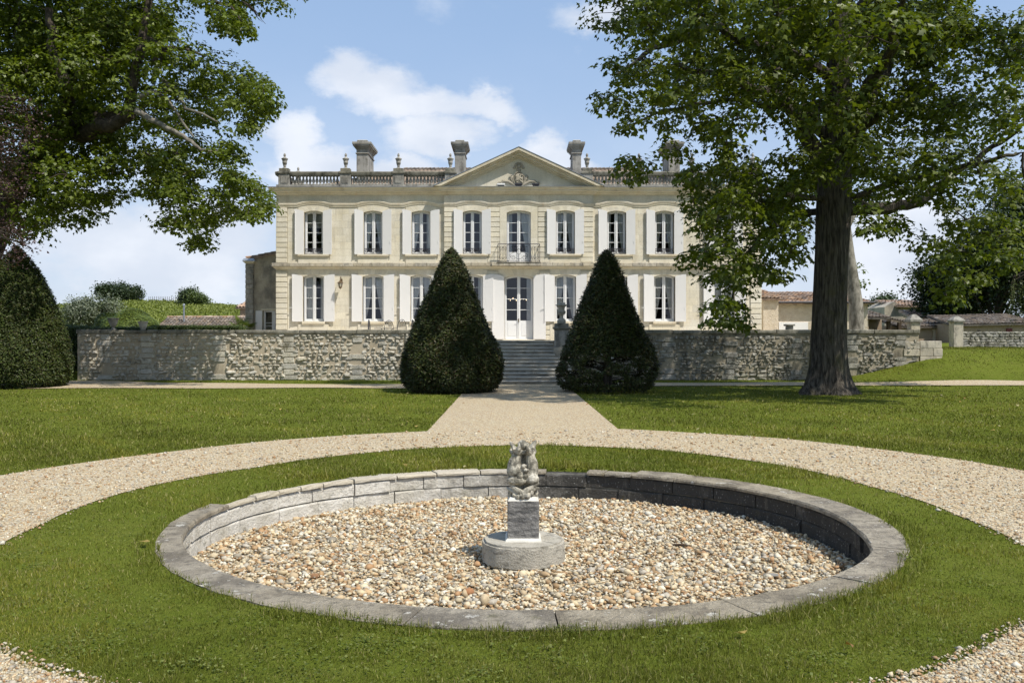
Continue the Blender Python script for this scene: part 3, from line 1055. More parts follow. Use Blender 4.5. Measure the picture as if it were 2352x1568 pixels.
    limb([(0.0, 0.08, 0.15), (0.0, 0.09, 0.28), (0.0, 0.07, 0.39), (0.0, 0.045, 0.45)], [0.07, 0.07, 0.05, 0.04])
    # open mouths: upper and lower lips
    limb([(-0.062, -0.035, 0.41), (-0.088, -0.05, 0.452), (-0.130, -0.055, 0.505)], [0.036, 0.026, 0.011])
    limb([(-0.055, -0.04, 0.41), (-0.046, -0.075, 0.450), (-0.042, -0.085, 0.490)], [0.034, 0.022, 0.009])
    limb([(0.062, -0.035, 0.41), (0.088, -0.05, 0.458), (0.122, -0.052, 0.512)], [0.034, 0.028, 0.017])
    limb([(0.065, -0.04, 0.41), (0.042, -0.078, 0.448), (0.030, -0.088, 0.476)], [0.030, 0.018, 0.009])
    for (x, z) in ((-0.098, 0.448), (0.100, 0.462)):
        m.ball(T(x, -0.075, z), 0.011, 8, 6)
    limb([(-0.10, -0.02, 0.40), (-0.125, 0.0, 0.425), (-0.118, 0.01, 0.455)], [0.018, 0.014, 0.006])
    limb([(0.10, -0.02, 0.40), (0.122, 0.0, 0.42), (0.118, 0.01, 0.45)], [0.018, 0.014, 0.006])
    m.ball(T(-0.005, 0.02, 0.475), 0.046, 10, 7)
    m.ball(T(0.035, 0.015, 0.468), 0.034, 10, 7)
    limb([(-0.02, -0.03, 0.42), (0.0, -0.055, 0.415), (0.03, -0.04, 0.42)], [0.02, 0.018, 0.018])
    # rolls of the coiled bodies
    m.ball(T(-0.070, -0.075, 0.255), 0.062, 12, 8, (1.0, 0.8, 0.85))
    m.ball(T(-0.035, -0.085, 0.215), 0.040, 10, 7)
    m.ball(T(-0.075, -0.075, 0.170), 0.068, 12, 8, (1.1, 0.85, 0.62))
    m.ball(T(-0.020, -0.095, 0.165), 0.040, 10, 7, (1.2, 0.8, 0.8))
    m.ball(T(0.085, -0.075, 0.180), 0.066, 12, 8, (0.95, 0.85, 0.80))
    for (x, z) in ((0.002, 0.300), (0.025, 0.262), (0.018, 0.212)):
        limb([(x - 0.012, -0.085, z - 0.02), (x, -0.100, z), (x + 0.020, -0.108, z + 0.006)], [0.022, 0.022, 0.011], 8)
    # wide lower fins and gaping heads at the foot
    limb([(-0.03, -0.115, 0.075), (-0.08, -0.10, 0.105), (-0.13, -0.08, 0.145)], [0.026, 0.020, 0.009])
    limb([(-0.04, -0.10, 0.060), (-0.10, -0.085, 0.075), (-0.145, -0.07, 0.100)], [0.022, 0.020, 0.012])
    limb([(0.02, -0.115, 0.085), (0.08, -0.105, 0.115), (0.135, -0.08, 0.145)], [0.024, 0.020, 0.014])
    limb([(0.06, -0.10, 0.08), (0.10, -0.095, 0.095), (0.14, -0.085, 0.105)], [0.016, 0.018, 0.011])
    for k in range(4):
        limb([(-0.075 + 0.012 * k, -0.115, 0.115 - 0.006 * k), (-0.02 + 0.008 * k, -0.130, 0.088 - 0.014 * k), (0.02 - 0.01 * k, -0.132, 0.072 - 0.016 * k)], [0.008, 0.010, 0.005], 6)
        limb([(0.085 - 0.01 * k, -0.115, 0.125 - 0.008 * k), (0.045 - 0.008 * k, -0.128, 0.095 - 0.012 * k), (0.02 - 0.008 * k, -0.13, 0.075 - 0.012 * k)], [0.008, 0.010, 0.005], 6)
    for (x, y, z, r) in ((-0.085, -0.11, 0.045, 0.018), (-0.05, -0.115, 0.030, 0.026), (-0.01, -0.12, 0.035, 0.03), (0.035, -0.118, 0.04, 0.032), (0.08, -0.11, 0.06, 0.02), (0.0, -0.11, 0.06, 0.03)):
        m.ball(T(x, y, z), r, 8, 6)
    m.ball(T(0.12, -0.06, 0.05), 0.025, 8, 6, (0.8, 0.8, 1.5))
    m.ball(T(-0.12, -0.06, 0.05), 0.028, 8, 6, (0.8, 0.8, 1.4))
    o = m.obj('fish_carving', stone('carved_limestone', (0.40, 0.365, 0.28), (0.52, 0.48, 0.39), 9, [((0.10, 0.092, 0.07), 13, 0.44, 0.60, 0.85, V1), ((0.66, 0.63, 0.54), 9, 0.58, 0.7, 0.6, V1)], (75, 0.01, 1.0)), f, smooth=True)
    rm = o.modifiers.new('fuse', 'REMESH')
    rm.mode = 'VOXEL'
    rm.voxel_size = 0.0042
    rm.use_smooth_shade = True
    tx = bpy.data.textures.new('weathering', 'CLOUDS')
    tx.noise_scale = 0.022
    tx.noise_depth = 3
    dm = o.modifiers.new('weathering', 'DISPLACE')
    dm.texture = tx
    dm.texture_coords = 'GLOBAL'
    dm.strength = 0.006
    dm.mid_level = 0.5


build_basin()

# ------------------------------------------------------------------ terrace, retaining walls, steps
STX = 0.29


def stone_variants(mat, tag, n=12, rough=0.16, ch=0.22):
    out = []
    for i in range(n):
        bm = bmesh.new()
        bmesh.ops.create_cube(bm, size=1)
        bmesh.ops.bevel(bm, geom=bm.edges[:], offset=ch, segments=1, affect='EDGES')
        for v in bm.verts:
            v.co += Vector((RNG.uniform(-1, 1), RNG.uniform(-1, 1), RNG.uniform(-1, 1))) * rough * 0.5
        out.append(MB().bm(bm).mesh(tag, mat, smooth=False))
    return out


def rubble_wall(name, x0, x1, yf, z0, z1, mat, piers, label, top_of, seed):
    rg = random.Random(seed)
    w = thing(name, ((x0 + x1) / 2, yf, 0), label, 'wall')
    mb = MB()
    mb.box(x0, x1, yf, yf + 0.42, -0.3, z1)
    mb.obj('mortar_core', M_MORTG if mat is M_RUBG else M_MORT, w)
    rub = stone_variants(mat, 'rubble_stone', 16, 0.24, 0.20)
    dre = stone_variants(mat, 'dressed_block', 6, 0.05, 0.07)
    items = []
    for (p, zs) in piers:
        z = 0.02
        k = 0
        while z < z1 - 0.12:
            h = rg.uniform(0.19, 0.25)
            h = min(h, z1 - z - 0.02)
            ww = (0.62 if k % 2 == 0 else 0.42) * rg.uniform(0.85, 1.1)
            if rg.random() < 0.28:
                z += h
                k += 1
                continue
            items.append((p + rg.uniform(-0.03, 0.03), z + h / 2, ww, h - 0.03, 0.05, 'd'))
            z += h
            k += 1
    taken = [(p - 0.24, p + 0.24) for (p, _) in piers]
    z = -0.02
    while z < z1 - 0.10:
        h = rg.uniform(0.095, 0.17)
        h = min(h, z1 - z)
        x = x0 + rg.uniform(0, 0.2)
        while x < x1 - 0.15:
            ww = min(0.40, 0.085 + rg.expovariate(1 / 0.095))
            c = x + ww / 2
            x += ww + rg.uniform(0.02, 0.10)
            if x > x1 or any(a < c < b for a, b in taken) or rg.random() < 0.10:
                continue
            hh = h * rg.uniform(0.45, 1.0)
            items.append((c, z + h / 2 + rg.uniform(-0.02, 0.02), ww * 0.95, hh, rg.uniform(0.035, 0.10), 'r'))
        z += h
    items.sort(key=lambda q: -q[2] * q[3])
    rest = MB()
    for i, (c, zc, ww, hh, pr, kd) in enumerate(items):
        base = rg.choice(dre if kd == 'd' else rub)
        Mx = Matrix.Translation((c, yf - pr * 0.15 + 0.02, zc)) @ Matrix.Rotation(rg.uniform(-0.16, 0.16) if kd == 'r' else 0, 4, 'Y') @ Matrix.Diagonal((ww, pr * 2.0, hh, 1))
        if i < 298:
            add('dressed_block' if kd == 'd' else 'rubble_stone', base, w, Mx)
        else:
            b = len(rest.v)
            rest.v += [tuple(Mx @ v.co) for v in base.vertices]
            rest.f += [tuple(b + q for q in p.vertices) for p in base.polygons]
    if rest.v:
        rest.obj('small_rubble', mat, w, kind='stuff')
    x = x0 - 0.04
    while x < x1 + 0.02:
        ww = min(rg.uniform(0.9, 1.6), x1 + 0.04 - x)
        if ww < 0.2:
            break
        mb = MB()
        dz = rg.uniform(-0.020, 0.012)
        dy = rg.uniform(-0.02, 0.012)
        mb.box(x + 0.005, x + ww - 0.005, yf - 0.07 + dy, yf + 0.50, z1 + 0.004, z1 + 0.155 + dz, 0.022)
        mb.v = [(a, b, c + rg.uniform(-0.007, 0.007)) for a, b, c in mb.v]
        mb.obj('coping_slab', M_DARK, w)
        x += ww
    return w


def build_terrace():
    mb = MB()
    mb.box(-17.4, 16.3, 36.40, 62, -0.4, 1.62)
    mb.obj('terrace_floor', stone('terrace_gravel', (0.50, 0.44, 0.34), (0.58, 0.52, 0.42), 20), kind='structure')
    pl = [(-16.6, 0), (-14.9, 0), (-11.9, 0), (-9.1, 0), (-6.3, 0), (-3.9, 0)]
    rubble_wall('terrace_wall', -17.73, STX - 1.96, 36.0, 0, 1.90, M_RUB, pl, 'long rubble retaining wall left of the steps, below the terrace', None, 3)
    pr = [(3.6, 0), (6.4, 0), (8.9, 0), (11.6, 0), (13.9, 0), (15.9, 0)]
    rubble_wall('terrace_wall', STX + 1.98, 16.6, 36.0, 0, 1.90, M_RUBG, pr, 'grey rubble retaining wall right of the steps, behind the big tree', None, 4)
    # steps
    st = thing('garden_steps', (STX, 32.5, 0), 'wide flight of worn stone steps rising to the chateau terrace', 'steps')
    for i in range(12):
        hw = 1.97 if i <= 6 else 1.41
        y0 = 32.5 + 0.33 * i
        mb = MB()
        z1 = 0.135 * (i + 1)
        cuts = [-hw, -hw + 2 * hw * RNG.uniform(0.28, 0.4), -hw + 2 * hw * RNG.uniform(0.6, 0.72), hw]
        o = MB().box(STX - hw + 0.02, STX + hw - 0.02, y0 + 0.03, 36.39, z1 - 0.135 - (0.2 if i == 0 else 0), z1 - 0.05).obj('step', M_STEP, st)
        for a, b in zip(cuts[:-1], cuts[1:]):
            q = MB().box(STX + a + 0.003, STX + b - 0.003, y0, y0 + 0.42 if i < 11 else 36.9, z1 - 0.049, z1 + RNG.uniform(-0.004, 0.004), 0.012)
            q.obj('tread_slab', M_TREAD, o)
    # pedestal with urn, right of the steps
    pxx, py = px(1289.5, 760, 35.3).x, 35.3
    p = thing('stair_pedestal', (pxx, py, 0), 'square moulded stone pedestal beside the top of the steps', 'pedestal')
    h = 0.275
    MB().box(pxx - h - 0.05, pxx + h + 0.05, py - h - 0.05, 36.1, -0.1, 1.36, 0.015).obj('base_block', M_STEP, p)
    MB().box(pxx - h, pxx + h, py - h, py + h, 1.36, 2.03, 0.01).obj('shaft', M_GREY, p)
    MB().box(pxx - h + 0.09, pxx + h - 0.09, py - h - 0.016, py, 1.46, 1.93, 0.012).obj('raised_panel', M_GREY, p)
    mb = MB()
    mb.box(pxx - h - 0.02, pxx + h + 0.02, py - h - 0.02, py + h + 0.02, 2.032, 2.075, 0.012)
    mb.box(pxx - h - 0.07, pxx + h + 0.07, py - h - 0.07, py + h + 0.07, 2.077, 2.16, 0.025)
    mb.box(pxx - h + 0.0, pxx + h - 0.0, py - h, py + h, 2.162, 2.30, 0.012)
    mb.obj('moulded_cap', M_DARK, p)
    u = thing('stone_urn', (pxx, py, 2.30), 'fluted stone urn with carved lid on the pedestal by the steps', 'urn')
    MB().box(pxx - 0.165, pxx + 0.165, py - 0.165, py + 0.165, 2.30, 2.445, 0.01).obj('plinth', M_FOUNT, u)
    mb = MB()
    mb.lathe([(0.150, 0.0), (0.135, 0.03), (0.085, 0.07), (0.070, 0.12), (0.085, 0.155), (0.075, 0.175), (0.10, 0.20), (0.150, 0.25), (0.165, 0.31), (0.150, 0.36), (0.125, 0.385), (0.130, 0.46), (0.155, 0.53),
              (0.235, 0.575), (0.240, 0.595), (0.17, 0.62)], (pxx, py, 2.445), 32)
    o = mb.obj('bowl', M_FOUNT, u, smooth=True)
    for v in o.data.vertices:
        z = v.co.z - 2.445
        if 0.2 < z < 0.37:
            a = math.atan2(v.co.y - py, v.co.x - pxx)
            k = 1 + 0.07 * math.cos(16 * a)
            v.co.x = pxx + (v.co.x - pxx) * k
            v.co.y = py + (v.co.y - py) * k
    mb = MB()
    mb.lathe([(0.17, 0.60), (0.15, 0.66), (0.09, 0.70), (0.05, 0.715), (0.045, 0.74), (0.065, 0.775), (0.05, 0.82), (0.02, 0.84)], (pxx, py, 2.445), 16)
    for k in range(14):
        a = k * 2.4
        mb.ball((pxx + 0.13 * math.cos(a), py + 0.13 * math.sin(a), 2.445 + 0.66), 0.035, 7, 5)
    mb.obj('lid', M_FOUNT, u, smooth=True)
    # low stub of dressed blocks at the far right end of the wall
    s = thing('wall_stub', (17.1, 36.2, 0.5), 'low stub of pale dressed blocks at the right end of the terrace wall', 'wall')
    for (a, b, z0, z1) in ((16.02, 16.63, 1.28, 1.57), (15.98, 16.62, 0.99, 1.27), (16.66, 17.55, 1.30, 1.60), (16.66, 17.2, 0.98, 1.29), (17.21, 17.58, 0.98, 1.29), (16.66, 17.3, 0.2, 0.97), (17.31, 17.56, 0.2, 0.97)):
        MB().box(a, b, 35.955 if a < 16.5 else 36.0, 36.4, z0, z1, 0.012).obj('dressed_block', M_BAND, s)
    # stone post stubs / gate pier standing on the wall end
    def pier(x, y, z0, z1, hw, name, label, capw=0.07):
        t = thing(name, (x, y, z0), label, 'pillar')
        MB().box(x - hw, x + hw, y - hw, y + hw, z0, z1, 0.015).obj('shaft', M_BAND, t)
        mb = MB()
        mb.box(x - hw - capw, x + hw + capw, y - hw - capw, y + hw + capw, z1 + 0.002, z1 + 0.13, 0.02)
        mb.lathe([((hw + capw - 0.02) * 1.414, z1 + 0.131), (0.10, z1 + 0.33)], (0, 0, 0), 4)
        me = mb.mesh('cap', M_GREY)
        for v in me.vertices[len(me.vertices) - 8:]:
            c = math.cos(math.pi / 4)
            X, Y = v.co.x, v.co.y
            v.co.x, v.co.y = x + c * (X - Y), y + c * (X + Y)
        add('cap', me, t)
    q = px(2098, 757, 36.25)
    pier(q.x, 36.24, 2.05, 2.36, 0.19, 'gate_pillar', 'short capped stone pillar on the right end of the terrace wall')
    g = px(2196, 798, 47.0)
    pier(g.x, 47.0, 0.95, 2.58, 0.26, 'gate_pillar', 'tall capped gate pillar beside the farm yard wall', 0.07)
    q = px(1813, 757, 36.2)
    t = thing('stone_stub', (q.x, 36.2, 2.055), 'small squat stone post standing on the terrace wall left of the tree', 'stone post')
    MB().lathe([(0.16, 0.0), (0.15, 0.03), (0.115, 0.06), (0.115, 0.19), (0.15, 0.21)], (0, 0, 0), 8)
    mb = MB()
    mb.box(q.x - 0.13, q.x + 0.13, 36.07, 36.33, 2.055, 2.21, 0.02)
    mb.obj('shaft', M_GREY, t)
    MB().box(q.x - 0.19, q.x + 0.19, 36.01, 36.39, 2.212, 2.29, 0.02).obj('cap', M_GREY, t)
    # planter urns on the left wall
    q = px(260, 757, 36.22)
    a = thing('planter_urn', (q.x, 36.22, 2.055), 'taller grey garden urn with a foot on the left terrace wall', 'urn')
    MB().box(q.x - 0.10, q.x + 0.10, 36.12, 36.32, 2.055, 2.085, 0.008).obj('foot_plate', M_GREY, a)
    MB().lathe([(0.085, 0.03), (0.05, 0.06), (0.045, 0.10), (0.06, 0.115), (0.115, 0.17), (0.17, 0.30), (0.195, 0.42), (0.225, 0.455), (0.225, 0.485), (0.195, 0.485), (0.16, 0.40)], (q.x, 36.22, 2.055), 24).obj('bowl', M_GREY, a, smooth=True)
    q = px(328.5, 757, 36.22)
    a = thing('planter_urn', (q.x, 36.22, 2.055), 'shorter pale tub shaped urn right of the grey urn on the wall', 'urn')
    MB().lathe([(0.10, 0.0), (0.10, 0.025), (0.085, 0.035), (0.085, 0.05)], (q.x, 36.22, 2.055), 20).obj('foot_plate', M_RUB, a, smooth=True)
    MB().lathe([(0.10, 0.05), (0.13, 0.09), (0.165, 0.22), (0.185, 0.30), (0.205, 0.315), (0.205, 0.35), (0.18, 0.35), (0.15, 0.28)], (q.x, 36.22, 2.055), 24).obj('bowl', M_RUB, a, smooth=True)


build_terrace()

# ------------------------------------------------------------------ chateau
YF = 43.0
FS = YF / F
XC = (1191.5 - CX) * FS
HALF, BRK, BD = 11.83, 3.64, 0.12
BAYS = [-10.0, -7.1, -4.765, -2.26, 0.0, 2.26, 4.765, 7.1, 10.0]


def fz(y):
    return EYE + (HY - y) * FS


def yplane(xr):
    return YF - BD if abs(xr) < BRK else YF


def arch_z(x, hw, H, rise):
    return H - rise * (x / hw) ** 2


def frame_mesh(name, hw, H, rise, rows, base_h, sill=True):
    """casement pair: casing, two leaves with glazing bars, local origin bottom centre, front at y=0"""
    mb = MB()
    n = 12
    xs = [-hw + 2 * hw * i / n for i in range(n + 1)]
    ct = 0.065
    jz = H - rise
    mb.box(-hw, -hw + ct, 0.0, 0.10, 0, jz)
    mb.box(hw - ct, hw, 0.0, 0.10, 0, jz)
    mb.box(-hw + ct, hw - ct, -0.02, 0.10, 0, 0.055)
    for i in range(n):
        a, b = xs[i], xs[i + 1]
        mb.prism([(a, 0.001, arch_z(a, hw, H, rise)), (b, 0.001, arch_z(b, hw, H, rise)), (b, 0.001, arch_z(b, hw, H, rise) - 0.10), (a, 0.001, arch_z(a, hw, H, rise) - 0.10)], (0, 0.098, 0))
    mb.box(-0.075, 0.075, -0.012, 0.07, 0.056, H - 0.08)
    mb.box(-0.012, 0.012, -0.03, -0.012, 0.056, H - 0.10)
    for s in (-1, 1):
        a, b = sorted((s * (hw - ct), s * (hw - ct - 0.04)))
        mb.box(a, b, 0.02, 0.07, 0.056, jz - 0.02)
    pw0, pw1 = 0.075, hw - ct - 0.04
    zb = base_h if base_h > 0 else 0.13
    for s in (-1, 1):
        a, b = sorted((s * pw0, s * pw1))
        mb.box(a, b, 0.02, 0.07, 0.056, zb)
        if base_h > 0.3:
            mb.box(a + 0.05, b - 0.05, 0.012, 0.03, 0.18, zb - 0.10, 0.006)
    zt = H - 0.10
    bars = []
    for r in range(1, rows):
        z = zb + (zt - zb) * r / rows
        bars.append(z)
        for s in (-1, 1):
            a, b = sorted((s * pw0, s * pw1))
            mb.box(a, b, 0.022, 0.06, z - 0.014, z + 0.014)
    return mb.mesh(name, M_FRAME), bars, zb, pw0, pw1


def pane_meshes(hw, H, rise, bars, zb, pw0, pw1):
    out = []
    zs = [zb] + bars + [None]
    for s in (-1, 1):
        for i in range(len(zs) - 1):
            a, b = sorted((s * pw0, s * pw1))
            z0, z1 = zs[i], zs[i + 1]
            mb = MB()
            if z1 is None:
                top = [(x, 0.045, arch_z(x, hw, H, rise) - 0.09) for x in np.linspace(b, a, 6)]
                mb.poly([(a, 0.045, z0), (b, 0.045, z0)] + top)
            else:
                mb.poly([(a, 0.045, z0), (b, 0.045, z0), (b, 0.045, z1), (a, 0.045, z1)])
            out.append(mb.mesh('pane', M_GLASS))
    return out


def curtain_mesh(hw, H, side, style, mat):
    mb = MB()
    nx, nz = 26, 14
    rows = []
    for j in range(nz + 1):
        t = j / nz
        z = 0.05 + (H - 0.1) * t
        if style == 'tied':
            w = 0.10 + (hw * 0.92 - 0.10) * max(0.0, (t - 0.02)) ** 0.8
        elif style == 'wide':
            w = hw * 0.98
        else:
            w = hw * 0.42
        row = []
        for i in range(nx + 1):
            u = i / nx
            row.append((side * (hw - 0.02 - u * w), 0.135 + 0.024 * math.sin(u * 44 + side) + 0.01 * math.sin(u * 17 + 3 * t), z))
        rows.append(row)
    b = 0
    for r in rows:
        mb.v += r
    for j in range(nz):
        for i in range(nx):
            q = (j * (nx + 1) + i, j * (nx + 1) + i + 1, (j + 1) * (nx + 1) + i + 1, (j + 1) * (nx + 1) + i)
            mb.f.append(q)
    return mb.mesh('curtain', mat, smooth=True)


def shutter_mesh(w, H, drop, side, name='shutter'):
    """side -1: hangs left of its window. local origin: hinge edge bottom, leaf extends away from the window"""
    n = 8
    pts = [(0, 0, 0)]
    top = []
    for i in range(n + 1):
        u = i / n
        top.append((side * w * u, 0, H - drop * (1 - u) ** 2))
    mb = MB()
    mb.prism([(0, 0, 0)] + top + [(side * w, 0, 0)], (0, 0.04, 0))
    return mb.mesh(name, M_WHITE)


def guard_mesh(hw):
    mb = MB()
    for z in (0.02, 0.26):
        mb.tube([(-hw, 0, z), (hw, 0, z)], 0.016, 5)
    for k in range(2):
        for s in (-1, 1):
            c = s * (hw * 0.30 + k * hw * 0.42)
            pts = []
            for i in range(17):
                a = i / 16 * 3.6 * math.pi
                r = 0.095 * (1 - i / 22)
                pts.append((c + s * r * math.cos(a), 0, 0.14 + r * math.sin(a)))
            mb.tube(pts, 0.013, 4, False)
    mb.tube([(-0.05, 0, 0.02), (0, 0, 0.14), (-0.05, 0, 0.26)], 0.009, 4)
    mb.tube([(0.05, 0, 0.02), (0, 0, 0.14), (0.05, 0, 0.26)], 0.009, 4)
    mb.tube([(0, 0, 0.02), (0, 0, 0.26)], 0.012, 4)
    for s in (-1, 1):
        mb.tube([(s * (hw - 0.012), 0, 0.02), (s * (hw - 0.012), 0, 0.26)], 0.010, 4)
    return mb.mesh('guard_rail', M_IRON)


def solid_around(x0, x1, z0, z1, y0, y1, rects):
    """list of boxes filling the rectangle except the rects"""
    xs = sorted({x0, x1} | {r[0] for r in rects} | {r[1] for r in rects})
    out = []
    for a, b in zip(xs[:-1], xs[1:]):
        c = (a + b) / 2
        cuts = sorted([(r[2], r[3]) for r in rects if r[0] < c < r[1]])
        z = z0
        for (p, q) in cuts:
            if p > z:
                out.append((a, b, y0, y1, z, p))
            z = max(z, q)
        if z < z1:
            out.append((a, b, y0, y1, z, z1))
    return out


def build_chateau():
    ch = thing('chateau', (XC, YF, 1.62), 'two-storey cream limestone chateau with white shutters, pediment and roof balustrade', 'chateau')
    Z0, ZS0, ZS1, ZB0, ZB1, ZC0, ZC1 = 1.62, fz(619), fz(604), fz(476), fz(467), fz(448.6), fz(432)
    GF = dict(hw=0.51, z0=fz(738), H=fz(631) - fz(738), rise=0.10)
    FFW = dict(hw=0.455, z0=fz(584), H=fz(484) - fz(584), rise=0.09)
    GD = dict(hw=0.70, z0=1.665, H=fz(632) - 1.665, rise=0.13)
    FD = dict(hw=0.585, z0=fz(605.5), H=fz(484) - fz(605.5), rise=0.11)
    ops = []
    for i, b in enumerate(BAYS):
        ops.append((b, GD if i == 4 else GF, 0, i))
        ops.append((b, FD if i == 4 else FFW, 1, i))
    # structural wall with openings
    core = MB()
    for (xa, xb, yy) in ((-HALF, -BRK, YF), (-BRK, BRK, YF - BD), (BRK, HALF, YF)):
        rects = [(XC + b - o['hw'], XC + b + o['hw'], o['z0'], o['z0'] + o['H']) for (b, o, f, i) in ops if xa < b < xb]
        for bx in solid_around(XC + xa, XC + xb, Z0 - 0.1, ZC1, yy + 0.03, YF + 0.42, rects):
            core.box(*bx)
    for s in (-1, 1):
        a, b = sorted((XC + s * HALF, XC + s * (HALF - 0.4)))
        core.box(a, b, YF + 0.42, 55, Z0 - 0.1, ZC1)
    core.box(XC - HALF, XC + HALF, 55, 55.4, Z0 - 0.1, ZC1)
    core.obj('wall', M_ASH, ch)
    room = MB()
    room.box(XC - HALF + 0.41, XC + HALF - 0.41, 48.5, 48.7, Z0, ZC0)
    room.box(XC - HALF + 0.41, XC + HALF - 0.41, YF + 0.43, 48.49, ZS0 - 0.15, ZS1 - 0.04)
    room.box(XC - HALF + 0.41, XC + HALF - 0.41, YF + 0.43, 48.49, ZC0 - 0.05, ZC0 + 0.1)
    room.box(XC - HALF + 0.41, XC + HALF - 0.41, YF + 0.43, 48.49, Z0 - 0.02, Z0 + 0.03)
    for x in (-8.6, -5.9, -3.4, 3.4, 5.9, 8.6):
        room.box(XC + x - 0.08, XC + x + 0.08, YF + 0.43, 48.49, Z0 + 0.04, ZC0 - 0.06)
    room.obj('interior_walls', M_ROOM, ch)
    # ---- facing blocks
    cube = MB().box(-0.5, 0.5, -0.5, 0.5, -0.5, 0.5, 0.012).mesh('facing_block', M_ASH)
    rust = MB().box(-0.5, 0.5, -0.5, 0.5, -0.5, 0.5, 0.05).mesh('quoin_block', M_ASH)
    rg = random.Random(21)

    def put(me, name, x0, x1, yf, z0, z1, th=0.034, gap=0.004):
        Mx = Matrix.Translation(((x0 + x1) / 2, yf + th / 2, (z0 + z1) / 2)) @ Matrix.Diagonal((x1 - x0 - gap, th, z1 - z0 - gap, 1))
        return add(name, me, ch, Mx)
    blocked = {0: [], 1: []}
    sur = {}
    for (b, o, f, i) in ops:
        w = 0.74 if f else 0.74
        if i == 4:
            w = 0.92 if f else 1.0
        sur[(f, i)] = w
    nblk, rest = 0, MB()
    rows = []
    for f, (za, zb, n) in enumerate(((Z0, ZS0 - 0.002, 10), (ZS1 + 0.002, ZB0 - 0.002, 8))):
        for r in range(n):
            rows.append((f, za + (zb - za) * r / n, za + (zb - za) * (r + 1) / n, r))
    rows.append((2, ZB1 + 0.002, ZC0 - 0.002, 0))
    for (f, za, zb, r) in rows:
        spans = [(-HALF + 0.56, -BRK), (BRK, HALF - 0.56)]
        if f == 2:
            spans = [(-HALF, -BRK), (-BRK, BRK), (BRK, HALF)]
        for (sa, sb) in spans:
            segs = [(sa, sb)]
            if f < 2:
                for (b, o, ff, i) in ops:
                    if ff == f and sa < b < sb:
                        w = sur[(f, i)]
                        ns = []
                        for (p, q) in segs:
                            if b + w <= p or b - w >= q:
                                ns.append((p, q))
                                continue
                            if b - w > p:
                                ns.append((p, b - w))
                            if b + w < q:
                                ns.append((b + w, q))
                        segs = ns
            for (p, q) in segs:
                x = p
                k = 0
                while x < q - 0.02:
                    L = rg.uniform(0.48, 0.78) if f < 2 else rg.uniform(0.7, 1.15)
                    if k == 0 and r % 2:
                        L *= 0.55
                    e = min(x + L, q)
                    if q - e < 0.2:
                        e = q
                    c = (x + e) / 2
                    yy = yplane(c) + rg.uniform(-0.002, 0.003)
                    if nblk < 300:
                        put(cube, 'facing_block', XC + x, XC + e, yy, za, zb)
                    else:
                        rest.box(XC + x + 0.002, XC + e - 0.002, yy, yy + 0.034, za + 0.002, zb - 0.002)
                    nblk += 1
                    x = e
                    k += 1
    if rest.v:
        rest.obj('facing_blocks', M_ASH, ch, kind='stuff')
    # rusticated quoins at the corners and between the three middle bays
    for (za, zb, n, f) in ((Z0, ZS0 - 0.10, 13, 0), (ZS1 + 0.01, ZB0 - 0.01, 11, 1)):
        zs = [za + (zb - za) * k / n for k in range(n + 1)]
        for k in range(n):
            for s in (-1, 1):
                a, b = sorted((s * HALF, s * (HALF - 0.54)))
                put(rust, 'quoin_block', XC + a - 0.012, XC + b + 0.012, YF - 0.045, zs[k], zs[k + 1], 0.10, 0.030)
                w = sur[(f, 3)]
                a, b = sorted((s * BRK, s * (2.26 + w)))
                put(rust, 'quoin_block', XC + a, XC + b, YF - BD - 0.035, zs[k], zs[k + 1], 0.08, 0.028)
                a, b = sorted((s * (2.26 - w), s * sur[(f, 4)]))
                put(rust, 'quoin_block', XC + a, XC + b, YF - BD - 0.035, zs[k], zs[k + 1], 0.08, 0.028)
    # ---- window surrounds with voussoirs, sills and aprons
    for (b, o, f, i) in ops:
        hw, z0, H, rise = o['hw'], o['z0'], o['H'], o['rise']
        yy = yplane(b) - 0.022
        w = sur[(f, i)]
        x = XC + b
        ztop = (ZB0 - 0.004) if f else (ZS0 - 0.004)
        zspring = z0 + H - rise
        n = 7 if i != 4 else 9
        for k in range(n):
            u0, u1 = -1 + 2 * k / n, -1 + 2 * (k + 1) / n
            pts = []
            for u in np.linspace(u0, u1, 3):
                pts.append((x + u * hw, yy, z0 + arch_z(u * hw, hw, H, rise)))
            t0, t1 = u0 * w, u1 * w
            pts += [(x + t1 + (-0.002 if k < n - 1 else 0), yy, ztop), (x + t0 + 0.002, yy, ztop)]
            MB().prism(pts, (0, 0.36, 0)).obj('voussoir', M_ASH, ch)
        zj = Z0 if (i == 4 and f == 0) else (ZS1 + 0.004 if f else Z0 + 0.012)
        for s in (-1, 1):
            nb = 6
            zbot = z0 if not (i == 4 and f == 0) else Z0
            for k in range(nb):
                a0, a1 = zbot + (zspring - zbot) * k / nb, zbot + (zspring - zbot) * (k + 1) / nb
                # trapezoid top so it meets the slanted first voussoir
                a, c = sorted((x + s * hw, x + s * w))
                if k < nb - 1:
                    MB().box(a, c, yy, yy + 0.36, a0 + 0.001, a1 - 0.001).obj('jamb_block', M_ASH, ch)
                else:
                    MB().prism([(x + s * hw, yy, a0 + 0.001), (x + s * w, yy, a0 + 0.001), (x + s * w, yy, ztop - 0.001), (x + s * hw, yy, a1 - 0.001)], (0, 0.36, 0)).obj('jamb_block', M_ASH, ch)
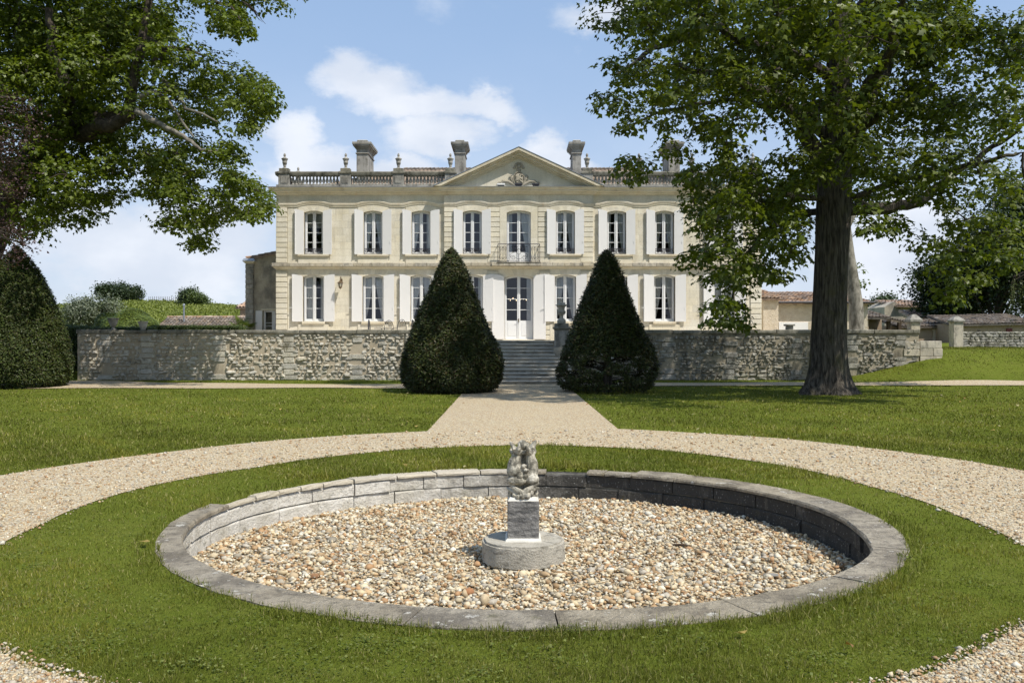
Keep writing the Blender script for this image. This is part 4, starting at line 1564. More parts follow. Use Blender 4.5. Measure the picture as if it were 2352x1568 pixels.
        if i != 4 or False:
            mb = MB()
            if f:
                mb.box(x - w, x + w, yy - 0.02, yy + 0.3, ZS1 + 0.004, z0 - 0.10)
                mb.obj('apron_panel', M_ASH, ch)
                MB().box(x - w - 0.03, x + w + 0.03, yy - 0.09, yy + 0.3, z0 - 0.098, z0 - 0.005, 0.012).obj('sill', M_BAND if False else M_CORN, ch)
            else:
                mb.box(x - w, x + w, yy - 0.015, yy + 0.3, Z0, z0 - 0.13)
                mb.obj('apron_panel', M_ASH, ch)
                MB().box(x - hw - 0.05, x + hw + 0.05, yy - 0.08, yy + 0.3, z0 - 0.128, z0 - 0.004, 0.012).obj('sill', M_CORN, ch)
        elif f == 0:
            MB().box(x - hw - 0.1, x + hw + 0.1, yy - 0.06, yy + 0.35, Z0 - 0.02, z0 - 0.002, 0.01).obj('threshold', M_CORN, ch)
    # ---- windows, doors and shutters
    kinds = {}
    for key, o, rows_, bh in (('gf', GF, 4, 0), ('ff', FFW, 4, 0), ('gd', GD, 4, 0.92), ('fd', FD, 4, 0.57)):
        fm, bars, zb, p0, p1 = frame_mesh('window' if 'd' not in key else 'french_door', o['hw'] - 0.003, o['H'] - 0.003, o['rise'], rows_, bh)
        kinds[key] = (fm, pane_meshes(o['hw'], o['H'], o['rise'], bars, zb, p0, p1), o)
    guard = guard_mesh(FFW['hw'] - 0.01)
    cur = {}
    for key in ('gf', 'ff', 'gd', 'fd'):
        o = kinds[key][2]
        for st in ('tied', 'wide', 'narrow'):
            for s in (-1, 1):
                cur[(key, st, s)] = curtain_mesh(o['hw'], o['H'], s, st, M_CURT)
        cur[(key, 'blind', 0)] = MB().box(-o['hw'] + 0.05, o['hw'] - 0.05, 0.17, 0.18, 0.62 * o['H'], o['H'] - 0.02).mesh('blind', M_BLIND)
    styles = {(0, 0): ('wide', 'narrow'), (0, 1): ('tied', 'tied'), (0, 2): ('tied', 'tied'), (0, 3): ('narrow', 'narrow'), (0, 4): (None, 'narrow'), (0, 5): ('tied', 'tied'), (0, 6): ('tied', 'tied'), (0, 7): ('tied', 'tied'), (0, 8): ('wide', 'wide'),
              (1, 0): ('blind', None), (1, 1): ('tied', 'tied'), (1, 2): ('tied', 'narrow'), (1, 3): (None, None), (1, 4): ('narrow', 'tied'), (1, 5): ('tied', 'tied'), (1, 6): ('narrow', 'tied'), (1, 7): ('tied', 'tied'), (1, 8): ('tied', 'tied')}
    shm = {}
    for key, w, drop in (('gf', 0.515, 0.10), ('ff', 0.44, 0.09), ('gd', 0.60, 0.11)):
        o = kinds[key][2]
        for s in (-1, 1):
            shm[(key, s)] = shutter_mesh(w, o['H'] + (0.03 if key != 'ff' else 0.06), drop, s)
    rods = {}
    for key, w in (('gf', 0.515), ('ff', 0.44), ('gd', 0.60)):
        o = kinds[key][2]
        mb = MB()
        mb.tube([(-w + 0.03, -0.018, 0.02), (-w + 0.03, -0.018, o['H'] - 0.02)], 0.011, 6)
        for z in (0.05, 0.35 * o['H'], 0.66 * o['H'], o['H'] - 0.12):
            mb.box(-w + 0.012, -w + 0.048, -0.03, 0.0, z - 0.02, z + 0.02)
        mb.box(-w - 0.10 if key == 'gf' else -w + 0.02, -w + 0.05, -0.04, -0.02, 0.29 * o['H'], 0.29 * o['H'] + 0.035)
        rods[key] = mb.mesh('locking_bar', M_WHITE)
        mb = MB()
        mb.box(w - 0.07, w - 0.05, -0.02, 0.0, 0.26 * o['H'], 0.26 * o['H'] + 0.09)
        for z in (0.10, 0.42, 0.74, 0.92):
            for kx in range(6):
                xx = 0.05 + (w - 0.1) * kx / 5
                mb.box(xx - 0.008, xx + 0.008, -0.006, 0.0, z * o['H'] - 0.008, z * o['H'] + 0.008)
        rods[key + 'r'] = mb.mesh('strap_bolts', M_WHITE)
    for (b, o, f, i) in ops:
        key = ('fd' if f else 'gd') if i == 4 else ('ff' if f else 'gf')
        fm, panes, o = kinds[key]
        yy = yplane(b)
        T = Vector((XC + b, yy + 0.19, o['z0']))
        win = add('french_door' if i == 4 else 'window', fm, ch, T)
        for pm in panes:
            add('pane', pm, win, T)
        sty = styles[(f, i)]
        if sty[0] == 'blind':
            add('blind', cur[(key, 'blind', 0)], win, T)
        else:
            for s, stl in zip((-1, 1), sty):
                if stl:
                    add('curtain', cur[(key, stl, s)], win, T)
        if key == 'gd':
            mb = MB()
            mb.box(-0.02, 0.02, -0.05, -0.03, 0.83, 1.02, 0.005)
            mb.tube([(0, -0.05, 0.97), (0, -0.085, 0.97), (-0.10, -0.09, 0.965)], 0.009, 6)
            add('handle', mb.mesh('handle', M_BRASS), win, T)
        if key == 'ff':
            add('guard_rail', guard, win, Vector((XC + b, yy - 0.005, o['z0'] + 0.01)))
        if key == 'fd':
            continue
        for s in (-1, 1):
            ang = rg.uniform(2.0, 6.5) * s
            Mx = Matrix.Translation((XC + b + s * (o['hw'] + 0.012), yy - 0.085, o['z0'] - (0.01 if key != 'gd' else -0.01))) @ Matrix.Rotation(math.radians(-ang), 4, 'Z')
            sh = add('shutter', shm[(key, s)], ch, Mx)
            if s < 0:
                add('locking_bar', rods[key], sh, Mx)
            else:
                add('strap_bolts', rods[key + 'r'], sh, Mx)
    # ---- bands and cornice
    L = HALF
    outline = [(XC - L, 55), (XC - L, YF), (XC - BRK, YF), (XC - BRK, YF - BD), (XC + BRK, YF - BD), (XC + BRK, YF), (XC + L, YF), (XC + L, 55)]
    mb = MB().sweep_plan(outline, [(-0.1, ZS0), (0.035, ZS0), (0.05, ZS0 + 0.05), (0.10, ZS0 + 0.08), (0.13, ZS0 + 0.12), (0.13, ZS0 + 0.14), (-0.1, ZS0 + 0.14)])
    mb.obj('string_moulding', M_CORN, ch, fix=True)
    x = -L - 0.17
    while x < L + 0.16:
        w = min(rg.uniform(0.38, 0.66), L + 0.17 - x)
        c = x + w / 2
        yf = yplane(c) - 0.19 - (0.18 if abs(c) < 1.15 else 0) - rg.uniform(0, 0.012)
        MB().box(XC + x + 0.004, XC + x + w - 0.004, yf, YF - 0.01 if abs(c) > BRK else YF - BD - 0.01, ZS0 + 0.142, ZS1 + rg.uniform(-0.012, 0.004), 0.012).obj('ledge_stone', M_BAND, ch)
        x += w
    for s in (-1, 1):
        a, b = sorted((XC + s * L, XC + s * (L + 0.17)))
        MB().box(a, b, YF + 0.0, 54.9, ZS0 + 0.142, ZS1, 0.012).obj('ledge_stone', M_BAND, ch)
    # architrave band that rises over each upper window
    for (sa, sb) in ((-L, -BRK), (-BRK, BRK), (BRK, L)):
        path = [(sa, ZB0)]
        for i, b in enumerate(BAYS):
            if sa < b < sb:
                w = sur[(1, i)] + 0.02
                path.append((b - w - 0.10, ZB0))
                for u in np.linspace(-1, 1, 13):
                    path.append((b + u * w, ZB0 + 0.02 + 0.12 * (1 - u * u)))
                path.append((b + w + 0.10, ZB0))
        path.append((sb, ZB0))
        yy = yplane((sa + sb) / 2)
        mb = MB()
        prof = [(0.06, 0.0), (-0.030, 0.0), (-0.040, 0.07), (-0.055, 0.085), (-0.070, 0.15), (-0.065, 0.185), (0.06, 0.185)]
        m = len(prof)
        for (xx, zz) in path:
            for (oy, oz) in prof:
                mb.v.append((XC + xx, yy + oy, zz + oz))
        for k in range(len(path) - 1):
            for j in range(m):
                j2 = (j + 1) % m
                mb.f.append((k * m + j, k * m + j2, (k + 1) * m + j2, (k + 1) * m + j))
        mb.f.append(tuple(range(m - 1, -1, -1)))
        mb.f.append(tuple((len(path) - 1) * m + j for j in range(m)))
        mb.obj('architrave_band', M_CORN, ch, fix=True)
        # infill between straight and arched line
        for i, b in enumerate(BAYS):
            if sa < b < sb:
                w = sur[(1, i)] + 0.02
                pts = [(XC + b - w, yy - 0.010, ZB0 - 0.01)] + [(XC + b + u * w, yy - 0.010, ZB0 + 0.04 + 0.12 * (1 - u * u)) for u in np.linspace(-1, 1, 9)] + [(XC + b + w, yy - 0.010, ZB0 - 0.01)]
                MB().prism(pts, (0, 0.05, 0)).obj('lintel_head', M_ASH, ch)
    mb = MB().sweep_plan(outline, [(-0.2, ZC0), (0.03, ZC0), (0.06, ZC0 + 0.05), (0.13, ZC0 + 0.09), (0.14, ZC0 + 0.13), (0.23, ZC0 + 0.16), (0.25, ZC0 + 0.24), (0.29, ZC0 + 0.27), (0.33, ZC1 - 0.01), (0.33, ZC1), (-0.2, ZC1)])
    mb.obj('cornice', M_CORN, ch, fix=True)
    mb = MB().sweep_plan(outline, [(0.34, ZC1 + 0.002), (0.34, ZC1 + 0.014), (-0.3, ZC1 + 0.03), (-0.3, ZC1 + 0.002)])
    mb.obj('lead_flashing', M_ZINC, ch, fix=True)
    # ---- pediment
    apex, base, half = fz(343.5), ZC1 + 0.02, 4.06
    slope = (apex - base) / half
    yb = YF - BD
    ped = MB()
    tri = [(XC - half + 0.5, yb - 0.005, base), (XC, yb - 0.005, apex - 0.25), (XC + half - 0.5, yb - 0.005, base)]
    ped.prism(tri, (0, 0.5, 0))
    ped = ped.obj('pediment', M_ASH, ch)
    for (t0, t1, yo) in ((0.0, 0.13, -0.44), (0.13, 0.20, -0.36), (0.20, 0.31, -0.26), (0.31, 0.39, -0.14), (0.39, 0.46, -0.06)):
        for s in (-1, 1):
            x0, x1 = (apex - t0 - base) / slope, (apex - t1 - base) / slope
            pts = [(XC + s * x0, yb + yo, base), (XC, yb + yo, apex - t0), (XC, yb + yo, apex - t1), (XC + s * x1, yb + yo, base)]
            MB().prism(pts, (0, 0.6 - yo, 0)).obj('raking_moulding', M_CORN, ped)
    for s in (-1, 1):
        pts = [(XC + s * (half + 0.03), yb - 0.46, base + 0.0), (XC, yb - 0.46, apex + 0.012), (XC, yb - 0.46, apex + 0.035), (XC + s * (half + 0.08), yb - 0.46, base + 0.0)]
        MB().prism(pts, (0, 7.5, 0)).obj('lead_edge', M_IRON if False else M_ZINC, ped)
    # carved arms
    cm = MB()
    yy = yb - 0.02
    zc = fz(412.5)
    cm.ball((XC + 0.0, yy, zc), 0.30, 20, 12, (0.80, 0.34, 1.05))
    for k in range(34):
        a = 2 * math.pi * k / 34
        cm.ball((XC + 0.26 * math.cos(a), yy - 0.05, zc + 0.335 * math.sin(a)), 0.035, 7, 5)
    for k in range(26):
        cm.ball((XC + rg.uniform(-0.16, 0.16), yy - 0.085, zc + rg.uniform(-0.20, 0.22)), rg.uniform(0.02, 0.045), 7, 5)
    zh = fz(384)
    cm.ball((XC, yy - 0.03, zh), 0.095, 12, 8, (1, 0.8, 1.15))
    cm.ball((XC, yy, zh - 0.17), 0.12, 12, 8, (0.9, 0.6, 0.8))
    for k in range(9):
        a = math.pi * (k / 8)
        cm.ball((XC + 0.17 * math.cos(a), yy - 0.01, zh + 0.03 + 0.13 * math.sin(a)), 0.052, 8, 6)
    for s in (-1, 1):
        cm.ball((XC + s * 0.22, yy, zh - 0.06), 0.075, 8, 6, (1.2, 0.6, 0.7))
        base_p = [(0.10, -0.36), (0.34, -0.22), (0.52, -0.12), (0.74, -0.12), (0.92, -0.20)]
        pts = [(XC + s * x, yy - 0.01, zc + z) for x, z in base_p]
        cm.tube(pts, [0.05, 0.06, 0.055, 0.05, 0.02], 8)
        for (x, z) in base_p[1:]:
            for k in range(6):
                a = k * 1.05 + s
                cm.ball((XC + s * (x + 0.085 * math.cos(a)), yy - 0.02, zc + z + 0.05 * math.sin(a)), 0.038, 7, 5, (1.3, 0.7, 0.8))
        pts = [(XC + s * x, yy - 0.01, zc + z) for x, z in ((0.18, -0.30), (0.33, -0.08), (0.36, 0.10), (0.44, 0.18))]
        cm.tube(pts, [0.05, 0.05, 0.045, 0.02], 8)
        for (x, z) in ((0.38, 0.0), (0.43, 0.1), (0.36, 0.16), (0.31, -0.12)):
            cm.ball((XC + s * x, yy - 0.02, zc + z), 0.05, 7, 5, (1, 0.7, 1.2))
        pts = [(XC + s * x, yy - 0.01, zc + z) for x, z in ((0.08, -0.36), (0.18, -0.42), (0.30, -0.40))]
        cm.tube(pts, [0.04, 0.04, 0.015], 8)
    cm.obj('carved_arms', M_GREY if False else stone('carved_arms_stone', (0.36, 0.32, 0.25), (0.46, 0.42, 0.33), 6, [((0.16, 0.145, 0.12), 6, 0.48, 0.66, 0.6, V1)], (50, 0.01, 0.6)), ped, smooth=True)
    # ---- balustrade
    B0, B1, B2, B3 = ZC1 + 0.03, fz(424), fz(403), fz(394.2)
    prof = [(0.052, 0.0), (0.062, 0.02), (0.062, 0.05), (0.040, 0.07), (0.034, 0.10), (0.060, 0.16), (0.066, 0.20), (0.055, 0.26), (0.036, 0.33), (0.034, 0.38), (0.052, 0.395), (0.052, 0.42), (0.062, 0.43), (0.062, B2 - B1)]
    prof = [(r * 1.22, z if z < 0.44 else B2 - B1) for r, z in prof]
    bal = MB().lathe(prof, (0, 0, 0), 10).mesh('baluster', M_GREY, smooth=True)
    posts = [11.45, 8.46, 5.88, 3.34]
    YB = YF + 0.16
    fprof = [(0.12, 0.0), (0.125, 0.03), (0.07, 0.05), (0.05, 0.09), (0.075, 0.115), (0.06, 0.135), (0.085, 0.19), (0.108, 0.27), (0.115, 0.275), (0.115, 0.30), (0.105, 0.31), (0.125, 0.42), (0.165, 0.475), (0.165, 0.49), (0.10, 0.535), (0.045, 0.57),
             (0.045, 0.60), (0.062, 0.64), (0.058, 0.69), (0.035, 0.74), (0.012, 0.765)]
    fin = MB().lathe(fprof, (0, 0, 0), 16).mesh('finial_urn', M_GREY, smooth=True)
    for s in (-1, 1):
        pth = [(XC - L, 46.9), (XC - L, YF), (XC - 3.1, YF)] if s < 0 else [(XC + 3.1, YF), (XC + L, YF), (XC + L, 46.9)]
        MB().sweep_plan(pth, [(0.0, B0), (0.0, B1), (-0.32, B1), (-0.32, B0)]).obj('balustrade_base', M_GREY, ch, fix=True)
        MB().sweep_plan(pth, [(0.02, B2 + 0.001), (0.035, B2 + 0.05), (0.05, B3 - 0.05), (0.03, B3), (-0.35, B3), (-0.37, B3 - 0.05), (-0.34, B2 + 0.001)]).obj('balustrade_rail', M_DARK, ch, fix=True)

        def post(x, y):
            o = MB().box(x - 0.265, x + 0.265, y - 0.20, y + 0.20, B0, B3 + 0.02, 0.012).obj('balustrade_post', M_GREY, ch)
            MB().box(x - 0.16, x + 0.16, y - 0.222, y - 0.1, B1 + 0.06, B2 - 0.05, 0.014).obj('post_panel', M_GREY, o)
            MB().box(x - 0.31, x + 0.31, y - 0.25, y + 0.25, B3 - 0.10, B3 + 0.012, 0.02).obj('post_cap', M_DARK, o)
            MB().box(x - 0.235, x + 0.235, y - 0.19, y + 0.19, B3 + 0.021, B3 + 0.165, 0.012).obj('urn_plinth', M_DARK, o)
            add('finial_urn', fin, ch, Vector((x, y, B3 + 0.165)))
        for p in posts:
            post(XC + s * p, YB + 0.0)
        post(XC + s * 11.62, 46.6)
        for a, b, n in ((posts[0], posts[1], 14), (posts[1], posts[2], 12), (posts[2], posts[3], 11)):
            for k in range(n):
                x = a - 0.33 + (b - a + 0.66) * (k + 0.5) / n
                add('baluster', bal, ch, Vector((XC + s * x, YB, B1)))
        for k in range(14):
            add('baluster', bal, ch, Vector((XC + s * (L - 0.16), YF + 0.5 + 2.75 * (k + 0.5) / 14, B1)))
    # ---- roof and chimneys
    ze, zr, ye, yr, xe, xr = 9.12, 11.15, 44.2, 49.4, 11.2, 6.4
    rf = MB()
    nu, nv = 420, 14
    for j in range(nv + 1):
        t = j / nv
        xm = xe + (xr - xe) * t
        for i in range(nu + 1):
            x = -xe + 2 * xe * i / nu
            xx = max(-xm, min(xm, x))
            c = 0.045 * abs(math.sin(x * math.pi / 0.22)) + 0.02 * ((j % 2))
            rf.v.append((XC + xx, ye + (yr - ye) * t, ze + (zr - ze) * t + c))
    for j in range(nv):
        for i in range(nu):
            rf.f.append((j * (nu + 1) + i, j * (nu + 1) + i + 1, (j + 1) * (nu + 1) + i + 1, (j + 1) * (nu + 1) + i))
    for s in (-1, 1):
        n1 = 90
        b = len(rf.v)
        for j in range(nv + 1):
            t = j / nv
            for i in range(n1 + 1):
                u = i / n1
                y = ye + (54.6 - ye) * u
                ym0, ym1 = ye + (yr - ye) * t, 54.6 - (54.6 - yr) * t
                rf.v.append((XC + s * (xe + (xr - xe) * t), max(ym0, min(ym1, y)), ze + (zr - ze) * t + 0.045 * abs(math.sin(y * math.pi / 0.22))))
        for j in range(nv):
            for i in range(n1):
                q = (b + j * (n1 + 1) + i, b + j * (n1 + 1) + i + 1, b + (j + 1) * (n1 + 1) + i + 1, b + (j + 1) * (n1 + 1) + i)
                rf.f.append(q if s > 0 else q[::-1])
    rf.poly([(XC + xe, 54.6, ze), (XC - xe, 54.6, ze), (XC - xr, yr, zr), (XC + xr, yr, zr)])
    roof = rf.obj('roof', M_TILED, ch)
    for k in range(58):
        x = -xr + 2 * xr * (k + 0.5) / 58
        MB().lathe([(0.10, 0), (0.115, 0.24)], (0, 0, 0), 8)
        m = MB()
        m.tube([(XC + x - 0.11, yr, zr + 0.02), (XC + x + 0.12, yr, zr + 0.035)], [0.10, 0.12], 8)
        m.obj('ridge_tile', M_TILED, roof)

    def chimney(xc, w, d, name='chimney'):
        y0 = 46.4
        zt = 11.42
        o = MB().box(xc - w / 2, xc + w / 2, y0, y0 + d, 9.2, zt, 0.012).obj(name, M_GREY, roof)
        m = MB()
        m.box(xc - w / 2 - 0.05, xc + w / 2 + 0.05, y0 - 0.05, y0 + d + 0.05, zt + 0.001, zt + 0.05, 0.01)
        m.box(xc - w / 2 - 0.005, xc + w / 2 + 0.005, y0 - 0.005, y0 + d + 0.005, zt + 0.051, zt + 0.26)
        for k, e in enumerate((0.05, 0.10, 0.17)):
            m.box(xc - w / 2 - e, xc + w / 2 + e, y0 - e, y0 + d + e, zt + 0.261 + 0.07 * k, zt + 0.33 + 0.07 * k)
        m.box(xc - w / 2 - 0.20, xc + w / 2 + 0.20, y0 - 0.20, y0 + d + 0.20, zt + 0.472, zt + 0.60, 0.012)
        m.box(xc - w / 2 + 0.02, xc + w / 2 - 0.02, y0 + 0.02, y0 + d - 0.02, zt + 0.601, zt + 0.72, 0.01)
        m.obj('chimney_cap', M_GREY, o)
        MB().box(xc - w / 2 + 0.05, xc + w / 2 - 0.05, y0 + 0.06, y0 + d - 0.06, zt + 0.721, zt + 0.75).obj('cap_sheet', M_WHITE, o)
    c1 = px(832, 380, 46.4).x
    c2 = px(1056, 380, 46.4).x
    chimney(c1, 0.60, 1.9)
    chimney(c2, 0.52, 1.5)
    chimney(2 * XC - c2, 0.46, 1.5)
    chimney(2 * XC - c1, 0.60, 1.9)
    xs = 2 * XC - c2
    MB().tube([(xs - 0.24, 46.45, 10.9), (xs - 0.75, 46.2, 9.95)], 0.014, 5).obj('chimney_stay', M_IRON, roof)
    # ---- balcony of the middle window
    bw, by0, by1, z0, z1 = 1.01, YF - BD - 0.02, YF - BD - 0.36, ZS1 + 0.01, fz(563)
    bal_ = add('balcony', MB().box(XC - bw - 0.05, XC + bw + 0.05, by1 - 0.05, by0, ZS1 + 0.003, ZS1 + 0.012).mesh('balcony', M_BAND), ch)
    m = MB()
    P = [(XC - bw, by0), (XC - bw, by1), (XC + bw, by1), (XC + bw, by0)]
    for z, r in ((z0 + 0.04, 0.011), (z1, 0.018)):
        m.tube([(x, y, z) for x, y in P], r, 6)
    for x in (-bw, -0.52, 0.52, bw):
        m.tube([(XC + x, by1, z0), (XC + x, by1, z1)], 0.014, 6)
    for s in (-1, 1):
        m.tube([(XC + s * bw, (by0 + by1) / 2, z0), (XC + s * bw, (by0 + by1) / 2, z1)], 0.010, 5)
    m.obj('railing_frame', M_IRON, bal_)

    def spiral(c, r, turns, s, ph, zdir=1):
        return [(c[0] + s * r * (1 - 0.75 * i / 20) * math.cos(ph + turns * 2 * math.pi * i / 20), by1, c[1] + zdir * r * (1 - 0.75 * i / 20) * math.sin(ph + turns * 2 * math.pi * i / 20)) for i in range(21)]
    H = z1 - z0
    for s in (-1, 1):
        m = MB()
        cx = XC + s * 0.765
        for ss in (-1, 1):
            m.tube(spiral((cx + ss * 0.085, z0 + 0.16), 0.085, 1.3, ss, 0.5), 0.009, 4, False)
            m.tube(spiral((cx + ss * 0.085, z0 + H - 0.16), 0.085, 1.3, ss, 0.5, -1), 0.009, 4, False)
            m.tube([(cx + ss * 0.17, by1, z0 + 0.16), (cx + ss * 0.10, by1, z0 + 0.45), (cx + ss * 0.17, by1, z0 + H - 0.16)], 0.009, 4)
            m.tube([(cx + ss * 0.24, by1, z0 + 0.05), (cx + ss * 0.18, by1, z0 + 0.10), (cx + ss * 0.18, by1, z0 + H - 0.10), (cx + ss * 0.24, by1, z0 + H - 0.02)], 0.008, 4)
        m.tube([(cx - 0.16, by1, z0 + H * 0.66), (cx + 0.16, by1, z0 + H * 0.66)], 0.009, 4)
        m.tube([(cx, by1, z0 + 0.1), (cx, by1, z0 + H - 0.1)], 0.009, 4)
        m.obj('scroll_panel', M_IRON, bal_)
    m = MB()
    for ss in (-1, 1):
        m.tube(spiral((XC + ss * 0.28, z0 + 0.20), 0.12, 1.4, ss, 0.2), 0.010, 4, False)
        m.tube([(XC + ss * 0.16, by1, z0 + 0.2), (XC, by1, z0 + 0.12)], 0.010, 4)
        m.tube([(XC + ss * 0.40, by1, z0 + 0.2), (XC + ss * 0.42, by1, z0 + 0.36), (XC + ss * 0.22, by1, z0 + 0.48), (XC + ss * 0.24, by1, z0 + 0.66), (XC + ss * 0.40, by1, z0 + H - 0.12)], 0.010, 4)
        m.tube([(XC, by1, z0 + 0.36), (XC + ss * 0.11, by1, z0 + 0.44), (XC + ss * 0.06, by1, z0 + 0.58), (XC + ss * 0.14, by1, z0 + 0.70), (XC + ss * 0.08, by1, z0 + H - 0.08)], 0.010, 4)
        m.tube(spiral((XC + ss * 0.12, z0 + H - 0.14), 0.07, 1.2, ss, 0.5, -1), 0.009, 4, False)
        m.tube([(XC + ss * 0.50, by1, z0 + 0.05), (XC + ss * 0.45, by1, z0 + 0.10), (XC + ss * 0.45, by1, z0 + H - 0.1), (XC + ss * 0.50, by1, z0 + H - 0.02)], 0.008, 4)
    m.tube([(XC - 0.36, by1, z0 + 0.62), (XC + 0.36, by1, z0 + 0.62)], 0.010, 4)
    m.tube([(XC, by1, z0 + 0.05), (XC, by1, z0 + 0.36)], 0.010, 4)
    m.obj('scroll_panel', M_IRON, bal_)

    # ---- things fixed on or standing in the chateau
    def floodlight(x, w, mat, label):
        t = thing('floodlight', (x, YF - BD - 0.3, ZC1 + 0.03), label, 'floodlight')
        m = MB()
        m.box(x - w, x + w, YF - BD - 0.36, YF - BD - 0.22, ZC1 + 0.07, ZC1 + 0.15, 0.01)
        m.obj('lamp_head', mat, t)
        m = MB()
        m.box(x - w * 0.8, x + w * 0.8, YF - BD - 0.31, YF - BD - 0.27, ZC1 + 0.02, ZC1 + 0.07)
        m.obj('bracket', M_IRON, t)
    floodlight((1151 - CX) * FS, 0.19, M_FRAME, 'pale floodlight on the ledge below the pediment, left of the two black ones')
    floodlight((1191 - CX) * FS, 0.18, M_IRON, 'black floodlight directly below the carved arms of the pediment')
    floodlight((1230 - CX) * FS, 0.18, M_IRON, 'black floodlight on the pediment ledge, right of the carved arms')
    lx = (784.5 - CX) * FS
    t = thing('wall_lantern', (lx, YF, fz(660)), 'aged brass lantern on a curved bracket between the two leftmost ground floor windows', 'lantern')
    m = MB()
    zt = fz(636)
    m.tube([(lx, YF - 0.02, zt - 0.18), (lx, YF - 0.10, zt - 0.06), (lx, YF - 0.22, zt), (lx, YF - 0.32, zt - 0.06), (lx, YF - 0.32, zt - 0.16)], 0.016, 6)
    m.box(lx - 0.05, lx + 0.05, YF - 0.03, YF - 0.0, zt - 0.28, zt - 0.10, 0.008)
    m.obj('bracket', M_BRASS, t)
    m = MB()
    m.lathe([(0.02, 0.0), (0.03, -0.04), (0.075, -0.08), (0.15, -0.135), (0.155, -0.15), (0.11, -0.155)], (lx, YF - 0.32, zt - 0.16), 6)
    for k in range(6):
        a = k * math.pi / 3
        m.tube([(lx + 0.115 * math.cos(a), YF - 0.32 + 0.115 * math.sin(a), zt - 0.31), (lx + 0.07 * math.cos(a), YF - 0.32 + 0.07 * math.sin(a), zt - 0.53)], 0.009, 4)
    m.lathe([(0.03, -0.45), (0.075, -0.42), (0.085, -0.37), (0.075, -0.36)], (lx, YF - 0.32, zt - 0.13), 6)
    m.lathe([(0.012, -0.48), (0.02, -0.45)], (lx, YF - 0.32, zt - 0.13), 6)
    m.obj('cage', M_BRASS, t)
    m = MB()
    m.lathe([(0.06, -0.36), (0.10, -0.16)], (lx, YF - 0.32, zt - 0.15), 6, cap=False)
    m.obj('lantern_glass', M_GLASS, t)
    # chandelier glimpsed through the middle door
    t = thing('chandelier', (XC, 46.0, fz(690)), 'lit chandelier inside the hall, seen through the glazed front door', 'chandelier')
    em, tt = new_mat('lit_bulb')
    e = tt.n('ShaderNodeEmission')
    e.inputs[0].default_value = (1.0, 0.72, 0.42, 1)
    e.inputs[1].default_value = 5
    finish(tt, e.outputs[0])
    s2 = 46.0 / F
    m, m2 = MB(), MB()
    cz = EYE + (HY - 688) * s2
    for k in range(8):
        a = k * math.pi / 4 + 0.2
        x, y = XC + 0.50 * math.cos(a), 46.0 + 0.50 * math.sin(a)
        z = cz - 0.02 + 0.04 * math.sin(a * 2)
        m2.ball((x, y, z + 0.03), 0.015, 7, 5, (1, 1, 1.7))
        m.tube([(XC, 46.0, cz - 0.15), (XC + 0.3 * math.cos(a), 46.0 + 0.3 * math.sin(a), cz - 0.16), (x, y, z - 0.01)], 0.012, 5)
    m.tube([(XC, 46.0, cz - 0.2), (XC, 46.0, ZS0 - 0.15)], 0.015, 6)
    m.obj('arms', M_BRASS, t)
    m2.obj('bulbs', em, t, smooth=True)
    return ch


build_chateau()


# ------------------------------------------------------------------ annexe, roofs and outbuildings
def tile_mesh(mat, L=0.46, r=0.105):
    m = MB()
    n = 5
    for (yy, rr) in ((0.0, r), (L, r * 0.82)):
        for k in range(n + 1):
            a = math.pi * k / n
            m.v.append((rr * math.cos(a), yy, rr * math.sin(a) * 0.75))
        for k in range(n, -1, -1):
            a = math.pi * k / n
            m.v.append(((rr - 0.018) * math.cos(a), yy, (rr - 0.018) * math.sin(a) * 0.75))
    c = 2 * (n + 1)
    for k in range(c):
        m.f.append((k, (k + 1) % c, c + (k + 1) % c, c + k))
    m.f.append(tuple(range(c - 1, -1, -1)))
    return m.mesh('roof_tile', mat, smooth=False)


def tile_roof(parent, A, B, up, nv, mat, limit=300, pitch=0.21, L=0.36, seed=1):
    """A, B: eave ends; up: vector from eave to ridge"""
    A, B, up = Vector(A), Vector(B), Vector(up)
    u = (B - A)
    n = max(1, int(u.length / pitch))
    ud = u.normalized()
    vd = up.normalized()
    nd = ud.cross(vd).normalized()
    rot = Matrix((ud, vd, nd)).transposed().to_4x4()
    step = up.length / nv
    base = tile_mesh(mat, step * 1.18, pitch * 0.47)
    rg = random.Random(seed)
    sl = MB()
    e = nd * 0.0
    sl.prism([A - nd * 0.05, B - nd * 0.05, B + up - nd * 0.05, A + up - nd * 0.05], tuple(-nd * 0.10))
    sheet = sl.obj('roof_slab', mat, parent, fix=True)
    cells = [(i, j) for j in range(nv) for i in range(n)]
    rest = MB()
    for q, (i, j) in enumerate(cells):
        P = A + ud * (pitch * (i + 0.5)) + vd * (step * j) + nd * (0.012 * rg.uniform(-1, 1) - 0.02)
        Mx = Matrix.Translation(P) @ rot @ Matrix.Rotation(rg.uniform(-0.04, 0.04), 4, 'Z') @ Matrix.Rotation(-0.05, 4, 'X')
        if q < limit:
            add('roof_tile', base, parent, Mx)
        else:
            b = len(rest.v)
            rest.v += [tuple(Mx @ v.co) for v in base.vertices]
            rest.f += [tuple(b + k for k in p.vertices) for p in base.polygons]
    if rest.v:
        rest.obj('roof_tiling', mat, parent, kind='stuff')
    return sheet


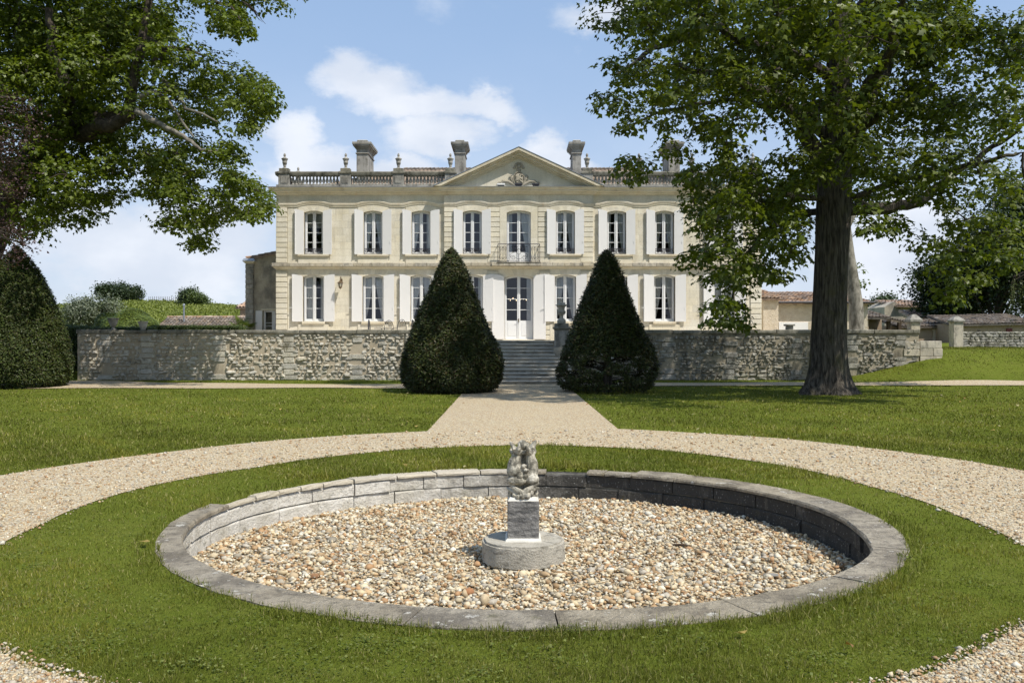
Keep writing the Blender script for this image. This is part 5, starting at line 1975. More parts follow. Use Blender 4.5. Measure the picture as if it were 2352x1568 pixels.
def build_annexes():
    Zx = 45.6
    sx = Zx / F
    X = lambda p: (p - CX) * sx
    Zz = lambda q: EYE + (HY - q) * sx
    a = thing('side_wing', (X(600), Zx, 1.6), 'low lichen-grey wing joined to the left side of the chateau', 'building')
    x0, x1 = X(570), XC - HALF
    pts = [(x0, Zx, 1.4), (x1, Zx, 1.4), (x1, Zx, Zz(574)), (x0, Zx, Zz(592))]
    wx0, wx1, wz0, wz1 = X(604), X(634) + 0.3, 1.7, Zz(713)
    m = MB()
    m.prism([(x0, Zx, 1.4), (wx0, Zx, 1.4), (wx0, Zx, Zz(592) + (Zz(574) - Zz(592)) * (wx0 - x0) / (x1 - x0)), (x0, Zx, Zz(592))], (0, 6, 0))
    m.prism([(wx0, Zx, wz1), (x1, Zx, wz1), (x1, Zx, Zz(574)), (wx0, Zx, Zz(592) + (Zz(574) - Zz(592)) * (wx0 - x0) / (x1 - x0))], (0, 6, 0))
    m.box(wx0, x1, Zx + 0.6, Zx + 0.8, 1.4, wz1)
    m.obj('wall', M_RENDER, a)
    MB().box(wx0 - 0.12, x1 - 0.02, Zx - 0.06, Zx + 0.1, wz1 + 0.002, wz1 + 0.10, 0.01).obj('window_head', M_CORN, a)
    m = MB()
    m.box(wx0, wx0 + 0.09, Zx + 0.15, Zx + 0.25, wz0, wz1)
    c = (wx0 + wx1) / 2 + 0.03
    m.box(wx0 + 0.09, x1, Zx + 0.15, Zx + 0.25, wz1 - 0.08, wz1 - 0.001)
    m.box(c - 0.09, c + 0.09, Zx + 0.14, Zx + 0.23, wz0, wz1 - 0.08)
    for z in (0.28, 0.56):
        m.box(wx0 + 0.09, x1, Zx + 0.17, Zx + 0.22, wz1 - 0.10 - 0.6 * z - 0.38, wz1 - 0.10 - 0.6 * z - 0.35)
    w = m.obj('window', M_FRAME, a)
    MB().box(wx0 + 0.05, x1, Zx + 0.20, Zx + 0.205, wz0, wz1 - 0.02).obj('pane', M_GLASS, w)
    MB().box(X(588), X(603), Zx - 0.10, Zx - 0.05, wz0, wz1 - 0.01, 0.006).obj('shutter', M_WHITE, a)
    rg = random.Random(4)
    nb = 16
    z0, z1 = 1.4, Zz(607)
    for k in range(nb):
        MB().box(X(566), X(584), Zx - 0.22, Zx + 0.25, z0 + (z1 - z0) * k / nb + 0.012, z0 + (z1 - z0) * (k + 1) / nb - 0.012, 0.025).obj('quoin_block', M_GREY if k > 4 else M_RENDER, a)
    MB().box(X(566) + 0.02, X(584) - 0.02, Zx - 0.19, Zx + 0.22, z0, Zz(604)).obj('pilaster', M_RENDER, a)
    m = MB()
    m.box(X(565), X(585), Zx - 0.25, Zx + 0.28, Zz(606), Zz(603))
    m.box(X(562), X(588), Zx - 0.32, Zx + 0.32, Zz(603) + 0.001, Zz(600), 0.01)
    m.obj('pilaster_cap', M_CORN, a)
    bm = bmesh.new()
    bmesh.ops.create_cube(bm, size=1)
    for v in bm.verts:
        k = 1.0 if v.co.z < 0 else 0.78
        v.co = Vector((X(575) + v.co.x * (X(590) - X(561)) * k, Zx + v.co.y * 0.72 * k, Zz(597.5) + v.co.z * 0.13))
    MB().bm(bm).obj('zinc_cap', M_ZINC, a)
    d = Vector((x1 - x0, 0, Zz(574) - Zz(592)))
    tile_roof(a, (x0 - 0.12, Zx + 6.0, Zz(593.5) + 0.05), (x0 - 0.12, Zx - 0.10, Zz(593.5) + 0.05), tuple(d * 1.06), 7, M_TILE, limit=60, seed=3)
    # small tiled outhouse behind the wing
    t = thing('tiled_outhouse', (-18.0, 57, 1.5), 'small outhouse with pink tiled roof peeping out left of the wing', 'building')
    s57 = 57 / F
    hx0, hx1 = (546 - CX) * s57, (600 - CX) * s57
    MB().box(hx0 + 0.15, hx1, 57, 60, 1.2, EYE + (HY - 706) * s57).obj('wall', M_FARM2, t)
    tile_roof(t, (hx0 - 0.1, 56.8, EYE + (HY - 705) * s57), (hx1, 56.8, EYE + (HY - 705) * s57), (1.2, 1.9, 0.95), 5, M_TILE, limit=80, seed=5)
    # long low shed with a tiled roof, left
    Zs = 54.0
    ss = Zs / F
    sh = thing('long_shed', ((450 - CX) * ss, Zs, 1.5), 'long low shed with brown tiled roof behind the left hedge', 'shed')
    ax, bx = (356 - CX) * ss, (546 - CX) * ss
    ez, rz = EYE + (HY - 752) * ss, EYE + (HY - 726.5) * ss
    MB().box(ax + 0.15, bx - 0.15, Zs + 0.2, Zs + 3.3, 1.2, ez - 0.02).obj('wall', M_FARM2, sh)
    tile_roof(sh, (ax, Zs, ez), (bx, Zs, ez), (0, 1.9, rz - ez), 6, M_TILED, limit=160, seed=6)
    m = MB()
    for k in range(16):
        xa = ax + (bx - ax) * k / 16
        m = MB()
        m.tube([(xa, Zs + 1.95, rz), (xa + (bx - ax) / 16 + 0.02, Zs + 1.95, rz + 0.01)], [0.085, 0.10], 7)
        m.obj('ridge_tile', M_TILE, sh)
    q = px(422.5, 726, Zs + 1.0)
    v = thing('vent_pipe', (q.x, q.y, rz - 0.3), 'upright grey metal flue pipe on the shed roof ridge', 'flue')
    m = MB()
    m.tube([(q.x, q.y, rz - 0.6), (q.x, q.y, EYE + (HY - 699) * (Zs + 1) / F)], 0.055, 10)
    m.obj('pipe', M_ZINC, v, smooth=True)
    m = MB()
    zt = EYE + (HY - 699) * (Zs + 1) / F
    m.lathe([(0.075, -0.10), (0.075, -0.02), (0.05, 0.04)], (q.x, q.y, zt), 10)
    m.obj('cowl', M_ZINC, v, smooth=True)

    # ---- right hand farm buildings
    def X6(zx, Z): return (1659.6 + 0.29437 * zx - CX) * Z / F
    def Y6(zy, Z): return EYE + (HY - (564.3 + 0.29437 * zy)) * Z / F
    Zb = 50.0
    fb = thing('farm_building', (X6(750, Zb), Zb, 1.5), 'long pale stone farm building with red tiled roof right of the chateau', 'building')
    MB().box(X6(318, 49.2), X6(436, 49.2), 49.2, 52, 1.3, Y6(400, 49.2)).obj('wall', M_FARM, fb)
    MB().box(X6(430, Zb), X6(1132, Zb), Zb, 56, 1.3, Y6(436, Zb)).obj('wall', M_FARM, fb)
    tile_roof(fb, (X6(300, 49), 48.95, Y6(404, 49)), (X6(462, 49), 48.95, Y6(404, 49)), (0, 3.0, 0.60), 8, M_TILE, limit=80, seed=7)
    tile_roof(fb, (X6(425, Zb), Zb - 0.35, Y6(440, Zb)), (X6(1168, Zb), Zb - 0.35, Y6(440, Zb)), (0, 4.2, 0.80), 9, M_TILE, limit=220, seed=8)
    m = MB()
    m.tube([(X6(425, Zb), Zb - 0.38, Y6(443, Zb)), (X6(1168, Zb), Zb - 0.38, Y6(443, Zb))], 0.055, 8)
    m.obj('gutter', M_IRON, fb, smooth=True)
    m = MB()
    for k in range(14):
        xx = X6(435 + k * 50, Zb)
        MB().box(xx - 0.04, xx + 0.04, Zb - 0.3, Zb + 0.02, Y6(455, Zb), Y6(445, Zb)).obj('rafter_end', M_TIMBER, fb)
    MB().box(X6(437, Zb), X6(665, Zb), Zb - 0.06, Zb + 0.02, 1.3, Y6(596, Zb), 0.01).obj('garage_door', M_WHITE, fb)
    MB().box(X6(548, Zb), X6(572, Zb), Zb - 0.22, Zb - 0.02, Y6(462, Zb), Y6(447, Zb), 0.01).obj('flood_lamp', M_IRON, fb)
    # dark open cart shed
    Zc = 54.0
    cs = thing('cart_shed', (X6(1300, Zc), Zc, 1.4), 'open fronted cart shed with dark sooty roof behind the gate', 'shed')
    MB().box(X6(1132, Zc), X6(1140, Zc), Zc, Zc + 5, 1.2, Y6(556, Zc)).obj('side_wall', M_FARM2, cs)
    MB().box(X6(1140, Zc), X6(1430, Zc), Zc + 3.5, Zc + 3.8, 1.2, Y6(530, Zc)).obj('back_wall', M_FARM2, cs)
    for zx in (1300, 1385):
        MB().box(X6(zx, Zc) - 0.1, X6(zx, Zc) + 0.1, Zc, Zc + 0.2, 1.2, Y6(585, Zc), 0.01).obj('post', M_TIMBER, cs)
    tile_roof(cs, (X6(1120, Zc), Zc - 0.2, Y6(556, Zc)), (X6(1310, Zc), Zc - 0.2, Y6(556, Zc)), (0, 4.5, 0.68), 9, M_TILED, limit=80, seed=9)
    tile_roof(cs, (X6(1300, Zc), Zc - 0.3, Y6(568, Zc)), (X6(1540, Zc), Zc + 0.5, Y6(610, Zc)), (-1.3, 4.3, 0.80), 9, M_TILED, limit=100, seed=10)
    # gabled house further off
    Zg = 75.0
    gh = thing('gabled_house', (X6(1400, Zg), Zg, 1.4), 'distant gabled house with pink tiles above the cart shed', 'house')
    MB().box(X6(1405, Zg), X6(1640, Zg), Zg, Zg + 6, 1.3, Y6(465, Zg)).obj('wall', M_FARM, gh)
    x0, x1 = X6(1262, Zg), X6(1408, Zg)
    MB().prism([(x0, Zg - 0.05, 1.3), (x1, Zg - 0.05, 1.3), (x1, Zg - 0.05, Y6(470, Zg)), ((x0 + x1) / 2, Zg - 0.05, Y6(436, Zg)), (x0, Zg - 0.05, Y6(478, Zg))], (0, 4, 0)).obj('gable', M_RENDER, gh)
    tile_roof(gh, (X6(1345, Zg), Zg - 0.4, Y6(467, Zg)), (X6(1650, Zg), Zg - 0.4, Y6(467, Zg)), (-0.6, 3.2, 0.58), 7, M_TILE, limit=100, pitch=0.28, seed=11)
    tile_roof(gh, (X6(1480, 66), 66, Y6(556, 66)), (X6(1700, 66), 66, Y6(556, 66)), (0.3, 3.0, 0.6), 6, M_TILE, limit=60, pitch=0.28, seed=12)
    MB().box(X6(1640, 66), X6(1720, 66), 66.2, 69, 1.3, Y6(552, 66)).obj('lean_to_wall', M_FARM, gh)
    # long low building with red doors
    lb = thing('low_outbuilding', (X6(1900, 56), 56, 1.2), 'long low ochre outbuilding with dark red doors at the far right', 'building')
    MB().box(X6(1380, 56), X6(1790, 56), 56, 60, 0.9, Y6(622, 56)).obj('wall', M_FARM2, lb)
    MB().box(X6(1780, 54), X6(2420, 54), 54, 58.5, 0.9, Y6(606, 54)).obj('wall', M_FARM2, lb)
    tile_roof(lb, (X6(1370, 56), 55.7, Y6(628, 56)), (X6(1800, 56), 55.7, Y6(622, 56)), (0, 3.0, 0.48), 7, M_TILED, limit=140, seed=13)
    tile_roof(lb, (X6(1770, 54), 53.7, Y6(612, 54)), (X6(2440, 54), 53.7, Y6(598, 54)), (0, 3.2, 0.62), 7, M_TILED, limit=150, seed=14)
    MB().box(X6(1638, 56), X6(1660, 56), 55.94, 56.1, 0.9, Y6(650, 56)).obj('door_jamb', M_FARM, lb)
    MB().box(X6(1662, 56), X6(1682, 56), 55.93, 56.1, 0.9, Y6(652, 56), 0.01).obj('door', M_DOORRED, lb)
    MB().box(X6(2212, 54), X6(2258, 54), 53.93, 54.1, Y6(674, 54), Y6(645, 54), 0.01).obj('hatch', M_DOORRED, lb)
    MB().box(X6(1990, 54), X6(2008, 54), 53.95, 54.1, Y6(672, 54), Y6(660, 54)).obj('vent', M_TIMBER, lb)
    # dry stone yard wall
    rg = random.Random(9)
    yw = thing('yard_wall', (X6(2100, 48), 48, 0.9), 'low grey dry stone wall of the farm yard at the right edge', 'wall')
    x0, x1 = X6(1862, 48), X6(2420, 48)
    z0, z1 = 0.9, Y6(676, 48)
    MB().box(x0, x1, 48.0, 48.4, z0 - 0.2, z1 - 0.05).obj('core', M_MORT, yw)
    var = stone_variants(M_RUBG, 'wall_stone', 8)
    z, cnt = z0, 0
    while z < z1 - 0.04:
        h = rg.uniform(0.12, 0.19)
        x = x0
        while x < x1:
            w = rg.uniform(0.2, 0.5)
            if cnt < 300:
                add('wall_stone', rg.choice(var), yw, Matrix.Translation((x + w / 2, 48.0, z + h / 2)) @ Matrix.Diagonal((w, 0.16, h * 0.95, 1)))
            cnt += 1
            x += w + 0.01
        z += h


build_annexes()


# ------------------------------------------------------------------ garden furniture on the terrace
def build_furniture():
    tx, ty, z0 = px(887, 0, 38.6).x, 38.6, 1.62
    t = thing('garden_table', (tx, ty, z0), 'round dark metal garden table on the terrace left of the yew', 'table')
    ztop = EYE + (HY - 753.5) * ty / F
    MB().lathe([(0.52, -0.02), (0.54, -0.005), (0.52, 0.0)], (tx, ty, ztop), 28).obj('table_top', M_IRON, t, smooth=True)
    for k in range(3):
        a = k * 2.1 + 0.4
        m = MB()
        m.tube([(tx + 0.38 * math.cos(a), ty + 0.38 * math.sin(a), z0), (tx + 0.06 * math.cos(a), ty + 0.06 * math.sin(a), z0 + 0.30), (tx + 0.30 * math.cos(a), ty + 0.30 * math.sin(a), ztop - 0.021)], 0.014, 6)
        m.obj('leg', M_IRON, t)

    def chair(x, y, rot, label):
        c = add('garden_chair', None, None, Matrix.Translation((x, y, z0)) @ Matrix.Rotation(rot, 4, 'Z'), label, 'chair', 'metal chairs round the terrace table')
        Mx = WM[c.name]
        MB().lathe([(0.20, 0.43), (0.215, 0.445), (0.20, 0.455)], (0, 0, 0), 16).obj('seat', M_IRON, c, M=Mx)
        m = MB()
        pts = [(0.20 * math.sin(a) * 1.05, 0.19 + 0.02 * abs(math.cos(a)), 0.46 + 0.44 * math.cos(a) ** 1.0 if False else 0.46 + 0.45 * math.cos(a)) for a in np.linspace(-1.57, 1.57, 13)]
        m.tube(pts, 0.013, 6)
        m.tube([(-0.09, 0.20, 0.46), (-0.09, 0.205, 0.74), (0, 0.21, 0.86), (0.09, 0.205, 0.74), (0.09, 0.20, 0.46)], 0.009, 5)
        m.tube([(0, 0.20, 0.46), (0, 0.21, 0.90)], 0.009, 5)
        m.obj('backrest', M_IRON, c, M=Mx)
        for (a, b) in ((-1, -1), (1, -1), (-1, 1), (1, 1)):
            m = MB()
            m.tube([(0.14 * a, 0.14 * b, 0.43), (0.19 * a, 0.19 * b, 0.0)], 0.011, 5)
            m.obj('leg', M_IRON, c, M=Mx)
    chair(px(858, 0, 38.7).x, 38.7, 1.5, 'metal garden chair left of the round terrace table, seen side on')
    chair(px(893, 0, 39.6).x, 39.6, 0.1, 'metal garden chair behind the round terrace table')
    chair(px(920, 0, 38.4).x, 38.4, -2.7, 'metal garden chair with looped back right of the terrace table')
    chair(px(937, 0, 38.9).x, 38.9, -1.7, 'metal garden chair nearest the left cone yew on the terrace')


build_furniture()

# ------------------------------------------------------------------ vegetation
def leaf_cloud(name, C, N, size, cols, mat, seed, droop=0.25, width=0.8, lobed=False, outward=None, ob=0.0):
    """leaves at points C; N mean number unused; cols list of base colours"""
    rng = np.random.default_rng(seed)
    n = len(C)
    # random orientation: leaf normal biased upwards, tip direction random and drooping
    nv = rng.normal(size=(n, 3))
    nv[:, 2] = np.abs(nv[:, 2]) + 0.5
    if outward is not None:
        nv = nv * (1 - ob) + outward * 2.2 * ob
    nv /= np.linalg.norm(nv, axis=1)[:, None]
    td = rng.normal(size=(n, 3))
    td[:, 2] -= droop * 2
    td -= (td * nv).sum(1)[:, None] * nv
    td /= np.linalg.norm(td, axis=1)[:, None] + 1e-9
    sd = np.cross(td, nv)
    L = size * rng.uniform(0.65, 1.25, n)
    Wd = L * width * rng.uniform(0.8, 1.15, n)
    fold = rng.uniform(-0.05, 0.30, n) * L

    def P(u, v, w):
        return C + td * (L * u)[:, None] + sd * (Wd * v)[:, None] - nv * (fold * w)[:, None]
    o = np.ones(n)
    if lobed:
        V = np.stack([P(0 * o, 0 * o, 0 * o), P(0.32 * o, 0.52 * o, o), P(0.52 * o, 0.22 * o, 0.4 * o), P(1.0 * o, 0.0 * o, 0.6 * o), P(0.52 * o, -0.22 * o, 0.4 * o), P(0.32 * o, -0.52 * o, o)], 1)
        f = np.array([(0, 1, 2), (0, 2, 3), (0, 3, 4), (0, 4, 5)])
    else:
        V = np.stack([P(0 * o, 0 * o, 0 * o), P(0.45 * o, 0.5 * o, o), P(1.0 * o, 0 * o, 0.3 * o), P(0.45 * o, -0.5 * o, o)], 1)
        f = np.array([(0, 1, 2), (0, 2, 3)])
    k = V.shape[1]
    Fc = (f[None] + (np.arange(n) * k)[:, None, None]).reshape(-1, 3)
    cols = np.array(cols)
    a = rng.integers(0, len(cols), n)
    col = cols[a] * rng.uniform(0.72, 1.25, n)[:, None]
    return np_mesh(name, V.reshape(-1, 3), Fc, mat, np.repeat(col, k, 0))


def fill_blobs(blobs, per_m3, seed, twig=0.30, per_twig=22, shell=0.55, minr=0.0, clump=False):
    """clusters of leaves (twigs) inside ellipsoids -> points, and with clump their outward directions"""
    rng = np.random.default_rng(seed)
    out, tw, nrm = [], [], []
    for (c, r) in blobs:
        r = np.array(r)
        vol = r[0] * r[1] * r[2] * 4.19
        nt = max(3, int(per_m3 * vol ** 0.80 / per_twig * 1.6))
        d = rng.normal(size=(nt, 3))
        d /= np.linalg.norm(d, axis=1)[:, None]
        rad_ = rng.random(nt) ** shell
        t = np.array(c) + d * r * rad_[:, None]
        tw.append(t)
        k = rng.integers(int(per_twig * 0.5), int(per_twig * 1.5), nt)
        idx = np.repeat(np.arange(nt), k)
        if clump:
            # a leafy spray: a shallow drooping umbrella of leaves around its twig
            q = rng.normal(size=(len(idx), 3))
            q[:, 2] = np.abs(q[:, 2]) * 1.1 - 0.25
            q /= np.linalg.norm(q, axis=1)[:, None]
            sz = (twig * rng.uniform(0.7, 1.7, nt))[idx]
            off = q * sz[:, None] * np.array([1.0, 1.0, 0.55]) * (0.62 + 0.42 * rng.random(len(idx)))[:, None]
            off[:, 2] -= 0.35 * np.hypot(off[:, 0], off[:, 1])
            nrm.append(q + 0.45 * d[idx])
        else:
            off = rng.normal(size=(len(idx), 3)) * np.array([twig, twig, twig * 0.62])
            off[:, 2] -= np.abs(off[:, 0]) * 0.25
        out.append(t[idx] + off)
    if clump:
        return np.concatenate(out), tw, np.concatenate(nrm)
    return np.concatenate(out), tw


def bez(p0, p1, sag, n=7, seed=0):
    rg = random.Random(seed)
    p0, p1 = Vector(p0), Vector(p1)
    d = p1 - p0
    pts = []
    w = [Vector((rg.uniform(-1, 1), rg.uniform(-1, 1), rg.uniform(-1, 1))) * d.length * 0.05 for _ in range(n + 1)]
    for i in range(n + 1):
        t = i / n
        q = p0 + d * t
        q.z += sag * 4 * t * (1 - t)
        if 0 < i < n:
            q += w[i]
        pts.append(q)
    return pts


def px_blobs(lst, Z, seed, depth, kz=1.0, layers=2):
    """(x, y, r) outlines seen at distance Z -> ellipsoids spread through the crown's depth"""
    rg = random.Random(seed)
    out = []
    for (x, y, r) in lst:
        for l in range(layers):
            dz = depth * (rg.uniform(-1, -0.15) if l == 0 else rg.uniform(0.05, 1)) if layers > 1 else depth * rg.uniform(-1, 1)
            zz = Z + dz
            c = px(x + rg.uniform(-0.15, 0.15) * r, y + rg.uniform(-0.15, 0.15) * r, zz)
            R_ = r * zz / F
            out.append((tuple(c), (R_, R_ * 1.15, R_ * 0.9 * kz)))
    return out


def big_right_tree():
    base = Vector((9.62, 26.9, -0.05))
    t = thing('plane_tree', tuple(base), 'huge broad crowned tree with dark furrowed trunk standing on the right lawn', 'tree')
    # trunk with root flare
    m = MB()
    n = 40
    prof = [(-0.15, 1.05), (0.0, 0.92), (0.12, 0.82), (0.30, 0.71), (0.6, 0.62), (1.0, 0.56), (1.6, 0.52), (2.4, 0.495), (3.4, 0.48), (4.4, 0.475), (5.2, 0.50), (5.8, 0.51), (6.6, 0.50), (7.6, 0.45), (9.0, 0.40), (10.5, 0.36), (12.5, 0.28), (15, 0.18), (17.5, 0.07)]
    ring = []
    for (z, r) in prof:
        lean = 0.012 * z * z * 0.2
        row = []
        for k in range(n):
            a = 2 * math.pi * k / n
            fl = 1 + (0.16 * math.cos(5 * a + 0.7) + 0.08 * math.cos(3 * a + 2)) * max(0, 1 - z / 1.3) + 0.025 * math.sin(11 * a + z * 0.6) + 0.018 * math.sin(19 * a - z * 0.4)
            row.append((base.x + 0.12 * min(1, z / 6) + lean + r * fl * math.cos(a), base.y + r * fl * math.sin(a), base.z + z))
        m.v += row
    for i in range(len(prof) - 1):
        for k in range(n):
            k2 = (k + 1) % n
            m.f.append((i * n + k, i * n + k2, (i + 1) * n + k2, (i + 1) * n + k))
    m.f.append(tuple((len(prof) - 1) * n + k for k in range(n)))
    m.obj('trunk', M_BARK, t, smooth=True)
    P = [(1500, 60, 80), (1600, 40, 100), (1700, 70, 110), (1800, 50, 110), (1900, 60, 110), (2000, 60, 110), (2100, 70, 110), (2200, 80, 110), (2310, 100, 100),
         (1425, 150, 48), (1490, 160, 70), (1590, 160, 80), (1690, 180, 85), (1800, 220, 80), (1900, 240, 95), (2000, 230, 95), (2100, 230, 100), (2200, 240, 100), (2310, 260, 80),
         (1398, 230, 36), (1440, 270, 46), (1520, 250, 60), (1600, 280, 50), (1660, 320, 55), (1740, 400, 62), (1850, 380, 80), (1950, 370, 85), (2050, 350, 85), (2150, 370, 85), (2240, 390, 60),
         (1440, 360, 38), (1475, 395, 28), (1540, 340, 40), (1590, 395, 26), (1640, 440, 50), (1710, 470, 70), (1800, 470, 80), (1870, 400, 50), (1980, 450, 60), (2060, 430, 65), (2150, 450, 55), (2230, 480, 60), (2320, 440, 55),
         (1610, 535, 45), (1670, 560, 55), (1740, 545, 60), (1800, 570, 46), (1850, 510, 40), (2125, 550, 36), (2050, 505, 30), (2000, 525, 22), (2200, 575, 50), (2290, 540, 65),
         (1595, 590, 28), (1640, 640, 34), (1680, 610, 40), (1790, 630, 26), (1745, 600, 34), (1690, 700, 24), (1655, 695, 20), (2160, 620, 36), (2230, 640, 44), (2330, 590, 50), (2180, 680, 26),
         (1590, 470, 40), (1640, 500, 50), (1700, 420, 60), (1760, 470, 60), (1610, 420, 36), (1660, 385, 40), (1720, 610, 36), (1640, 585, 40), (1780, 520, 55), (1830, 560, 36), (1820, 440, 60), (1700, 650, 30), (1655, 730, 15), (1700, 735, 14), (1640, 300, 50), (1700, 250, 60), (1550, 200, 60)]
    bl = px_blobs(P, 26.6, 3, 5.0)
    # nearer and farther limbs, and the part of the crown above the frame
    rg = random.Random(8)
    for k in range(46):
        a = rg.uniform(0, 2 * math.pi)
        hgt = rg.uniform(11.5, 22.5)
        rr = 8.6 * math.sqrt(max(0.05, 1 - ((hgt - 11) / 12.5) ** 2)) * math.sqrt(rg.random())
        bl.append(((base.x + rr * math.cos(a), base.y + rr * math.sin(a), hgt), (1.5, 1.5, 1.2)))
    for k in range(20):
        a = rg.uniform(-2.9, -0.25)
        hgt = rg.uniform(7.5, 13)
        rr = rg.uniform(5.5, 8.6)
        bl.append(((base.x + rr * math.cos(a), base.y + rr * math.sin(a), hgt), (1.1, 1.1, 0.8)))
    def keep(b):
        c, r = b
        X_, Y_ = CX + c[0] * F / c[1], HY - (c[2] - EYE) * F / c[1]
        rp = r[0] * F / c[1]
        return not (Y_ + rp > -60 and X_ - rp < 1345)
    bl = [b for b in bl if keep(b)]
    pts, tw, nr = fill_blobs(bl, 92, 5, twig=0.40, per_twig=34, clump=True)
    # keep the lower trunk clear of leaves in front
    d = np.hypot(pts[:, 0] - base.x - 0.1, pts[:, 1] - base.y)
    ok = ~((pts[:, 2] < 5.7) & (d < 1.0))
    pts, nr = pts[ok], nr[ok]
    front = (pts[:, 1] < base.y) & (np.abs(pts[:, 0] / pts[:, 1] * F + CX - 1908) < 52) & (pts[:, 2] < EYE + (HY - 455) * pts[:, 1] / F)
    pts, nr = pts[~front], nr[~front]
    me = leaf_cloud('crown', pts, 0, 0.165, [(0.080, 0.108, 0.010), (0.104, 0.134, 0.013), (0.064, 0.088, 0.009), (0.124, 0.152, 0.017), (0.086, 0.106, 0.012)], M_LEAF, 12, lobed=True, width=0.95, outward=nr, ob=0.42)
    add('crown', me, t)
    # limbs
    m = MB()
    top = lambda z: Vector((base.x + 0.15 + 0.0024 * z * z, base.y, z))

    def limb(z0, ctrl, r0, seed):
        pp = [top(z0)] + [Vector(c) for c in ctrl]
        pts = []
        for i in range(len(pp) - 1):
            seg = bez(pp[i], pp[i + 1], 0.0, 4, seed + i)
            pts += seg if i == 0 else seg[1:]
        k = len(pts)
        m.tube(pts, [r0 * (1 - 0.85 * i / (k - 1)) + 0.012 for i in range(k)], 8)
        return pts
    Z = 26.6
    limb(6.4, [px(1840, 270, Z), px(1770, 210, Z), px(1700, 190, Z - 1), px(1560, 150, Z - 1)], 0.26, 1)
    limb(7.6, [px(1780, 210, Z), px(1800, 120, Z + 1), px(1760, 20, Z + 1)], 0.16, 4)
    limb(8.0, [px(1960, 300, Z), px(2040, 250, Z - 1), px(2150, 190, Z - 1.5)], 0.24, 7)
    limb(7.0, [px(2000, 230, Z + 1), px(2060, 120, Z + 1.5), px(2150, 10, Z + 2)], 0.24, 9)
    limb(5.6, [px(2020, 480, Z + 0.3), px(2110, 465, Z), px(2150, 430, Z), px(2260, 350, Z), px(2340, 300, Z - 0.5)], 0.22, 12)
    limb(6.0, [px(2200, 385, Z - 2), px(2300, 360, Z - 3), px(2350, 350, Z - 3), px(2360, 480, Z - 3)], 0.07, 15)
    limb(5.9, [px(1780, 440, Z - 1), px(1690, 450, Z - 2), px(1640, 520, Z - 2), px(1620, 580, Z - 2)], 0.09, 18)
    limb(5.6, [px(1830, 490, Z + 2), px(1760, 530, Z + 2), px(1700, 600, Z + 2), px(1680, 690, Z + 2)], 0.12, 21)
    limb(8.8, [px(1820, 250, Z + 2), px(1700, 230, Z + 3), px(1560, 250, Z + 3), px(1440, 290, Z + 2)], 0.12, 24)
    limb(9.5, [px(1650, 60, Z - 1), px(1500, 110, Z - 1), px(1420, 170, Z - 1)], 0.16, 27)
    limb(7.2, [(base.x + 0.5, base.y - 3, 9.2), (base.x - 0.5, base.y - 6.5, 10.2)], 0.22, 30)
    limb(7.0, [(base.x + 2.2, base.y + 3, 9.2), (base.x + 3, base.y + 6.5, 10.6)], 0.20, 32)
    limb(10, [(base.x - 2, base.y + 2, 14), (base.x - 4, base.y + 3, 18)], 0.18, 34)
    limb(11, [(base.x + 3, base.y - 2, 15), (base.x + 5, base.y - 3, 19)], 0.18, 36)
    m.obj('limbs', M_BARK, t, smooth=True)
    m = MB()
    k = 0
    for t3 in tw:
        cen = t3.mean(0)
        for q in t3[::2][:10]:
            m.tube(bez(cen, q, 0.05, 3, k), [0.022, 0.016, 0.011, 0.006], 4, False)
            k += 1
    m.obj('twigs', M_BARK, t, smooth=True, kind='stuff')


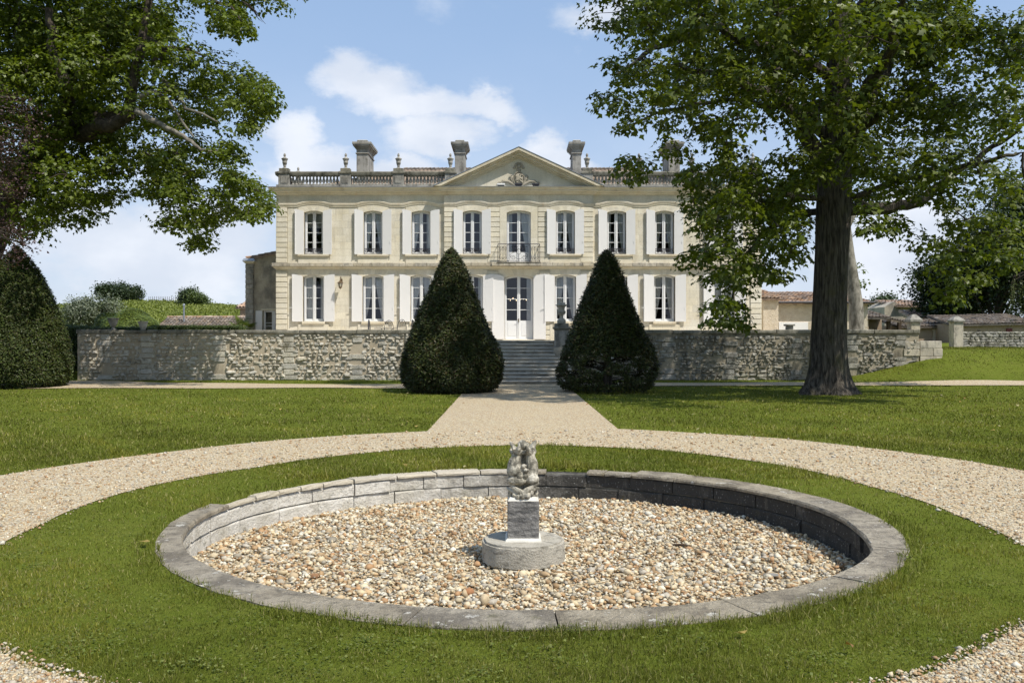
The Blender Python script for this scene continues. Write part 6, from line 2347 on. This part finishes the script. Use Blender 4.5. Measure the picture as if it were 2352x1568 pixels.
def big_left_tree():
    base = Vector((-20.6, 33.0, -0.05))
    t = thing('maple_tree', tuple(base), 'massive dense green tree overhanging the top left corner, with bare grey limbs', 'tree')
    P = [(40, 40, 110), (160, 40, 110), (270, 50, 95), (350, 40, 60), (30, 160, 100), (160, 160, 100), (270, 140, 90), (370, 120, 62), (430, 140, 48), (510, 165, 46), (570, 185, 44), (605, 205, 32), (600, 255, 30), (545, 245, 40), (480, 195, 50), (400, 210, 60),
         (575, 292, 16), (80, 280, 95), (210, 270, 90), (320, 250, 75), (420, 280, 50), (480, 270, 40), (50, 390, 85), (160, 390, 85), (250, 380, 55), (320, 350, 55), (390, 350, 58), (460, 350, 48), (520, 360, 38), (545, 395, 38), (585, 440, 30), (520, 440, 46), (440, 440, 58), (380, 420, 46),
         (420, 510, 42), (470, 515, 38), (455, 555, 22), (535, 475, 36), (585, 488, 24), (340, 430, 22), (60, 470, 62), (140, 480, 52), (195, 490, 34), (245, 455, 30), (100, 515, 34), (30, 520, 40), (480, 10, 26), (520, 25, 24), (545, 40, 18), (510, 55, 14), (556, 66, 10),
         (-80, 80, 120), (-90, 260, 120), (-60, 420, 100), (-200, 180, 120), (-200, 380, 110),
         (120, 330, 60), (190, 220, 60), (240, 320, 50), (560, 210, 40), (610, 230, 24), (500, 230, 40), (560, 420, 40), (490, 480, 46), (400, 480, 40), (350, 390, 40), (430, 400, 50), (600, 470, 22), (520, 330, 40), (120, 110, 60), (200, 450, 40), (90, 440, 50)]
    bl = px_blobs(P, 32.5, 6, 3.6, layers=3)
    rg = random.Random(4)
    for k in range(44):
        a = rg.uniform(0, 2 * math.pi)
        hgt = rg.uniform(13.5, 24)
        rr = 9.0 * math.sqrt(max(0.05, 1 - ((hgt - 13) / 12) ** 2)) * math.sqrt(rg.random())
        bl.append(((base.x + 3.0 + rr * math.cos(a), base.y + rr * 0.6 * math.sin(a), hgt), (1.8, 1.6, 1.3)))
    pts, tw, nr = fill_blobs(bl, 84, 9, twig=0.42, per_twig=44, shell=0.5, clump=True)
    me = leaf_cloud('crown', pts, 0, 0.155, [(0.086, 0.118, 0.010), (0.112, 0.148, 0.014), (0.070, 0.098, 0.009), (0.132, 0.165, 0.018), (0.096, 0.124, 0.012)], M_LEAF, 14, lobed=True, width=1.0, droop=0.1, outward=nr, ob=0.45)
    add('crown', me, t)
    m = MB()
    Z = 32.5
    q = [base + Vector((0, 0, -0.1)), base + Vector((0.1, 0, 1.0)), base + Vector((0.5, 0, 4)), px(40, 400, Z), px(105, 330, Z), px(150, 290, Z)]
    m.tube(q, [1.0, 0.75, 0.60, 0.48, 0.38, 0.34], 18)
    m.obj('trunk', M_BARK, t, smooth=True)
    m = MB()

    def limb(ctrl, r0, r1, seed, mat=None):
        pts = []
        for i in range(len(ctrl) - 1):
            seg = bez(ctrl[i], ctrl[i + 1], 0, 4, seed + i)
            pts += seg if i == 0 else seg[1:]
        k = len(pts)
        m.tube(pts, [r0 + (r1 - r0) * i / (k - 1) for i in range(k)], 9)
    zf = Z - 2.0
    limb([px(140, 298, Z), px(160, 240, Z - 0.5), px(150, 190, zf), px(125, 130, zf), px(112, 20, zf)], 0.30, 0.12, 1)
    limb([px(145, 300, Z), px(215, 275, Z - 1), px(300, 262, zf), px(312, 160, zf), px(332, 60, zf), px(350, -60, zf)], 0.26, 0.10, 5)
    limb([px(336, 90, zf), px(375, 112, zf), px(425, 112, zf), px(470, 130, zf)], 0.13, 0.03, 10)
    limb([px(345, 150, zf), px(375, 120, zf), px(400, 105, zf)], 0.09, 0.03, 13)
    limb([px(350, -60, zf), px(470, -10, zf), px(530, 15, zf), px(556, 50, zf)], 0.10, 0.02, 15)
    for k in range(9):
        a = px(556 + k * 2, 4 + k * 1.5, zf)
        b = px(578 + k * 3 + (k % 3) * 4, 22 + k * 4.2, zf)
        m.tube(bez(a, b, 0.05, 4, 60 + k), [0.02, 0.015, 0.012, 0.009, 0.006], 4)
    limb([px(300, 262, zf), px(250, 290, zf), px(180, 310, Z)], 0.2, 0.3, 18)
    m.obj('limbs', M_BARK2, t, smooth=True)
    m = MB()
    k = 0
    for t3 in tw:
        cen = t3.mean(0)
        for p in t3[::3][:8]:
            m.tube(bez(cen, p, 0.05, 3, k), [0.025, 0.018, 0.012, 0.006], 4, False)
            k += 1
    m.obj('twigs', M_BARK2, t, smooth=True, kind='stuff')
    m = MB()
    zf = Z - 3.6
    limb([px(312, 255, zf), px(345, 275, zf), px(400, 302, zf), px(440, 325, zf), px(462, 345, zf), px(500, 348, zf)], 0.11, 0.035, 20)
    limb([px(320, 225, zf), px(350, 210, zf), px(385, 228, zf), px(410, 265, zf), px(445, 315, zf)], 0.08, 0.03, 26)
    limb([px(375, 185, zf), px(405, 205, zf), px(425, 250, zf), px(480, 270, zf), px(500, 280, zf)], 0.07, 0.025, 31)
    m.obj('bare_limbs', M_LIMB, t, smooth=True)


def yew(name, label, cx, cy, prof, n, seed, gappy=False, col=None):
    """clipped yew: prof = [(z, r)]"""
    t = thing(name, (cx, cy, 0), label, 'yew')
    rng = np.random.default_rng(seed)
    zs, rs = np.array([p[0] for p in prof]), np.array([p[1] for p in prof])
    H = zs[-1]
    # sample surface by area
    zz = np.linspace(zs[0], H, 400)
    w = np.interp(zz, zs, rs) + 0.05
    cdf = np.cumsum(w) / w.sum()
    z = np.interp(rng.random(n), cdf, zz)
    a = rng.uniform(0, 2 * math.pi, n)
    bump = 0.05 * np.sin(3 * a + 2 * z + seed) + 0.035 * np.sin(7 * a - 3.1 * z) + 0.03 * np.sin(13 * a + 5.3 * z + 1)
    depth = rng.random(n) ** 2.2
    r0 = np.interp(z, zs, rs)
    r = r0 * (1 + bump * 0.55) - depth * 0.16 + rng.normal(0, 0.018, n)
    r = np.maximum(r, 0.0)
    C = np.c_[cx + r * np.cos(a), cy + r * np.sin(a), z]
    slope = np.gradient(w, zz)
    nz = -np.interp(z, zz, slope)
    out = np.c_[np.cos(a), np.sin(a), np.clip(nz, -0.6, 1.2)]
    if gappy:
        hole = (z < 1.15) & (z > 0.28) & (np.sin(a * 9 + z * 7) + np.sin(a * 4 - z * 11) > 0.1)
        C, out, z = C[~hole], out[~hole], z[~hole]
    cols = col or [(0.026, 0.036, 0.007), (0.036, 0.048, 0.009), (0.019, 0.028, 0.006), (0.056, 0.068, 0.012), (0.048, 0.036, 0.010)]
    me = leaf_cloud('foliage', C, 0, 0.098, cols, M_NEEDLE, seed + 1, droop=-0.1, width=0.34, outward=out, ob=0.35)
    # sprigs poke outwards: turn tips towards the outside
    add('foliage', me, t)
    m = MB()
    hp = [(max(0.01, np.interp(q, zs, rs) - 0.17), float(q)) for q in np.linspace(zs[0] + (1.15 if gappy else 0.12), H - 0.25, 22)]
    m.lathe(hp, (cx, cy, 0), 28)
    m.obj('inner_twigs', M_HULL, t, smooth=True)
    m = MB()
    m.tube([(cx, cy, -0.1), (cx + 0.03, cy, 0.6), (cx, cy, 1.6)], [0.17, 0.14, 0.10], 10)
    if gappy:
        for k in range(26):
            a = k * 0.9
            rr = np.interp(0.7, zs, rs) * 0.85
            m.tube(bez((cx, cy, 0.3 + 0.03 * k), (cx + rr * math.cos(a), cy + rr * math.sin(a), 0.45 + 0.035 * k), 0.08, 4, k), [0.03, 0.022, 0.016, 0.01, 0.006], 4)
    m.obj('trunk', M_BARK, t, smooth=True)


def generic_tree(name, label, x, y, z, h, r, trunk_h, n, leaf, cols, seed, group=None, nb=16, mat=None, trunk_r=None, flat=1.0, lobes=None):
    t = thing(name, (x, y, z), label, 'tree', group)
    rg = random.Random(seed)
    bl = []
    hc = (h - trunk_h) / 2
    for k in range(nb):
        d = Vector((rg.gauss(0, 1), rg.gauss(0, 1), rg.gauss(0, 1))).normalized() * rg.uniform(0.35, 0.8)
        s = rg.uniform(0.28, 0.46)
        bl.append(((x + d.x * r, y + d.y * r, z + trunk_h + hc + d.z * hc * 0.95), (r * s, r * s, hc * s * 1.1 * flat)))
    vol = sum((b[1][0] * b[1][1] * b[1][2] * 4.19) ** 0.80 for b in bl)
    pts, tw = fill_blobs(bl, n / max(vol, 1e-6) / 1.6, seed, twig=leaf * 1.7, per_twig=16)
    add('crown', leaf_cloud('crown', pts, 0, leaf, cols, mat or M_LEAFD, seed, width=0.8), t)
    m = MB()
    tr = trunk_r or r * 0.07
    m.tube([(x, y, z - 0.3), (x, y, z + trunk_h * 0.6), (x + 0.05 * r, y, z + trunk_h + hc * 0.9)], [tr * 1.3, tr, tr * 0.4], 9)
    for (c, rr) in bl[::2]:
        m.tube(bez((x, y, z + trunk_h * 0.9), c, 0.03 * r, 4, seed), [tr * 0.45, tr * 0.3, tr * 0.22, tr * 0.14, tr * 0.06], 5)
    m.obj('trunk', M_BARK, t, smooth=True)
    return t


def hedge(name, label, x0, x1, y0, y1, z0, z1, n, leaf, cols, seed, rnd=0.08, cat='hedge', dome=False):
    t = thing(name, ((x0 + x1) / 2, (y0 + y1) / 2, z0), label, cat)
    rng = np.random.default_rng(seed)
    if dome:
        d = rng.normal(size=(n, 3))
        d[:, 2] = np.abs(d[:, 2])
        d /= np.linalg.norm(d, axis=1)[:, None]
        s = np.array([(x1 - x0) / 2, (y1 - y0) / 2, z1 - z0])
        lump = 1 + 0.07 * np.sin(5 * d[:, 0] + 3 * d[:, 2] * 3 + seed) + 0.05 * np.sin(9 * d[:, 0] - 4 * d[:, 1])
        q = np.array([(x0 + x1) / 2, (y0 + y1) / 2, z0]) + d * s * (lump * (1 - 0.16 * rng.random(n) ** 2))[:, None]
        out = d
        m = MB()
        m.ball(((x0 + x1) / 2, (y0 + y1) / 2, z0), 0.76, 20, 12, tuple(s))
    else:
        dx, dy, dz = x1 - x0, y1 - y0, z1 - z0
        ar = np.array([dx * dz, dx * dy, dy * dz, dy * dz])
        f = rng.choice(4, n, p=ar / ar.sum())
        u, v = rng.random(n), rng.random(n)
        q = np.empty((n, 3))
        out = np.zeros((n, 3))
        q[:, 0] = np.where(f <= 1, x0 + u * dx, np.where(f == 2, x0, x1))
        q[:, 1] = np.where(f == 0, y0, np.where(f == 1, y0 + v * dy, y0 + u * dy))
        q[:, 2] = np.where(f == 1, z1, z0 + v * dz)
        out[f == 0, 1] = -1
        out[f == 1, 2] = 1
        out[f == 2, 0] = -1
        out[f == 3, 0] = 1
        q += rng.normal(0, rnd * 0.5, (n, 3)) - out * (rng.random(n) ** 2 * rnd * 1.5)[:, None]
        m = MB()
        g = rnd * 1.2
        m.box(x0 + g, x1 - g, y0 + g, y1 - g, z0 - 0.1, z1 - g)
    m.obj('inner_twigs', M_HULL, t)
    add('foliage', leaf_cloud('foliage', q, 0, leaf, cols, M_LEAFD, seed, width=0.55, outward=out, ob=0.12), t)


G_MID = [(0.060, 0.090, 0.020), (0.075, 0.108, 0.025), (0.048, 0.076, 0.018)]
G_DARK = [(0.026, 0.042, 0.012), (0.036, 0.054, 0.014), (0.020, 0.034, 0.010)]
G_BRIGHT = [(0.105, 0.145, 0.024), (0.130, 0.165, 0.030), (0.080, 0.120, 0.022)]
G_SILVER = [(0.155, 0.180, 0.120), (0.190, 0.210, 0.150), (0.105, 0.130, 0.080)]


def build_plants():
    big_right_tree()
    big_left_tree()
    s = 27.9 / F
    prof = [(0.03, 1.08), (0.14, 1.42), (0.40, 1.56), (0.75, 1.595), (1.05, 1.56), (1.5, 1.41), (2.0, 1.20), (2.6, 0.97), (3.2, 0.72), (3.8, 0.49), (4.2, 0.31), (4.45, 0.15), (4.55, 0.03)]
    yew('cone_yew', 'dense dark clipped yew cone left of the straight gravel path', px(1037, 0, 27.9).x, 27.9, prof, 62000, 31)
    prof2 = [(0.10, 1.30), (0.25, 1.50), (0.5, 1.60), (0.85, 1.585), (1.3, 1.43), (1.8, 1.22), (2.4, 0.96), (3.0, 0.75), (3.6, 0.52), (4.1, 0.34), (4.4, 0.17), (4.5, 0.03)]
    yew('cone_yew', 'clipped yew cone with thin see-through skirt right of the path', px(1394, 0, 28.0).x, 28.0, prof2, 56000, 37, gappy=True)
    prof3 = [(0.05, 1.5), (0.3, 1.72), (0.9, 1.75), (1.6, 1.62), (2.4, 1.40), (3.2, 1.16), (3.8, 0.88), (4.3, 0.58), (4.7, 0.28), (4.95, 0.04)]
    yew('columnar_yew', 'tall rounded clipped yew at the left edge of the lawn', px(38, 0, 30.9).x, 30.9, prof3, 60000, 41,
        col=[(0.036, 0.054, 0.010), (0.050, 0.070, 0.012), (0.028, 0.042, 0.008), (0.064, 0.084, 0.015), (0.048, 0.046, 0.012)])
    # copper beech sprays hanging in from the left edge
    t = thing('copper_beech', (-17.5, 24.5, 0), 'dark purple leaved beech hanging in at the left edge of the picture', 'tree')
    P = [(-20, 230, 45), (25, 225, 28), (60, 255, 18), (-30, 320, 60), (20, 330, 40), (50, 380, 32), (-10, 420, 60), (30, 450, 36), (-20, 520, 50), (20, 530, 26), (60, 560, 20), (25, 590, 20), (40, 545, 18), (-60, 380, 90), (-80, 250, 80), (-80, 500, 80), (70, 300, 12)]
    bl = px_blobs(P, 24.5, 12, 1.6, layers=2)
    for k in range(14):
        bl.append(((-17.8 + RNG.uniform(-2, 2), 24.5 + RNG.uniform(-2.5, 2.5), RNG.uniform(9, 15)), (1.4, 1.4, 1.2)))
    pts, tw = fill_blobs(bl, 95, 17, twig=0.20, per_twig=24)
    add('crown', leaf_cloud('crown', pts, 0, 0.085, [(0.044, 0.022, 0.022), (0.060, 0.030, 0.028), (0.032, 0.018, 0.018), (0.080, 0.045, 0.038)], M_LEAFD, 18, width=0.62), t)
    m = MB()
    m.tube([(-17.5, 24.5, -0.1), (-17.4, 24.5, 3), (-17.3, 24.5, 8), (-17.5, 24.5, 13)], [0.42, 0.34, 0.27, 0.08], 12)
    k = 0
    for (c, r) in bl:
        m.tube(bez((-17.35, 24.5, max(2.5, c[2] - 0.5)), c, 0.25, 5, k), [0.07, 0.055, 0.04, 0.03, 0.02, 0.01], 5)
        k += 1
    m.obj('trunk', M_BARK2, t, smooth=True)
    # hedges and shrubs behind the left wall
    hx = lambda p, Z: (p - CX) * Z / F
    hedge('box_hedge', 'tall clipped hedge closing the garden between left yew and wall', hx(100, 38), hx(180, 38), 37.0, 39.4, 0.2, EYE + (HY - 749) * 38 / F, 16000, 0.075, G_MID, 51)
    hedge('low_hedge', 'low clipped hedge along the terrace in front of the long shed', hx(352, 41), hx(556, 41), 40.6, 41.6, 1.5, EYE + (HY - 748.5) * 41 / F, 12000, 0.06, G_MID, 52, rnd=0.05)
    hedge('low_hedge', 'clipped hedge top seen behind the two urns on the left wall', hx(150, 40), hx(352, 40), 39.5, 40.5, 1.4, EYE + (HY - 752) * 40 / F, 10000, 0.06, G_MID, 53, rnd=0.05)
    hedge('dome_shrub', 'bright green rounded shrub behind the urns on the terrace wall', hx(206, 43), hx(374, 43), 41.5, 44.5, 1.45, EYE + (HY - 713) * 43 / F, 30000, 0.10, G_BRIGHT, 54, cat='shrub', dome=True)
    generic_tree('olive_tree', 'feathery silver green willow-like tree behind the left hedge', hx(205, 52), 52, 1.4, EYE + (HY - 664) * 52 / F - 1.4, 1.75, 0.5, 15000, 0.10, G_SILVER, 55, nb=22)
    # palm beside the wing
    q = px(556, 757, 44.5)
    t = thing('fan_palm', (q.x, 44.5, 1.5), 'small fan palm growing against the left wing of the chateau', 'palm')
    m = MB()
    m.tube([(q.x, 44.5, 1.4), (q.x, 44.5, 2.3)], [0.10, 0.09], 10)
    m.obj('trunk', M_BARK2, t)
    V, Fc, cl = [], [], []
    rg = random.Random(3)
    for k in range(26):
        a = rg.uniform(0, 2 * math.pi)
        el = rg.uniform(-0.3, 1.25)
        d = Vector((math.cos(a) * math.cos(el), math.sin(a) * math.cos(el), math.sin(el)))
        st = Vector((q.x, 44.5, 2.25))
        hub = st + d * rg.uniform(0.25, 0.4)
        side = d.cross(Vector((0, 0, 1))).normalized()
        upv = side.cross(d)
        for j in range(15):
            b = (j - 7) / 7 * 1.45
            tip = hub + (d * math.cos(b) + side * math.sin(b)) * rg.uniform(0.40, 0.55) - Vector((0, 0, 0.10 * abs(b)))
            pr = (d * -math.sin(b) + side * math.cos(b)) * 0.02
            i0 = len(V)
            V += [tuple(hub), tuple((hub + tip) / 2 + pr + upv * 0.012), tuple(tip), tuple((hub + tip) / 2 - pr)]
            Fc += [(i0, i0 + 1, i0 + 2), (i0, i0 + 2, i0 + 3)]
            c = rg.choice(G_BRIGHT)
            cl += [c] * 4
    add('fronds', np_mesh('fronds', np.array(V), np.array(Fc), M_LEAFD, np.array(cl)), t)
    # trees on the vineyard hill
    def gz(x, y): return float(ground(x, y))
    x, y = hx(262, 175), 175
    generic_tree('hill_tree', 'broad dark tree on the vineyard hill crest, larger of the two', x, y, gz(x, y) - 0.5, 6.3, 3.4, 0.7, 9000, 0.34, [(0.045, 0.068, 0.030), (0.056, 0.080, 0.034), (0.036, 0.056, 0.026)], 61, nb=18)
    x, y = hx(305, 178), 178
    generic_tree('hill_tree', 'smaller dark tree touching the right side of the big hill tree', x, y, gz(x, y) - 0.5, 4.6, 2.1, 0.6, 4500, 0.34, [(0.045, 0.068, 0.030), (0.056, 0.080, 0.034), (0.036, 0.056, 0.026)], 62, nb=12)
    x, y = hx(428, 160), 160
    generic_tree('hill_tree', 'dark round bush-like tree left of the bright one on the hill', x, y, gz(x, y) - 1.0, 4.4, 1.8, 0.4, 3500, 0.30, [(0.048, 0.072, 0.030), (0.060, 0.085, 0.034)], 63, nb=12)
    x, y = hx(455, 158), 158
    generic_tree('hill_tree', 'bright green spreading tree on the vineyard slope near the flue', x, y, gz(x, y) - 1.2, 3.9, 2.4, 0.6, 4500, 0.30, [(0.085, 0.118, 0.030), (0.100, 0.135, 0.034), (0.070, 0.10, 0.028)], 64, nb=14)
    # vine rows
    rng = np.random.default_rng(7)
    pts = []
    for k in range(64):
        xs = rng.uniform(-104, -36, 640)
        ys = 84 + k * 1.5 + (xs + 70) * 0.30
        pts.append(np.c_[xs + rng.normal(0, 0.1, 640), ys + rng.normal(0, 0.22, 640), ground(xs, ys) + 0.06 + np.abs(rng.normal(0.16, 0.13, 640))])
    pts = np.concatenate(pts)
    add('vine_rows', leaf_cloud('vine_rows', pts, 0, 0.30, [(0.170, 0.195, 0.045), (0.190, 0.215, 0.050), (0.145, 0.172, 0.040)], M_VINE, 8, width=0.9), kind='stuff', label='rows of green vines covering the distant hillside', cat='vineyard')
    stake = MB().box(-0.03, 0.03, -0.03, 0.03, 0, 1.15).mesh('vine_stake', M_TIMBER)
    for k in range(16):
        x, y = hx(342 + k * 4.3, 168), 168
        add('vine_stake', stake, None, Vector((x, y, gz(x, y) - 0.1)), 'thin wooden vine stake along the bare crest of the hill', 'stake', 'stakes on the hill crest')
    # right: plane tree trunk behind the big tree, far trees, dark wood, willow
    t = thing('plane_tree', (14.4, 38.2, 1.2), 'pale mottled plane tree half hidden behind the big dark trunk', 'tree')
    a = [px(1970, 760, 38.2), px(1966, 700, 38.2), px(1958, 640, 38.2), px(1950, 580, 38.2), px(1945, 520, 38.2), px(1962, 490, 38.2), px(2000, 470, 38.4)]
    m = MB()
    a[0].z = 0.9
    m.tube(a, [0.33, 0.30, 0.26, 0.22, 0.17, 0.13, 0.08], 18)
    m.tube([a[4], px(1900, 440, 38.4), px(1870, 380, 38.6)], [0.2, 0.14, 0.06], 10)
    m.obj('trunk', M_PLANE, t, smooth=True)
    bl = [(tuple(px(x_, y_, 38.6)), (r_ * 38.6 / F,) * 3) for x_, y_, r_ in ((1972, 615, 14), (1978, 650, 10), (1965, 500, 30), (2010, 460, 45), (1880, 400, 50), (1930, 380, 60))]
    pts, tw = fill_blobs(bl, 60, 71, twig=0.2, per_twig=18)
    add('crown', leaf_cloud('crown', pts, 0, 0.16, G_BRIGHT, M_LEAF, 72, lobed=True), t)
    x, y = hx(2022, 120), 120
    generic_tree('far_tree', 'round blue green tree far beyond the farm roofs on the right', x, y, 1.0, EYE + (HY - 667) * 120 / F - 1, 3.1, 2.2, 8000, 0.32, [(0.055, 0.080, 0.032), (0.070, 0.098, 0.038), (0.045, 0.066, 0.028)], 73, nb=18)
    W = [(2185, 66, 7.8, 3.4, 1.0, 'dark evergreen at the left end of the wood beyond the yard wall'), (2290, 62, 12.5, 4.2, 1.0, 'tall dark tree in the middle of the wood behind the low outbuilding'),
         (2370, 66, 14.5, 4.5, 1.2, 'tallest dark tree of the wood at the right picture edge'), (2235, 75, 10.0, 3.6, 1.2, 'dark tree at the back of the wood, between its taller neighbours'), (2450, 60, 13, 4.5, 1.0, 'dark tree of the wood running out of the right edge')]
    for k, (p, Z, h, r, th, lab) in enumerate(W):
        x = hx(p, Z)
        generic_tree('wood_tree', lab, x, Z, 1.3, h, r, th, 15000, 0.24, G_DARK, 80 + k, group='trees of the dark wood', nb=26, flat=1.15)
    # weeping willow fronds
    q = px(2345, 760, 43.0)
    t = thing('weeping_willow', (q.x + 1.2, 43.0, 1.2), 'weeping willow trailing yellow green strands at the right edge', 'tree')
    rg = random.Random(6)
    pts = []
    m = MB()
    top = Vector((q.x + 1.2, 43.0, 5.4))
    for k in range(90):
        a = rg.uniform(0, 2 * math.pi)
        rr = rg.uniform(0.25, 1.55)
        s0 = Vector((top.x + rr * math.cos(a), top.y + rr * math.sin(a), 5.05 - 0.55 * rr * rr * 0.5 + rg.uniform(-0.3, 0.2)))
        ln = rg.uniform(1.2, 3.0)
        k2 = int(ln * 26)
        for j in range(k2):
            f = j / k2
            pts.append((s0.x + 0.12 * math.cos(a) * f + rg.gauss(0, 0.025), s0.y + 0.12 * math.sin(a) * f + rg.gauss(0, 0.025), s0.z - ln * f))
        m.tube([top, s0 + Vector((0, 0, 0.1)), s0 - Vector((0, 0, ln * 0.5))], [0.03, 0.015, 0.006], 4)
    m.tube([(top.x, 43, 1.0), (top.x, 43, 3.5), tuple(top)], [0.22, 0.18, 0.10], 10)
    m.obj('trunk', M_BARK2, t, smooth=True)
    add('strands', leaf_cloud('strands', np.array(pts), 0, 0.12, [(0.10, 0.125, 0.028), (0.12, 0.145, 0.035)], M_LEAFD, 9, droop=1.5, width=0.22), t)


def build_lawn_weeds():
    rng = np.random.default_rng(77)
    cen = []
    while len(cen) < 120:
        x, y = rng.uniform(-200, 2550), rng.uniform(1000, 1600)
        Z = F * EYE / (y - HY)
        X = (x - CX) * Z / F
        if bool(is_lawn(np.array([X]), np.array([Z]), -0.05)[0]):
            cen.append((X, Z))
    P = []
    for (X, Z) in cen:
        k = rng.integers(15, 60)
        s_ = rng.uniform(0.05, 0.20)
        q = rng.normal(size=(k, 2)) * s_
        P.append(np.c_[X + q[:, 0], Z + q[:, 1], rng.uniform(0.015, 0.032, k)])
    P = np.concatenate(P)
    ok = is_lawn(P[:, 0], P[:, 1], -0.02)
    P = P[ok]
    up = np.tile(np.array([0.0, 0.0, 1.0]), (len(P), 1))
    add('clover', leaf_cloud('clover', P, 0, 0.018, [(0.085, 0.115, 0.020), (0.12, 0.15, 0.03), (0.16, 0.18, 0.05)], M_BLADE, 5, width=0.9, outward=up, ob=0.5), kind='stuff', label='patches of clover and low weeds in the mown grass', cat='clover')
    Q = np.c_[rng.uniform(-7, 13, 90), rng.uniform(15.5, 30, 90)]
    Q = np.r_[Q, np.c_[rng.uniform(-3, 3.5, 24), rng.uniform(4.3, 12, 24)]]
    Q = Q[is_lawn(Q[:, 0], Q[:, 1], 0.3)]
    Q = np.c_[Q, np.full(len(Q), 0.05)]
    up = np.tile(np.array([0.0, 0.0, 1.0]), (len(Q), 1))
    add('fallen_leaves', leaf_cloud('fallen_leaves', Q, 0, 0.09, [(0.30, 0.22, 0.06), (0.22, 0.12, 0.04), (0.34, 0.30, 0.14)], M_LEAFD, 15, lobed=True, outward=up, ob=0.4), kind='stuff', label='a few yellowed leaves dropped on the lawn', cat='leaves')


build_plants()
build_lawn_weeds()
